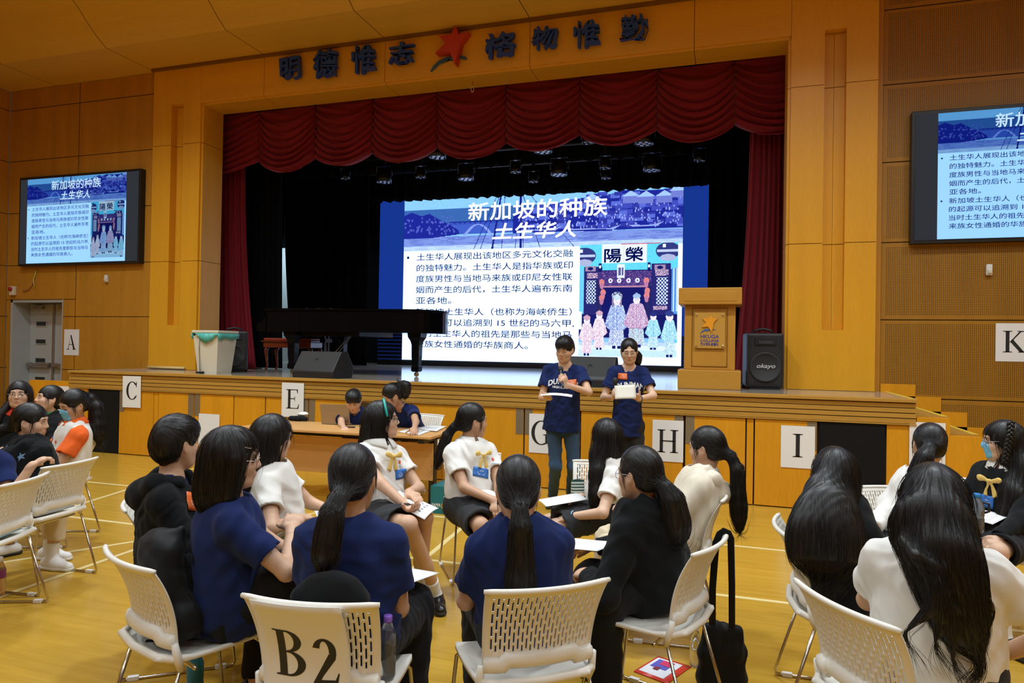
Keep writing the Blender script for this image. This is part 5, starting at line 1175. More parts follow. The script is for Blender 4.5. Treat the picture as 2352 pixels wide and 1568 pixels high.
        for i, ((a, ra), (b, rb)) in enumerate(zip(T, T[1:])): p.append(cap(a, b, ra, rb, .03, None if style == 'pony' else yb, .45 if style != 'pony' else 1., cut=i == len(T)-2 and rb > .045))
        for lk in locks or []:
            for (a, ra), (b, rb) in zip(lk, lk[1:]): p.append(cap(V3(a), V3(b), ra, rb, .02))
        # open the face (and the ears)
        fz = -.048-.028*fringe; p += [ell(g(0, .108, fz), V3(.069, .080, .100-.004*fringe)*hs, .012, H, True), ell(g(0, .06, -.115), V3(.052, .075, .075)*hs, .02, H, True)]
        if part: p += [ell(g(0, .118, .030), V3(.026*part, .060, .062)*hs, .012, H, True)]
        if style in ('short', 'pony') and ears:
            for q in (-1, 1): p += [ell(g(q*.090, -.004, -.032), V3(.027, .032, .045)*hs, .012, H, True)]
            p += [cap(g(0, -.012, -.085), g(0, .0, -.17), .058*hs, k=.015, sub=True)]
        lo, hi = bounds(p, .02); r = .0065 if s.far else .0055; V, Q = solid(p, lo, hi, r, lambda P: .0006*sin_(P[:, 0]*300+2*sin_(P[:, 2]*12))*(P[:, 2] < s.c[2]+.09)); parts = [(V, Q, M_HAIR)]
        n = int((strands or (160 if s.far else 420))*1.7); rg = np.random.RandomState(s.seed+1)
        if len(V): parts += s.strand(p, V, Q, n, style, T, g(*tie), locks, brown, rg)
        if style != 'short':
            wb = MB()
            for q in (-1, 1):
                for i in range(12):
                    z0, y0, L_ = .050-.03*rg.rand(), .028+.030*rg.rand(), .06+.07*rg.rand(); wb.tube([g(q*.072, y0, z0), g(q*(.075+.004*rg.rand()), y0-.006, z0-L_*.35), g(q*(.072+.006*rg.rand()), y0-.016+.008*rg.rand(), z0-L_*.7), g(q*(.066+.010*rg.rand()), y0-.022+.014*rg.rand(), z0-L_)], [.0010, .0009, .0007, .0002], 4)
            parts.append((wb.v, wb.f, M_STRAND))
        o = to_mesh('hair', parts, s.ob)
        if style == 'pony' and tie_mat: d = unit(T[1][0]-T[0][0]); MB().tube([T[0][0]-d*.012, T[0][0]-d*.004, T[0][0]+d*.008, T[0][0]+d*.016], [.017, .024, .024, .019], 12, mat('hair_band', (.012, .011, .012), .8) if tie_mat is M_HAIR else tie_mat).build('hair_tie', parent=s.ob)
        return o
    def strand(s, prims, V, Q, n, style, T, tie, locks, brown, rg):
        def field(P):
            D = np.tile(V3(0, 0, -1.), (len(P), 1)); rel = (P-s.c) @ s.H
            if style == 'pony':
                d = tie-P; D = d/(np.linalg.norm(d, axis=1)[:, None]+1e-6); best = np.full(len(P), 9.); near = np.linalg.norm(d, axis=1) < .022
                for (a, ra), (b, rb) in zip(T, T[1:]):
                    ba = b-a; t = np.clip((P-a) @ ba/(ba @ ba), 0, 1); q = np.linalg.norm(P-a-t[:, None]*ba, axis=1)-(ra+(rb-ra)*t); m_ = (q < .012) & (q < best) & ((t > .02) | near); best = np.where(m_, q, best); D[m_] = unit(ba)
                if len(T) > 1: m_ = near & (best > 8); D[m_] = unit(T[1][0]-T[0][0])
            else:
                crown = V3(0, -.04, .12)*s.hs; out = rel-crown; out[:, 2] *= .3; w = np.clip((rel[:, 2]-.02)/.09, 0, 1)[:, None]; o2 = out/(np.linalg.norm(out, axis=1)[:, None]+1e-6); D = D*(1-w)+(o2 @ s.H.T)*w*1.2
                if style == 'short': D = D*.6+(np.tile(V3(0, 1, 0), (len(P), 1)) @ s.H.T)*np.clip(rel[:, 2:3]/.1, 0, .9)
                for (a, ra), (b, rb) in list(zip(T, T[1:]))+[z for lk in locks or [] for z in zip(lk, lk[1:])]:
                    a, b = V3(a), V3(b); ba = b-a; t = np.clip((P-a) @ ba/(ba @ ba), 0, 1); m_ = (t > .02) & (P[:, 2] < s.c[2]-.06) & (np.linalg.norm(P-a-t[:, None]*ba, axis=1) < ra*1.1); D[m_] = unit(ba)*.8+D[m_]*.2
            return D/(np.linalg.norm(D, axis=1)[:, None]+1e-6)
        def grad(P):
            e = .003; g = np.stack([ev_pts(prims, P+V3(e, 0, 0))-ev_pts(prims, P-V3(e, 0, 0)), ev_pts(prims, P+V3(0, e, 0))-ev_pts(prims, P-V3(0, e, 0)), ev_pts(prims, P+V3(0, 0, e))-ev_pts(prims, P-V3(0, 0, e))], -1); return g/(np.linalg.norm(g, axis=1)[:, None]+1e-9)
        P = V[rg.randint(0, len(V), n)].copy(); steps = 11 if style != 'short' else 6; ds = (.017 if style != 'short' else .009)*(1.3 if style == 'long' else 1.); lift = rg.uniform(.0002, .0022, n); path = [P.copy()]; jit = rg.randn(n, 3)*.10; last = field(P)
        for _ in range(steps):
            D = field(P)+jit; G = grad(P); Dt = D-G*(D*G).sum(1)[:, None]*.9; nn = np.linalg.norm(Dt, axis=1)[:, None]; Dt = np.where(nn > .25, Dt/(nn+1e-9), last); last = Dt*.7+last*.3; P = P+Dt*ds; f = ev_pts(prims, P); G = grad(P)
            P = P+G*np.where(f < lift, np.minimum(lift-f, .005), np.where(f < .02, np.clip((lift-f)*.12, -.002, 0), 0))[:, None]; path.append(P.copy())
        path = np.stack(path, 1); k = path.shape[1]
        for _ in range(3): path[:, 1:-1] = path[:, 1:-1]*.5+(path[:, :-2]+path[:, 2:])*.25
        rad = np.interp(np.arange(k), [0, 1, k*.6, k-1], [.0003, .0008, .0007, .0001]); A = V3(.37, .61, .70); vs = []; out = []
        tng = np.gradient(path, axis=1); tng /= np.linalg.norm(tng, axis=2)[..., None]+1e-9; e1 = np.cross(tng, A); e1 /= np.linalg.norm(e1, axis=2)[..., None]+1e-9; e2 = np.cross(tng, e1)
        ring_ = np.stack([path+rad[None, :, None]*(cos(a)*e1+sin(a)*e2) for a in (0, 2.094, 4.189)], 2).reshape(-1, 3)
        i0 = (np.arange(n)[:, None]*k+np.arange(k-1)).ravel()*3; q = np.concatenate([np.stack([i0+j, i0+(j+1) % 3, i0+3+(j+1) % 3, i0+3+j], -1) for j in range(3)]); own = np.concatenate([np.repeat(np.arange(n), k-1)]*3); br = rg.rand(n) < brown
        used_ = q[~br[own]]; out.append((ring_, used_, M_STRAND))
        if br.any(): out.append((ring_, q[br[own]], M_STRAND2))
        return out
    # ------------------------------------------------------------ small wear
    def headbox(s):
        M_ = Matrix.Identity(4); R = s.H*s.hs
        for i in range(3):
            for j in range(3): M_[i][j] = R[i, j]
            M_[i][3] = s.c[i]
        return M_
    def glasses(s, col=(.55, .45, .42), r=.0225, metal=.6):
        M_ = s.headbox(); m_ = mat('spectacle_%d' % int(col[0]*100), col, .25, metal); b = MB(); ln = MB()
        for q in (-1, 1):
            c = (q*.033, .098, -.004); b.tube([(c[0]+r*cos(a), c[1]-abs(c[0]+r*cos(a))*.12, c[2]+r*.88*sin(a)) for a in np.linspace(0, 2*pi, 23)[:-1]], .0014, 6, m_, M_, closed=True)
            b.tube([(q*(.033+r), .092, .002), (q*.074, .075, .004), (q*.080, .0, .004), (q*.078, -.02, -.012)], .0013, 6, m_, M_); ln.lathe([(.001, 0), (r*.97, 0), (r*.97, .0008), (.001, .0008)], 20, M_GLS, M_ @ T3(c[0], c[1]-abs(c[0])*.12, c[2], 0, pi/2))
        b.tube([(-.011, .097, 0), (0, .100, .003), (.011, .097, 0)], .0013, 6, m_, M_); g = b.build('glasses', parent=s.ob); ln.build('lens', parent=g); return g
    def mask(s):
        g = s.hp; hd = head_prims(s.H, s.c, s.hs); n, m_ = 17, 11; v = []; Y = np.zeros((m_, n)); XZ = np.zeros((m_, n, 2))
        for j in range(m_):
            for i in range(n):
                x = -.060+.120*i/(n-1); e = abs(x)/.06; z = -.004-.020*e*e-(.104-.034*e*e)*j/(m_-1); x2 = x*(1-.12*(j/(m_-1))); Y[j, i] = max(s.fy(hd, x2*.97, z), .035); XZ[j, i] = x2, z
        Y[:, 0] = Y[:, -1] = .042
        for _ in range(3): Y[1:-1, 1:-1] = np.maximum(Y[1:-1, 1:-1], (Y[:-2, 1:-1]+Y[2:, 1:-1]+Y[1:-1, :-2]+Y[1:-1, 2:])/4)
        for j in range(m_):
            for i in range(n): v.append(g(XZ[j, i, 0], Y[j, i]+.005+.001*sin(j*2.6), XZ[j, i, 1]))
        b = MB(); b.add(v, [(j*n+i, j*n+i+1, (j+1)*n+i+1, (j+1)*n+i) for j in range(m_-1) for i in range(n-1)], M_MASK, True); o = b.build('face_mask', parent=s.ob); o.modifiers.new('t', 'SOLIDIFY').thickness = .0015
        b = MB(); M_ = s.headbox()
        for q in (-1, 1): b.tube([(q*.058, .05, -.024), (q*.076, .01, .02), (q*.080, -.02, .02), (q*.080, -.025, -.02), (q*.066, .02, -.06), (q*.054, .045, -.095)], .0014, 5, mat('mask_loop', (.8, .8, .8), .6), M_)
        b.build('ear_loop', parent=o); return o
    def surf(s, verts, dy=.002, frm='shirt', back=False):
        """drop flat artwork (torso frame x, z) on the garment's front"""
        V, Q = getattr(s, frm); bv = BVHTree.FromPolygons(V.tolist(), Q.tolist()); out = []; d = -s.Yf if not back else s.Yf
        for x, off, z in verts:
            o = s.tp(x, .45 if not back else -.45, z); h = bv.ray_cast(Vector(o), Vector(d)); p = V3(h[0]) if h[0] is not None else s.tp(x, .13 if not back else -.13, z); out.append(p-d*(dy+off))
        return out
    def name_tag(s, x, z, m_=M_TAGO, w_=.085, h=.055, rot=0., words=True, frm='shirt'):
        n, k = 7, 5; c, sn = cos(rot), sin(rot); q = [((i/(n-1)-.5)*w_, (j/(k-1)-.5)*h) for j in range(k) for i in range(n)]; v = s.surf([(x+a*c-b*sn, 0, z+a*sn+b*c) for a, b in q], .004, frm)
        b = MB(); b.add(v, [(j*n+i, j*n+i+1, (j+1)*n+i+1, (j+1)*n+i) for j in range(k-1) for i in range(n-1)], m_, True); o = b.build('name_tag', parent=s.ob); md = o.modifiers.new('t', 'SOLIDIFY'); md.thickness = .0012; md.offset = 0
        b = MB()
        for zz, ww in ((.010, .25), (-.002, .5), (-.013, .4)):
            v = s.surf([(x+a*c-bb*sn, 0, z+a*sn+bb*c) for a, bb in ((-w_*ww/2, zz-.0016), (w_*ww/2, zz-.0016), (w_*ww/2, zz+.0016), (-w_*ww/2, zz+.0016))], .0058, frm); b.add(v, [(0, 1, 2, 3)], mat('tag_print', (.85, .78, .7), .6))
        b.build('print', parent=o); return o
    def artwork(s, name, v, f, m_, back=False, frm='shirt', dy=.003):
        b = MB(); b.add(s.surf([(q[0], 0, q[1]) for q in v], dy, frm, back), f, m_); return b.build(name, parent=s.ob)
    def bow(s, z=-.006, m_=M_BOW, sc=1., x=0.):
        c0 = s.surf([(x, 0, s.L-.055+z)], .022)[0]; B = np.stack([s.X, s.Yf, s.u], 1); g = lambda x, y, z: c0+B @ (V3(x, y, z)*sc); p = [ell(g(0, .004, 0), V3(.011, .011, .013)*sc, .005, B)]
        for q in (-1, 1): p += [cap(g(q*.008, 0, 0), g(q*.048, .002, .012), .008*sc, .020*sc, .008, s.Yf, .5), cap(g(q*.006, 0, -.006), g(q*.030, -.004, -.085), .008*sc, .019*sc, .006, s.Yf, .4, cut=True)]
        V, Q = solid(p, *bounds(p, .01), .004, folds(s.seed+2, .003, .001)); return to_mesh('bow', [(V, Q, m_)], s.ob)
def straight(s, L_, w0=.085, w1=.10, back=.105, off=0., dx=0., taper=.05):
    """curtain of loose hair falling down the back (person frame)"""
    c = s.hp(0, -.05, -.03); k = s.n-s.Yf*back+s.X*dx*.3; out = [(c, w0), (k, w1)]; d = unit(-s.u*.9+V3(0, 0, -.35)); rem = L_-np.linalg.norm(k-c); m_ = max(2, int(rem/.11))
    for i in range(1, m_+1): t = i/m_; out.append((k+d*rem*t-s.Yf*(.045*min(1, t*2.5)+off)+s.X*dx*t, w1*(1.06-.1*t) if i < m_ else taper))
    return out
# ================================================================ THE PEOPLE
def PL(px, d, z=.575):
    y = 790.
    for _ in range(4): p = onD(px, y, d); y += (p[2]-z)/d*F_PX
    return onD(px, y, d)
PH = onD
def tailpath(s, tie, L_, r=(.024, .034, .030, .010), out=.05, dirn=(0, -1, 0), drop=(0, 0, -1), n=5):
    t0 = s.hp(*tie); o = unit(s.H @ V3(dirn)); dn = unit(V3(drop)); pts = [(t0+o*out*.6+dn*.02, r[0])]; b = t0+o*out
    for i in range(n): f = (i+1)/n; pts.append((b+dn*(.03+(L_-.03)*f)+o*.01*(1-f), float(np.interp(f, [0, .4, .75, 1], [r[1]*.9, r[1], r[2], r[3]]))))
    return pts
dn_v, dn_f = text_geo('DUNMAN', .062, align='CENTER', offset=.0022); hs_v, hs_f = text_geo('HIGH SCHOOL', .030, align='CENTER', offset=.001)
M_PRINT = mat('shirt_print', (.72, .73, .74), .7)
def bangle(s, q, m_, r=.033, t=.004):
    d_ = unit(s.W[q]-s.E[q]); q_ = unit(np.cross(d_, V3(0, 0, 1))); r_ = np.cross(d_, q_); MB().tube([s.W[q]-d_*.02+r*(cos(a)*q_+sin(a)*r_) for a in np.linspace(0, 2*pi, 19)[:-1]], t, 6, m_, closed=True).build('bracelet', parent=s.ob)
def dunman(s, z, sub=True):
    v = [(-(q[0])*-1*1.0, 0, q[1]) for q in dn_v]; art = [(q[0]*1.05, z+q[1]*1.15-.9*q[0]**2*2) for q in dn_v]; s.artwork('shirt_lettering', [(-a, b) for a, b in art] if 0 else [(-x, y) for x, y in art], dn_f, M_PRINT)
    if sub: s.artwork('shirt_lettering', [(-q[0], z-.045+q[1]) for q in hs_v], hs_f, M_PRINT)
PEOPLE = {}
def reg(k, s): PEOPLE[k] = s; print('PERSON', k, 'torso %.2f' % s.L, 'head z %.2f' % s.c[2]); return s
# ---- the two speakers standing before the stage
s = Person('person in navy tee and blue jeans speaking into a microphone, holding notes', PL(1291, 7.0, .945), 188, PH(1297, 802, 6.93), (170, -16, -3), sit=False, seed=1, skin=1, sh=.160,
           arms={1: dict(w=PH(1262, 914, 6.70), e=(-.5, .3, -1), d=(-.05, -.9, .1), n=(.3, 0, 1), curl=.5), -1: dict(w=PH(1302, 884, 6.66), e=(1.0, .1, -.7), d=unit(PH(1288, 862, 6.62)-PH(1302, 884, 6.66)), n=(-.8, .5, .1), curl=1.15)},
           legs={1: dict(a=onZ(1270, 1160)+V3(0, -.02, .089), k=PL(1276, 6.95, .50)), -1: dict(a=onZ(1312, 1150)+V3(0, -.05, .089), k=PL(1318, 6.95, .50))}); s.eyes = 'down'; reg('S1', s)
s.body(); s.shirt(C_NAVY, .62, hem=-.085, loose=1.06, wide=1.04); s.trousers(C_JEAN, .084, .062, .052, .97); s.shoes(C_SNEAK); s.hair('short', fringe=.35, strands=420, top=.006)
dunman(s, .39); s.name_tag(-.085, .405, M_TAGO, .085, .055, -.12)
s = Person('person in navy tee with round glasses and ponytail reading from a sheet', PL(1440, 7.15, .90), 200, PH(1445, 806, 7.10), (190, -15, 2), sit=False, seed=2, skin=0, sh=.150, pw=.95,
           arms={1: dict(w=PH(1407, 912, 6.85), e=(-.6, .2, -1), d=unit(PH(1412, 895, 6.8)-PH(1407, 912, 6.85)), n=(.9, .3, 0), curl=1.1), -1: dict(w=PH(1466, 916, 6.82), e=(.9, .2, -.8), d=unit(PH(1446, 900, 6.76)-PH(1466, 916, 6.82)), n=(0, .6, .5), curl=.45)}); s.eyes = 'down'; reg('S2', s)
s.body(); s.shirt(C_NAVY, .62, hem=-.10, loose=1.02); s.trousers(C_GREY, .095, .082, .075, .95); s.shoes(C_SNEAK)
s.hair('pony', tie=(-.055, -.098, -.03), tail=tailpath(s, (-.055, -.098, -.03), .15, (.02, .03, .026, .008), .035, (-1, -.35, 0)), fringe=.0, part=1.1, strands=380); s.glasses((.62, .56, .5)); dunman(s, .40, False); s.name_tag(.075, .50, M_TAGO, .085, .060, .02)
bangle(s, -1, mat('bead_bracelet', (.12, .13, .10), .4), .034, .006)
# ---- behind the table
s = Person('person with short black hair bent over the laptop behind the table', PL(822, 8.05, .57), 196, PH(812, 920, 7.72), (204, -30, 0), seed=3, skin=1, far=True, arms={1: dict(w=PH(790, 985, 7.35)), -1: dict(w=PH(850, 985, 7.35))}); s.eyes = 'down'; reg('D1', s)
s.body(); s.shirt(C_NAVY); s.trousers(C_BLKT); s.shoes(C_SNEAK); s.hair('short', fringe=.4, strands=260)
s = Person('person in navy tee with scrunchie leaning over the papers at the table', onD(960, 1003, 7.95)*V3(1, 1, 0)+V3(0, 0, .575), 165, PH(900, 908, 7.45), (135, -30, -6), seed=4, skin=2, far=True, arms={1: dict(w=onZ(885, 988, .85)), -1: dict(w=onZ(952, 984, .85), e=(.8, .3, -.6))}); s.eyes = 'down'; reg('D2', s)
s.body(); s.shirt(C_NAVY, loose=1.1); s.trousers(C_KHAKI); s.shoes(C_SNEAK); s.hair('pony', tie=(-.01, -.122, .065), tail=tailpath(s, (-.01, -.122, .065), .17, (.03, .048, .042, .015), .075), strands=260, tie_mat=cloth('cream_scrunchie', (.75, .66, .52))); s.name_tag(.07, .33); dunman(s, .25, False)
# ---- front circle
s = Person('person in navy tee with low ponytail on the B2 chair, back turned', PL(802, 2.62), 12, PH(811, 1098, 2.62), (16, -6, 0), seed=5, skin=2, sh=.150, pw=1.03, arms={-1: dict(wl=(-.10, .30, .64), e=(-.35, -.5, -.9)), 1: dict(wl=(.12, .28, .64), e=(.35, -.5, -.9))}); reg('C6', s)
s.body(); s.shirt(C_NAVY, .66, hem=-.06, loose=1.08, wide=1.02); s.trousers(C_BLKT, .105, .10, .085); s.shoes(C_SNEAK); t = (0, -.118, -.035); s.hair('pony', tie=t, tail=tailpath(s, t, .25, (.022, .036, .040, .012), .045, (-.25, -1, 0), (-.10, -.25, -1)), strands=560)
s = Person('person in navy tee with very long straight ponytail, back turned, front row', PL(1200, 2.78), 24, PH(1190, 1122, 2.72), (20, -10, 0), seed=6, skin=1, sh=.146, pw=1.02, arms={-1: dict(wl=(-.12, .28, .63), e=(-.35, -.5, -.9)), 1: dict(wl=(.10, .28, .64), e=(.35, -.5, -.9))}); reg('C7', s)
s.body(); s.shirt(C_NAVY, .66, hem=-.06, loose=1.08, wide=1.02); s.trousers(C_GREY, .105, .10, .085); s.shoes(C_SNEAK); t = (0, -.120, -.05); s.hair('pony', tie=t, tail=tailpath(s, t, .36, (.020, .036, .052, .040), .035, (0, -1, 0), (.02, .0, -1), 6), strands=560)
s = Person('person in navy tee with bob hair and pale glasses beside the black backpack', PL(528, 2.92), -44, PH(536, 1050, 2.86), (-54, -4, 4), seed=7, skin=1, sh=.165, pw=1.05, arms={-1: dict(wl=(-.08, .36, .64)), 1: dict(w=PH(672, 1215, 2.95), e=(.6, -.8, -.6), curl=.9)}, legs={1: dict(k=PH(655, 1320, 2.85), a=onZ(650, 1520)+V3(0, 0, .09)), -1: dict(k=PH(640, 1300, 3.25), a=onZ(640, 1440)+V3(0, 0, .09))}); reg('C2', s)
s.body(); s.shirt(C_NAVY, .66, hem=-.07, loose=1.08, wide=1.05); s.trousers(C_BLKT, .10, .09, .075); s.shoes(C_SNEAK); s.hair('bob', strands=620, fringe=-.1); s.glasses((.70, .60, .58), .024)
MB().tube([s.hp(.058, .066, .052), s.hp(.066, .040, .056), s.hp(.070, .010, .060)], .0035, 6, M_CHROME).build('hair_clip', parent=s.ob)
s = Person('person with short black hair in a black hoodie over a navy tee', PL(385, 3.28), -58, PH(405, 1018, 3.30), (-8, -2, 0), seed=8, skin=1, sh=.150, arms={1: dict(wl=(.10, .34, .62)), -1: dict(wl=(-.10, .34, .62))}); reg('C1', s)
s.body(); s.shirt(C_BLACK, lng=True, hem=-.06, loose=1.12, collar=.088, amp=.007); s.trousers(C_BLKT); s.shoes(C_SNEAK); s.hair('short', fringe=.3, strands=520, top=.008); s.hood()
p = [cap(s.n-s.u*.06, s.n+s.u*.012, .092, .074, .02, s.Yf, .86), cap(s.n-s.u*.02, s.n+s.u*.10, .060, .064, .01, sub=True)]; s.wear('inner_shirt', p, C_NAVY); s.name_tag(.09, .36, M_TAGO, .06, .08, .4)
s = Person('person in a white shirt with long loose hair in front of the table', PL(640, 3.98), -62, PH(628, 1003, 3.95), (-28, -8, 0), seed=9, skin=1, sh=.145, arms={1: dict(w=PH(688, 1192, 3.85), e=(.4, -.9, -.5), curl=.6), -1: dict(wl=(-.05, .36, .64))}); reg('C3', s)
s.body(); s.shirt(C_WHITE, .60, hem=-.03, loose=1.05); s.trousers(C_GREEN, .095, .08, .07); s.shoes(C_SHOE, sock=C_SOCK); s.hair('long', curtain=straight(s, .32, .085, .095, .095), strands=480)
s = Person('person in white school shirt with teal headband and glasses holding a printed sheet', PL(862, 4.52), -112, PH(878, 964, 4.62), (-60, 6, 0), seed=10, skin=1, sh=.150, pw=1.06, arms={1: dict(w=PH(1010, 1200, 4.12), e=(.1, -.8, -.9), d=unit(PH(985, 1198, 4.0)-PH(1025, 1195, 4.15)), n=(0, 0, 1), curl=.6) if 0 else dict(w=PH(955, 1185, 4.15), e=(.3, -.9, -.6), d=unit(PH(985, 1195, 4.02)-PH(955, 1185, 4.15)), n=(.2, -.2, 1), curl=.7), -1: dict(w=PH(940, 1130, 4.35), e=(.3, .6, -.5), d=unit(PH(972, 1152, 4.22)-PH(940, 1130, 4.35)), n=(0, 0, -1), curl=.3)},
           legs={1: dict(k=PH(938, 1205, 4.05), a=onZ(1002, 1392)+V3(0, 0, .09), t=(.55, -.8, 0)), -1: dict(k=PH(975, 1188, 4.22), a=onZ(962, 1385)+V3(0, 0, .09), t=(.2, -.9, 0))}); reg('C4', s)
s.body(); s.shirt(C_WHITE, .55, hem=.02, loose=1.05); s.skirt(to=.84); s.shoes(C_SHOE, sock=C_SOCK, sock_h=.13); s.collar(); s.bow(); s.hair('long', curtain=straight(s, .25, .085, .088, .085, dx=-.03), strands=520, fringe=-.2); s.glasses((.12, .10, .10)); s.name_tag(-.075, .26, M_TAGB, .10, .06, -.1)
MB().tube([s.hp(.088*sin(a), .030-.01*cos(a), .040+.092*cos(a)) for a in np.linspace(-1.7, 1.7, 21)], .008, 8, mat('teal_band', (.02, .42, .36), .3), flat=1.0).build('headband', parent=s.ob)
M_LOGO = mat('shirt_emblem', (.75, .06, .02), .6)
def crest(s, x, z): s.artwork('emblem', [(x+.017*(1 if i % 2 else .45)*sin(i*pi/5+.2), z+.017*(1 if i % 2 else .45)*cos(i*pi/5+.2)) for i in range(10)], [tuple(range(10))], M_LOGO); s.artwork('emblem', [(x-.018, z-.026), (x+.018, z-.022), (x+.018, z-.026), (x-.018, z-.030)], [(0, 1, 2, 3)], mat('crest_blue', (.25, .55, .75), .6))
crest(s, -.075, .335)
s = Person('person in white school shirt with yellow bow and low ponytail, looking to the stage', PL(1082, 4.90), -125, PH(1086, 966, 4.97), (-48, -2, 0), seed=11, skin=2, sh=.152, pw=1.08, arms={1: dict(w=PH(1135, 1150, 4.55), e=(-.4, -.5, -.8), d=(.4, -.5, -.5), curl=.4), -1: dict(w=PH(1146, 1165, 4.62), e=(.8, .3, -.6), d=(-.1, -.6, -.6), curl=.4)},
           legs={1: dict(k=PH(1105, 1208, 4.48), a=PL(1120, 4.52, .095)), -1: dict(k=PH(1140, 1195, 4.62), a=PL(1150, 4.62, .095))}); reg('C5', s)
s.body(); s.shirt(C_WHITE, .60, hem=.0, loose=1.10); s.skirt(to=.93); s.shoes(C_SHOE, sock=C_SOCK); s.collar(); s.bow(); t = (0, -.118, -.03); s.hair('pony', tie=t, tail=tailpath(s, t, .30, (.02, .030, .030, .010), .03, (0, -1, 0), unit(s.dloc(PH(1025, 1062, 5.05)-PH(1055, 985, 5.05))), 5), strands=400, fringe=.1); s.name_tag(.02, .22, M_TAGB, .115, .062, .25); crest(s, -.095, .30)
s = Person('person in white blouse with very long loose hair and grey skirt, by the striped pouch', PL(1402, 4.80), 112, PH(1392, 1003, 4.78), (35, -4, 0), seed=12, skin=0, sh=.145, arms={-1: dict(w=PH(1312, 1186, 4.60), e=(.3, -.8, -.6), d=(-.9, -.3, -.25), n=(0, 0, -1), curl=.35), 1: dict(wl=(.10, .26, .60))},
           legs={-1: dict(k=PH(1275, 1210, 4.60), a=PL(1270, 4.60, .095)), 1: dict(k=PH(1262, 1198, 4.85), a=PL(1258, 4.85, .095))}); reg('C8', s)
s.body(); s.shirt(C_WHITE, .58, hem=.0, loose=1.06); s.skirt(to=.90); s.shoes(C_SHOE, sock=C_SOCK); cw = [(s.hp(0, -.045, -.02), .084)]+[(s.loc(PH(px, py, d)), r) for px, py, d, r in ((1386, 1045, 4.70, .080), (1379, 1090, 4.64, .060), (1368, 1135, 4.60, .028), (1362, 1152, 4.60, .006))]
s.hair('long', curtain=cw, strands=560, cflat=s.dloc((.3, -1, 0)))
bangle(s, -1, mat('blue_bracelet', (.25, .45, .65), .5))
s = Person('person in black hoodie with pale glasses and ponytail, front right of the circle', PL(1500, 3.28), 62, PH(1468, 1088, 3.22), (58, -4, 0), seed=13, skin=1, sh=.160, pw=1.05, arms={-1: dict(w=PH(1352, 1320, 3.28), e=unit(PH(1405, 1350, 3.0)-PH(1400, 1260, 3.2)), d=unit(PH(1325, 1310, 3.38)-PH(1352, 1320, 3.28)), curl=.7), 1: dict(wl=(.06, .38, .62))}, legs={-1: dict(k=PH(1385, 1368, 3.1), a=PL(1395, 3.15, .095)), 1: dict(k=PH(1360, 1330, 3.45), a=PL(1370, 3.5, .095))}); reg('C9', s)
s.body(); s.shirt(C_BLACK, lng=True, hem=-.075, loose=1.16, collar=.085, amp=.008, wide=1.05, sl_r=.068); s.trousers(C_BLKT, .10, .09, .07); s.shoes(C_SNEAK); t = (.0, -.118, -.03); s.hair('pony', tie=t, tail=tailpath(s, t, .24, (.026, .045, .055, .020), .04, (0, -1, 0), unit(s.dloc(PH(1545, 1205, 3.25)-PH(1525, 1110, 3.25))), 5), strands=520, fringe=.1, brown=.3); s.hood(); s.glasses((.75, .66, .72), .023)
s = Person('person in a cream jacket with long ponytail, reclining', PL(1570, 4.12), 92, PH(1622, 1028, 4.18), (68, -6, 0), seed=14, skin=1, sh=.150, arms={-1: dict(wl=(-.10, .28, .70)), 1: dict(wl=(.10, .30, .68))}, legs={-1: dict(k=PH(1400, 1262, 4.0), a=PL(1395, 4.0, .095)), 1: dict(k=PH(1400, 1240, 4.2), a=PL(1395, 4.2, .095))}); reg('C10', s)
s.body(); s.shirt(C_CREAM, lng=True, hem=-.07, loose=1.12, collar=.078, amp=.006, neckz=-.02, sl_r=.064); s.trousers(C_KHAKI, .10, .085, .07); s.shoes(C_SNEAKW); s.hood(C_CREAM)
t = (0, -.118, -.03); s.hair('pony', tie=t, tail=tailpath(s, t, .42, (.022, .034, .045, .022), .05, (0, -1, 0), unit(s.dloc(PH(1660, 1190, 4.18)-PH(1652, 1060, 4.18))), 6), strands=480, fringe=.1)
# ---- right circle
s = Person('person in black with long loose hair down the back, right of the black panel', PL(1925, 3.36), -55, PH(1915, 1087, 3.36), (6, -6, 0), seed=15, skin=1, sh=.165, pw=1.08, arms={-1: dict(wl=(-.08, .34, .62)), 1: dict(wl=(.10, .34, .62))}); reg('R1', s)
s.body(); s.shirt(C_BLACK, lng=True, hem=-.08, loose=1.14, amp=.006, wide=1.05); s.trousers(C_BLKT); s.shoes(C_SHOE)
cw = [(s.hp(0, -.055, -.02), .088)]+[(s.loc(PH(px, py, d)), r) for px, py, d, r in ((1905, 1140, 3.24, .100), (1898, 1190, 3.17, .130), (1896, 1235, 3.13, .152), (1898, 1285, 3.11, .150))]
s.hair('long', curtain=cw, strands=900, brown=.3, cflat=s.dloc((.25, -1, .1)))
s = Person('person in white shirt with hair tied at the back, leaning towards the stage', PL(2062, 4.08), 150, PH(2134, 1022, 4.10), (2, -10, 4), seed=16, skin=1, sh=.150, twist=-60, arms={1: dict(wl=(.05, .34, .62)), -1: dict(wl=(-.10, .34, .62))}); reg('R2', s)
s.body(); s.shirt(C_WHITE, lng=True, hem=.0, loose=1.08, amp=.008); s.skirt(); s.shoes(C_SHOE, sock=C_SOCK); t = (-.02, -.110, -.01); s.hair('pony', tie=t, tail=tailpath(s, t, .24, (.022, .042, .048, .014), .03, (-.5, -.8, 0), unit(s.dloc(PH(2085, 1115, 4.0)-PH(2115, 1035, 4.0))), 5), strands=460)
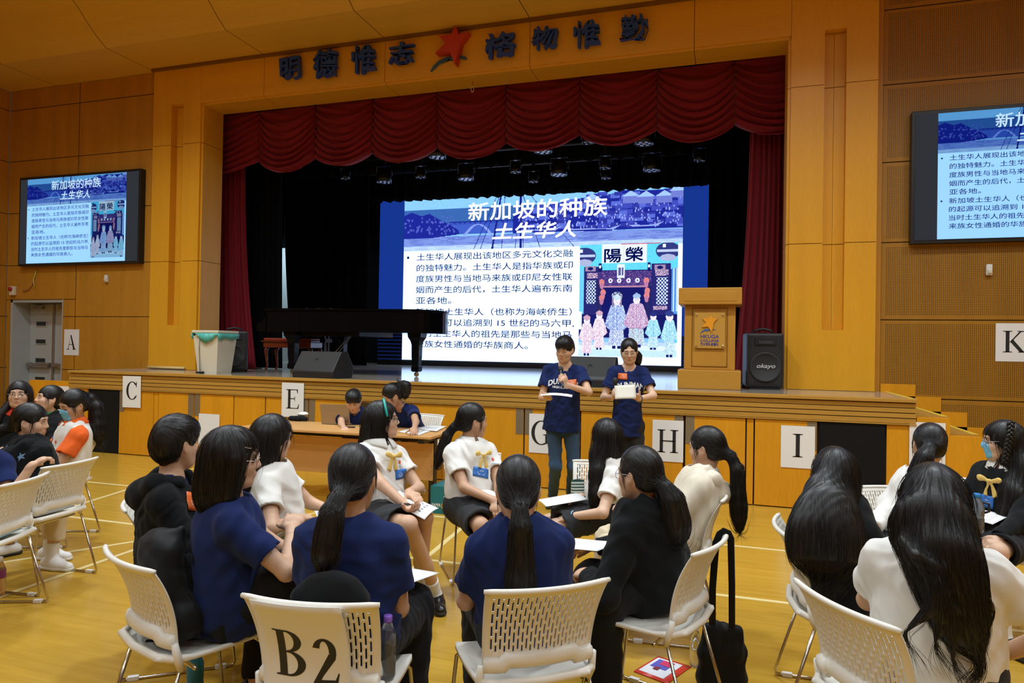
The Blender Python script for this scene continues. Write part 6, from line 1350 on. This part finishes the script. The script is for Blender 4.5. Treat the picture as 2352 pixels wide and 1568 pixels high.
s = Person('person in white school shirt with very long black hair, nearest at bottom right', PL(2150, 2.46), -12, PH(2142, 1148, 2.44), (-4, -8, 0), seed=17, skin=1, sh=.165, pw=1.08, arms={1: dict(w=PH(2275, 1510, 2.5), e=(1, -.2, -.3), d=(-.4, .3, -.5), n=(-.5, .3, .3), curl=.7), -1: dict(wl=(-.10, .32, .62), e=(-1, -.2, -.5))}); reg('R3', s)
s.body(); s.shirt(C_WHITE, .60, hem=-.05, loose=1.10, amp=.006, wide=1.04); s.skirt(); s.shoes(C_SHOE, sock=C_SOCK)
cw = [(s.hp(0, -.055, -.02), .092)]+[(s.loc(PH(px, py, d)), r) for px, py, d, r in ((2142, 1215, 2.33, .108), (2165, 1290, 2.27, .098), (2185, 1360, 2.25, .078), (2205, 1430, 2.24, .058), (2235, 1488, 2.24, .016))]
lk = [[(s.loc(PH(px, py, d)), r) for px, py, d, r in pth] for pth in (((2075, 1240, 2.32, .012), (2105, 1275, 2.25, .012), (2160, 1305, 2.23, .02)), ((2150, 1340, 2.23, .028), (2140, 1400, 2.22, .018), (2085, 1442, 2.23, .003)), ((2165, 1360, 2.22, .025), (2160, 1420, 2.22, .018), (2150, 1472, 2.23, .004)), ((2210, 1340, 2.24, .03), (2262, 1390, 2.25, .02), (2252, 1465, 2.26, .004)), ((2185, 1400, 2.22, .025), (2180, 1450, 2.22, .016), (2188, 1500, 2.23, .004)))]
s.hair('long', curtain=cw, locks=lk, strands=1000, brown=.05)
s = Person('person in black cardigan with side braid, blue face mask and yellow bow', PL(2315, 4.36), 128, PH(2302, 1012, 4.36), (82, -4, 0), seed=18, skin=0, sh=.148, arms={-1: dict(w=PH(2290, 1235, 4.0), e=(-.2, -.4, -.8)), 1: dict(wl=(.08, .34, .62))}, legs={-1: dict(k=PH(2290, 1268, 3.95), a=onZ(2308, 1500)+V3(0, .02, .09), t=(.5, -.8, 0)), 1: dict(k=PH(2262, 1262, 4.15), a=onZ(2285, 1470)+V3(0, .02, .09), t=(.3, -.8, 0))}); reg('R4', s)
s.body(); s.shirt(C_BLACK, lng=True, hem=-.04, loose=1.10, collar=.080); s.skirt(cloth('black_skirt', (.014, .015, .018)), to=.93); s.shoes(C_SHOE, sock=C_SOCK); s.collar(); s.bow(sc=1.1); s.mask(); s.glasses((.55, .5, .48)); s.name_tag(.02, .20, M_TAGB, .085, .075, 0)
cw = [(s.hp(0, -.055, -.02), .088), (s.loc(PH(2330, 1075, 4.28)), .085), (s.loc(PH(2320, 1140, 4.22)), .070), (s.loc(PH(2300, 1185, 4.2)), .03)]
s.hair('long', curtain=cw, strands=460, fringe=.5)
bp = [s.loc(PH(*t)) for t in ((2322, 968, 4.25), (2320, 1000, 4.22), (2313, 1032, 4.22), (2308, 1064, 4.22))]; b = MB()
bx = s.H[:, 1]; by = unit(s.loc(PH(2300, 1040, 4.0))-s.loc(PH(2300, 1040, 4.2)))
for st in range(3):
    q = []
    for i in range(49): t = i/48*(len(bp)-1); j = min(int(t), len(bp)-2); c = bp[j]+(bp[j+1]-bp[j])*(t-j); a = i/48*5.0*2*pi/1.5+st*2*pi/3; q.append(c+bx*.013*sin(a)+by*.008*sin(2*a))
    b.tube(q, [.009]*44+[.008, .007, .006, .005, .003], 8, M_HAIR)
b.build('braid', parent=s.ob)
# ---- left group
s = Person('person in orange and white polo shirt wearing a blue face mask', PL(160, 5.75), 150, PH(168, 930, 5.72), (168, -16, -4), seed=19, skin=2, sh=.155, arms={-1: dict(wl=(-.10, .32, .63)), 1: dict(wl=(.10, .32, .63))}); s.eyes = 'down'; reg('L3', s)
s.body(); s.shirt(C_WHITE, .40, hem=-.03, loose=1.08)
for q in (-1, 1): e = s.S[q]+(s.E[q]-s.S[q])*.63; s.wear('raglan_sleeve', [cap(s.n*.35+s.S[q]*.65+s.u*.012, s.S[q], .055, .068, .03), cap(s.S[q], e, .068, .076, .03, cut=True), cap(e, e+unit(s.E[q]-s.S[q])*.05, .058, k=.005, sub=True)], C_ORANGE, None, folds(20, .004))
s.collar(C_ORANGE); s.trousers(C_BLKT); s.shoes(C_SNEAKW); s.mask(); t = (.0, -.115, .03); s.hair('pony', tie=t, tail=tailpath(s, t, .38, (.03, .05, .06, .02), .05, (-.3, -1, 0), (-.1, -.1, -1)), strands=400); s.name_tag(.06, .27, M_TAGB, .07, .06, .2); crest(s, -.06, .27)
s = Person('person in black hoodie printed with blue stars, arm over the chair back', PL(72, 4.80), -45, PH(72, 968, 4.86), (-58, -4, 0), seed=20, skin=1, sh=.155, twist=32, legs={1: dict(k=PL(138, 5.10, .53), a=onZ(118, 1306)+V3(0, 0, .094), t=(1, .05, 0)), -1: dict(k=PL(128, 5.22, .53), a=onZ(112, 1284)+V3(0, 0, .094), t=(1, .2, 0))}, arms={1: dict(w=PH(120, 1110, 5.15), e=unit(PH(260, 1060, 4.7)-PH(110, 1040, 4.8)), hide=True), -1: dict(w=PH(95, 1125, 5.2), hide=True)}); reg('L4', s)
s.body(); s.shirt(C_BLACK, lng=True, hem=-.06, loose=1.15, collar=.082, amp=.006, sl_r=.060); s.trousers(C_KHAKI, .085, .072, .068, .72); s.shoes(C_SNEAKW, mat('white_sole', (.75, .74, .7), .5), sock=C_SOCK); s.hood(); t = (0, -.115, -.05); s.hair('pony', tie=t, tail=tailpath(s, t, .28, (.03, .05, .055, .02), .05, (0, -1, 0), unit(s.dloc(PH(5, 1010, 4.8)-PH(45, 985, 4.8))), 5), strands=420, fringe=.4, brown=.25)
for x, z, r in ((.05, .33, .042), (-.03, .36, .030), (.12, .29, .03)): s.artwork('star_print', [(x+r*(1 if i % 2 else .42)*sin(i*pi/5+.3), z+r*(1 if i % 2 else .42)*cos(i*pi/5+.3)) for i in range(10)], [tuple(range(10))], mat('star_print', (.16, .27, .40), .8), back=True)
s = Person('person with long hair and glasses at the far left, dark jacket over a red collar', PL(35, 6.45), 215, PH(44, 906, 6.42), (222, 4, 0), seed=21, skin=1, far=True, arms={}); reg('L1', s)
s.body(); s.shirt(C_BLACK, lng=True, loose=1.1); s.collar(C_RED); s.trousers(C_BLKT); s.shoes(C_SNEAK); s.hair('long', curtain=straight(s, .38, .085, .10, .09), locks=[[(s.hp(.065, .02, -.08), .03), (s.tp(.13, .10, .36), .045), (s.tp(.13, .12, .22), .03)]], strands=300); s.glasses((.5, .4, .4))
s = Person('person with a fringe and green collar between the glasses wearer and the masked girl', PL(110, 6.45), 168, PH(112, 916, 6.40), (160, 12, 4), seed=22, skin=1, far=True, arms={}); reg('L2', s)
s.body(); s.shirt(C_BLACK, lng=True, loose=1.1); s.collar(C_GREENC); s.trousers(C_BLKT); s.shoes(C_SNEAK); t = (0, -.115, -.04); s.hair('pony', tie=t, tail=tailpath(s, t, .2), strands=300, fringe=.6, ears=False)
s = Person('person in navy tee at the left picture edge, only a bare forearm showing', PL(-75, 4.30), 118, PH(-62, 985, 4.32), (118, -5, 0), seed=23, skin=1, twist=-55, arms={1: dict(w=PH(74, 1068, 4.35), e=(.4, -.5, -1), d=unit(PH(96, 1056, 4.4)-PH(74, 1068, 4.35)), n=(.2, .2, -1), curl=.8), -1: dict(wl=(-.08, .34, .62))}); reg('L5', s)
s.body(); s.shirt(C_NAVY, .62, loose=1.12); s.trousers(C_BLKT); s.shoes(C_SNEAK); s.hair('short', strands=100)
# ================================================================ TABLE, PAPERS, BAGS, BOTTLES
W_TAB = wood('table_laminate', (.66, .36, .13), .35, 'X', .08); M_TLEG = mat('table_leg_black', (.012, .012, .013), .4)
tb = empty('folding_table', (-3.96, 6.60, 0), radians(1.5), 'long light wood folding table with a modesty panel, before the stage', 'table')
MB().box(-1.12, 1.12, -.36, .36, .765, .792, W_TAB, bev=.005).build('tabletop', parent=tb)
MB().box(-1.06, 1.04, -.10, -.08, .30, .69, W_TAB, bev=.008).build('modesty_panel', parent=tb)
for x in (-1.0, 1.0):
    b = MB(); b.box(x-.03, x+.03, -.04, .04, .05, .74, M_TLEG).box(x-.03, x+.03, -.33, .33, .715, .765, M_TLEG); b.tube([(x, -.30, .03), (x, -.28, .055), (x, .28, .055), (x, .30, .03)], .026, 8, M_TLEG); l = b.build('leg', parent=tb)
    for y in (-.28, .28): MB().lathe([(.022, -.012), (.025, 0), (.022, .012)], 12, M_RUBBER, T3(x, y, .025, 0, 0, pi/2)).build('caster', parent=l)
MB().box(-1.0, 1.0, -.05, -.01, .69, .74, M_TLEG).build('crossbeam', parent=tb)
TZ = .793
def on_table(px, py): p = onZ(px, py, TZ); return p
M_LAP = mat('laptop_bronze', (.36, .29, .20), .4, .5); M_LAPD = mat('laptop_dark', (.02, .02, .022), .4)
def laptop(p, rz, m_, label, word=None, w_=.33):
    r = empty('laptop', (p[0], p[1], TZ), rz, label, 'laptop'); MB().box(-w_/2, w_/2, 0, .23, .002, .018, m_, bev=.004).box(-w_*.45, w_*.45, .03, .14, .018, .0195, M_LAPD).build('base', parent=r)
    T = T3(0, .005, .016, 0, radians(14)); MB().box(-w_/2, w_/2, -.005, .002, 0, .225, m_, T, bev=.003).box(-w_*.47, w_*.47, .002, .003, .012, .215, M_LAPD, T).build('lid', parent=r)
    if word:
        v, f = text_geo(word, .022, align='CENTER', offset=.0004); b = MB(); b.add([tuple(T @ Vector((q[0]+w_*.33, -.0058, q[1]+.028))) for q in v], f, mat('laptop_word', (.10, .08, .06), .4)); b.build('lettering', parent=r)
p = on_table(771, 975); laptop(p, radians(8), M_LAP, 'bronze laptop seen from behind on the table', 'ThinkBook', .345)
p = on_table(842, 968); laptop(p, radians(-32), M_LAPD, 'dark laptop half hidden behind the teal headband girl')
def sheet4(name, q, label, m_=M_PAPER, bend=.0, n=6, marks=0, group=None, cat='paper', lines=None, dz=.0015):
    """sheet of paper through four world corners (in order round the sheet)"""
    q = [V3(a) for a in q]; nr = unit(np.cross(q[1]-q[0], q[3]-q[0])); nr = nr if nr[2] >= 0 else -nr
    P = lambda u, v, o=0.: (q[0]*(1-u)+q[1]*u)*(1-v)+(q[3]*(1-u)+q[2]*u)*v+nr*(bend*4*u*(1-u)+o)
    b = MB(); c0 = P(.5, .5); g = [(P(i/n, j/n)-c0) for j in range(n+1) for i in range(n+1)]; b.add(g, [(j*(n+1)+i, j*(n+1)+i+1, (j+1)*(n+1)+i+1, (j+1)*(n+1)+i) for j in range(n) for i in range(n)], m_, True)
    o = b.build(name); o.location = c0; md = o.modifiers.new('t', 'SOLIDIFY'); md.thickness = .0012; md.offset = 0; tag(o, label, cat, group)
    if marks or lines:
        b = MB(); rk = random.Random(marks)
        for u, v, du, dv in (lines or [(.12, .12+.76*k/marks, .2+.5*rk.random(), .13/marks) for k in range(marks)]): b.add([P(a, c, dz)-c0 for a, c in ((u, v), (u+du, v), (u+du, v+dv), (u, v+dv))], [(0, 1, 2, 3)], mat('print_grey', (.30, .30, .34), .7))
        b.build('print', parent=o)
    return o
def flat(px, py, d=None, z=None): return onD(px, py, d) if d else onZ(px, py, z)
for i, (a, lb) in enumerate(((((914, 991), (955, 980), (1003, 984), (962, 999)), 'stack of white papers near the right end of the table'), (((955, 984), (985, 976), (1026, 978), (1003, 990)), 'white sheets fanned over the right table edge'))):
    z = TZ+.004+.006*i; sheet4('paper_stack', [onZ(x, y, z) for x, y in a], lb, marks=5)
p = on_table(818, 970); o = MB().ball((0, 0, .012), (.03, .05, .018), M_LAPD).build('computer_mouse'); o.location = (p[0], p[1]+.02, TZ+.006); tag(o, 'black computer mouse on the table beside the laptop', 'mouse')
p = on_table(804, 982); o = MB().box(-.055, .055, -.014, .014, 0, .014, M_LAPD, bev=.005).build('clicker'); o.location = (p[0], p[1], TZ+.001); o.rotation_euler = (0, 0, .3); tag(o, 'small black remote clicker near the table front edge', 'remote')
p = on_table(678, 968); pr_ = [cap((-.10, 0, .025), (.10, .02, .025), .03, .024, .02), ell((0, .03, .03), (.09, .05, .03), .03)]; V, Q = solid(pr_, *bounds(pr_), .008, folds(3)); o = to_mesh('pouch', [(V, Q, C_BLACK)]); o.location = (p[0], p[1]+.05, TZ+.004); tag(o, 'black pouch at the left end of the table', 'pouch')
pr_ = [ell((0, 0, .02), (.07, .05, .022), .03), ell((.03, .0, .03), (.04, .03, .018), .02)]; V, Q = solid(pr_, *bounds(pr_), .007, folds(4, .008)); o = to_mesh('tissue_pack', [(V, Q, C_WHITE)]); o.location = (p[0]+.02, p[1]+.12, TZ+.058); tag(o, 'crumpled white tissue lying on the black pouch', 'tissue')
o = MB().box(-.09, .09, -.012, .012, 0, .012, M_LAPD).build('phone'); p = on_table(947, 976); o.location = (p[0], p[1]-.03, TZ+.001); tag(o, 'black phone lying beyond the paper stack', 'phone')
# microphones
def microphone(a, b_, label):
    a, b_ = V3(a), V3(b_); d = unit(b_-a); L_ = np.linalg.norm(b_-a); z = Vector(d); T = z.to_track_quat('Z', 'Y').to_matrix().to_4x4(); r = empty('microphone', a, 0, label, 'microphone'); r.matrix_basis = Matrix.Translation(a) @ T
    MB().lathe([(.011, 0), (.012, .01), (.0135, L_*.5), (.0165, L_*.80), (.02, L_*.84)], 14, M_BLKPL).build('handle', parent=r)
    MB().ball((0, 0, L_*.92), (.027, .027, .030), mat('mic_mesh', (.045, .045, .05), .45, .5, bump=.4, bscale=900), 16, 10).lathe([(.0235, L_*.83), (.0265, L_*.87), (.0235, L_*.89)], 16, M_BLKPL).build('grille', parent=r)
    return r
P1, P2 = PEOPLE['S1'], PEOPLE['S2']
def grip(s, q, f=.075, n=.018): h = s.hd[q]; d = unit(s.dloc(h['d'])); nn = unit(s.dloc(h['n'])); nn = unit(nn-d*(nn @ d)); return s.wld(s.W[q]+d*f+nn*n)
g1 = grip(P1, -1); mth = P1.wld(P1.hp(0, .135, -.075)); ax = unit(mth-g1); microphone(g1-ax*.115, g1+ax*min(.155, np.linalg.norm(mth-g1)), 'black microphone held at the mouth of the standing speaker')
g2 = grip(P2, 1); ax = unit(V3(-.10, -.05, 1)); microphone(g2-ax*.13, g2+ax*.13, 'black microphone held low behind the sheet of the reader')
def held(name, c, u, v, w_, h, label, **k): c, u = V3(c), unit(u); v = unit(V3(v)-u*(V3(v) @ u)); return sheet4(name, [c-u*w_/2-v*h/2, c+u*w_/2-v*h/2, c+u*w_/2+v*h/2, c-u*w_/2+v*h/2], label, **k)
g = grip(P1, 1, .09, .016); held('paper_sheet', g+V3(.10, -.02, .012), (1, .18, -.02), (.1, -1, -.04), .30, .21, 'white notes held flat by the standing speaker', bend=.012, marks=6)
g = grip(P2, -1, .06, .014); held('paper_sheet', (grip(P2, 1, .07, .02)+g)/2+V3(.01, -.075, .015), (1, .15, .06), (-.05, .5, 1), .205, .145, 'cream sheet held up in both hands by the reader', m_=mat('cream_paper', (.72, .68, .58), .7), bend=.006)
# sheets on laps
Q4 = lambda *a: [onD(x, y, d) for x, y, d in a]
sheet4('paper_sheet', Q4((885, 1145, 4.30), (917, 1127, 4.42), (1008, 1167, 4.20), (975, 1193, 4.02)), 'printed sheet held on the lap of the teal headband girl', bend=.012, n=10, lines=[(.14+.09*i+.02*j, .40+.10*j, .05, .05) for j in range(0)]+[(.25, .12+.05*k, .55, .02) for k in range(7)]+[(.2+.17*i, .55+.11*j, .08, .055) for i in range(4) for j in range(3)])
def lap(k, q, w_, h, label, dz=.135, dx=0., dy=.28, rz=0., **kw):
    s = PEOPLE[k]; c = s.wld(V3(dx, dy, s.h[2]+dz)); X = s.Rz @ rotz(rz) @ V3(1, 0, 0); Y = s.Rz @ rotz(rz) @ V3(0, 1, -.12); return held('paper_sheet', c, X, Y, w_, h, label, **kw)
lap('C5', 0, .21, .297, 'white sheet on the lap of the ponytailed girl with yellow bow', .105, .02, .27, .3, bend=.008)
lap('C8', 0, .21, .297, 'white sheet under the hand of the long haired girl by the pouch', .078, -.06, .34, .2, bend=.008)
lap('C3', 0, .21, .297, 'white sheet on the lap of the girl in front of the table', .115, .04, .34, .2, bend=.008)
lap('C2', 0, .22, .30, 'white booklet on the lap beside the bob haired person', .115, .10, .30, .1)
lap('C9', 0, .21, .297, 'white sheet on the lap of the person in black hoodie with glasses', .115, -.06, .36, .1)
lap('C6', 0, .21, .297, 'white sheet on the lap of the person on the B2 chair', .115, .10, .36, -.3)
lap('R4', 0, .30, .21, 'large printed sheet on the lap of the girl with the face mask', .125, .0, .30, .2, bend=.01, marks=7)
# the B2 sign stuck on the chair back
c6 = CHS['C6']; b = MB(); n_, m_ = 12, 14
def b2pt(x, z, o=0.): s_ = x/.222; t = (z-.505)/.30; y = back_pt(s_, max(t, 0))[1]-.030-o; return (x, y, z)
b.add([b2pt(-.178+.305*i/n_, .815-.42*j/m_) for j in range(m_+1) for i in range(n_+1)], [(j*(n_+1)+i, j*(n_+1)+i+1, (j+1)*(n_+1)+i+1, (j+1)*(n_+1)+i) for j in range(m_) for i in range(n_)], M_PAPER, True)
sg = b.build('letter_sign'); sg.matrix_world = c6.matrix_basis; sg.location = c6.location; sg.rotation_euler = c6.rotation_euler; sg.scale = (1.05, 1.05, 1.05); sg.modifiers.new('t', 'SOLIDIFY').thickness = .0012; tag(sg, 'white sign B2 hanging on the back of the front chair', 'sign')
for ch, x0, ws in (('B', -.125, .88), ('2', -.005, .82)):
    bm = bmesh.new(); b = MB()
    for pl in GLYPH[ch]: bm.faces.new([bm.verts.new((x*.165*ws, y*.165, 0)) for x, y in pl])
    bm.normal_update(); bmesh.ops.triangulate(bm, faces=bm.faces[:]); bmesh.ops.subdivide_edges(bm, edges=bm.edges[:], cuts=4, use_grid_fill=True); bmesh.ops.triangulate(bm, faces=bm.faces[:]); bm.verts.index_update()
    b.add([b2pt(q.co.x+x0, q.co.y+.545-.02*(ch == '2'), .0022) for q in bm.verts], [[q.index for q in f.verts] for f in bm.faces], M_INK); bm.free(); b.build('lettering', parent=sg)
# dark jacket lying over that chair's seat back
def in_chair(o, ch): o.location = ch.location; o.rotation_euler = ch.rotation_euler; o.scale = (1.05, 1.05, 1.05); return o
pr_ = [cap((-.05, -.215, .795), (.14, -.21, .795), .038, .042, .03), ell((.05, -.205, .835), (.10, .042, .05), .04), cap((-.04, -.17, .72), (.14, -.17, .72), .045, k=.04), ell((.05, -.15, .62), (.12, .042, .13), .04)]
V, Q = solid(pr_, *bounds(pr_), .008, folds(31, .008, .002)); o = in_chair(to_mesh('folded_jacket', [(V, Q, C_BLACK)]), c6); tag(o, 'black jacket hung inside the back of the B2 chair', 'jacket')
# black backpack behind the bob haired person
pr_ = [cap((.0, -.105, .58), (-.01, -.14, .74), .145, .125, .06, (0, 1, 0), .58), cap((-.10, -.09, .55), (.10, -.09, .55), .075, k=.05), ell((-.02, -.13, .82), (.115, .07, .065), .05), cap((.03, -.10, .865), (.045, -.09, .885), .028, .020, .03), cap((.0, -.02, .56), (.0, -.05, .68), .10, .09, .03, (0, 1, 0), .5), half((0, 0, .478), (0, 0, -1), .02)]
V, Q = solid(pr_, *bounds(pr_[:5]), .008, folds(33, .007, .0015)); bp_ = in_chair(to_mesh('backpack', [(V, Q, cloth('nylon_black', (.009, .0095, .010), .55, .2, 200))]), CHS['C2']); tag(bp_, 'black backpack standing on the chair seat behind the bob haired person', 'backpack')
b = MB(); b.tube([(.09, -.08, .80), (.125, -.01, .72), (.135, .02, .60), (.115, .0, .50)], .018, 6, C_BLACK, flat=.3); b.build('strap', parent=bp_)
b = MB(); b.tube([(.0, .012, .76), (.02, .02, .75), (.025, .02, .70)], .005, 5, M_STEEL); b.build('zip_pull', parent=bp_)
b = MB(); b.tube([(.02, -.20, .483), (.15, -.06, .483), (.20, .03, .483)], .010, 6, C_BLACK, flat=.4); o = in_chair(b.build('loose_strap'), CHS['C2']); tag(o, 'black strap lying on the seat of the backpack chair', 'strap')
# black tote hung over the far corner of the hoodie wearer's chair
c9 = CHS['C9']; top = onD(1668, 1222, onZ(1668, 1218, .846) @ np.array(CF)-CO @ np.array(CF)); bc = onD(1658, 1520, 3.42); w0 = .125
xb = V3(CX[0], CX[1], 0); xb = unit(xb); yb_ = V3(-xb[1], xb[0], 0); O = V3(bc[0], bc[1], .02); K = lambda x, y, z: O+xb*x+yb_*y+V3(0, 0, z)
pr_ = [cap(K(-.07, 0, .05), K(-.065, 0, .27), .040, .032, .04, yb_, .7), cap(K(.07, 0, .05), K(.065, 0, .27), .040, .032, .04, yb_, .7), cap(K(0, 0, .05), K(0, 0, .27), .055, .035, .10, yb_, .7), cap(K(-.07, 0, .05), K(.07, 0, .05), .045, k=.05), cap(K(-.07, 0, .17), K(.07, 0, .17), .042, k=.04), cap(K(-.075, 0, .285), K(.075, 0, .285), .018, k=.02)]
V, Q = solid(pr_, *bounds(pr_), .008, folds(35, .009, .002)); tote = to_mesh('shoulder_bag', [(V, Q, cloth('nylon_black', (.009, .0095, .010)))]); tag(tote, 'black shoulder bag hanging by its strap from the chair corner', 'bag')
tp_ = onZ(1662, 1222, .862)
b = MB(); a, e = K(-.05, 0, .28), K(.045, -.01, .28); b.tube([a, a*.55+(tp_-xb*.05)*.45, tp_-xb*.035-V3(0, 0, .05), tp_-xb*.018-V3(0, 0, .008), tp_+V3(0, 0, .006), tp_+xb*.022-V3(0, 0, .004), tp_+xb*.034-V3(0, 0, .03), e*.5+(tp_+xb*.038)*.5, e], .017, 10, C_BLACK, flat=.22); b.build('strap', parent=tote)
# things on the floor
q = [onZ(x, y, .004) for x, y in ((1455, 1541), (1512, 1506), (1588, 1530), (1532, 1570))]
o = sheet4('document_folder', q, 'red and white plastic folder on the floor under the chair with the black bag', m_=mat('folder_red', (.72, .05, .03), .3), cat='folder', n=2)
def on_q(u0, u1, v0, v1, m_, nm, z): c0 = V3(o.location); b = MB(); b.add([(q[0]*(1-u)+q[1]*u)*(1-v)+(q[3]*(1-u)+q[2]*u)*v+V3(0, 0, z)-c0 for u, v in ((u0, v0), (u1, v0), (u1, v1), (u0, v1))], [(0, 1, 2, 3)], m_); return b.build(nm, parent=o)
on_q(.12, .92, .06, .80, mat('folder_white', (.72, .72, .76), .3), 'cover_sheet', .002); on_q(.45, .85, .15, .62, mat('folder_blue', (.10, .10, .45), .3), 'cover_print', .0035); on_q(.62, .85, .30, .62, mat('folder_pink', (.60, .04, .12), .3), 'cover_print', .0045); on_q(.35, .5, .3, .45, mat('folder_maroon', (.20, .03, .05), .3), 'cover_print', .0045)
def bottle(p, h, r, cap_c, body, label, lab=None, z=0., rx=0.):
    o = empty('drink_bottle', (p[0], p[1], z), 0, label, 'bottle'); o.scale = (1.05,)*3
    MB().lathe([(r*.8, 0), (r, .01), (r, h*.35), (r*.94, h*.40), (r, h*.46), (r, h*.70), (r*.5, h*.88), (r*.42, h*.93)], 22, body).build('body', parent=o)
    MB().lathe([(r*.5, h*.90), (r*.52, h*.92), (r*.52, h), (r*.45, h*1.01)], 18, mat('cap_'+label[:12], cap_c, .4)).build('cap', parent=o)
    if lab: MB().lathe([(r*1.01, h*.47), (r*1.02, h*.48), (r*1.02, h*.68), (r*1.01, h*.69)], 22, mat('label_'+label[:12], lab, .4)).build('label', parent=o)
    return o
M_CLEAR = mat('clear_plastic', (.92, .93, .92), .06, trans=.95); M_SMOKE = mat('smoke_plastic', (.20, .23, .26), .15, trans=.6)
p = onZ(2, 1368); bottle((p[0]-.02, p[1], 0), .24, .036, (.7, .7, .7), mat('tea_plastic', (.75, .55, .30), .08, trans=.8), 'tea bottle with purple label on the floor at the left edge', (.22, .03, .16))
p = onZ(1597, 1528); bottle(p, .20, .03, (.8, .8, .8), M_CLEAR, 'clear empty bottle on the floor beside the black bag')
p = onD(890, 1475, 2.50); bottle((p[0], p[1]), .215, .030, (.22, .10, .50), M_CLEAR, 'clear bottle with purple cap on the B2 chair seat', z=.485)
p = onZ(447, 1612); bottle(p, .25, .036, (.02, .02, .02), mat('teal_bottle', (.01, .17, .28), .35), 'teal bottle on the floor under the backpack chair')
r4 = PEOPLE['R4']; p = onD(2243, 1185, 4.02); bt = bottle((p[0], p[1]), .215, .038, (.02, .22, .55), M_SMOKE, 'smoky drinking bottle with blue cap on a lap, right group', z=.66)
MB().tube([(.03, 0, .17), (.06, 0, .16), (.06, 0, .12), (.035, 0, .11)], .007, 6, M_LAPD).build('handle', parent=bt)
# striped pouch on the chair of the long haired girl
c = onD(1323, 1160, 4.98); b = MB(); nst = 12; w_, d_, h_ = .075, .06, .23; m1, m2 = mat('stripe_green', (.03, .085, .07), .8), mat('stripe_white', (.62, .66, .58), .8)
for i in range(nst*2):
    def rg_(t): k = 1-.0*t; yy = d_*(1-.85*t**1.5); return [(-w_*.5, -yy/2, t*h_), (-w_*.25, -yy/2-.008*(1-t), t*h_), (w_*.25, -yy/2-.008*(1-t), t*h_), (w_*.5, -yy/2, t*h_), (w_*.5, yy/2, t*h_), (-w_*.5, yy/2, t*h_)]
    a, e = rg_(i/nst/2), rg_((i+1)/nst/2); b.add(a+e, [(j, (j+1) % 6, 6+(j+1) % 6, 6+j) for j in range(6)], m1 if i % 2 else m2)
po = b.build('striped_pouch'); po.location = (c[0]+.01, c[1], .487); po.rotation_euler = (0, 0, radians(24)); po.scale = (1.25, 1.25, 1.1); tag(po, 'green and white striped pouch standing on a chair seat', 'pouch')
MB().tube([(-w_*.5, 0, h_), (0, 0, h_+.006), (w_*.5, 0, h_)], .004, 6, m1).build('zip', parent=po)
# carton of copy paper under the table end
a, e = onZ(988, 1178), onZ(1024, 1180); b = MB(); wv = 1.0; bx = MB().box(0, .22, 0, .30, 0, .28, mat('carton_teal', (.006, .17, .20), .5), bev=.003).build('paper_carton'); bx.location = (a[0], a[1], 0); tag(bx, 'teal carton of copy paper standing behind a chair leg', 'box')
v, f = text_geo('PAPER', .042, offset=.0012); b = MB(); b.add([(q[0]*.85+.015, -.0015, q[1]+.075) for q in v], f, M_WHITE); b.build('lettering', parent=bx)
MB().tube([(.155+.03*cos(t), -.003, .085+.03*sin(t)) for t in np.linspace(.5, 5.8, 16)], .004, 5, mat('carton_gold', (.75, .45, .05), .4)).build('ring_mark', parent=bx)
# sign B, mostly hidden behind heads at the left end of the stage
MB().box(-10.6, -9.77, SY, SY+.08, 0, 1.06, W_DOOR).build('trim_7')['kind'] = 'structure'
sheet((133, 886, 172, 950), SY-.004, 'B', 'white sign mostly hidden behind heads in the left group', 1.0, .56)
# magazines left on the two left chairs
for k, c_, lb in (('LB', (.62, .60, .55), 'folded pale cloth bag on the seat of the chair in the left group'), ('LA', (.35, .50, .52), 'pale patterned magazine on the seat of the chair at the left edge')):
    o = MB().box(-.15, .15, -.16, .05, .475, .49, mat('mag_'+k, c_, .5), bev=.004).build('magazine'); in_chair(o, CHS[k]); tag(o, lb, 'magazine')
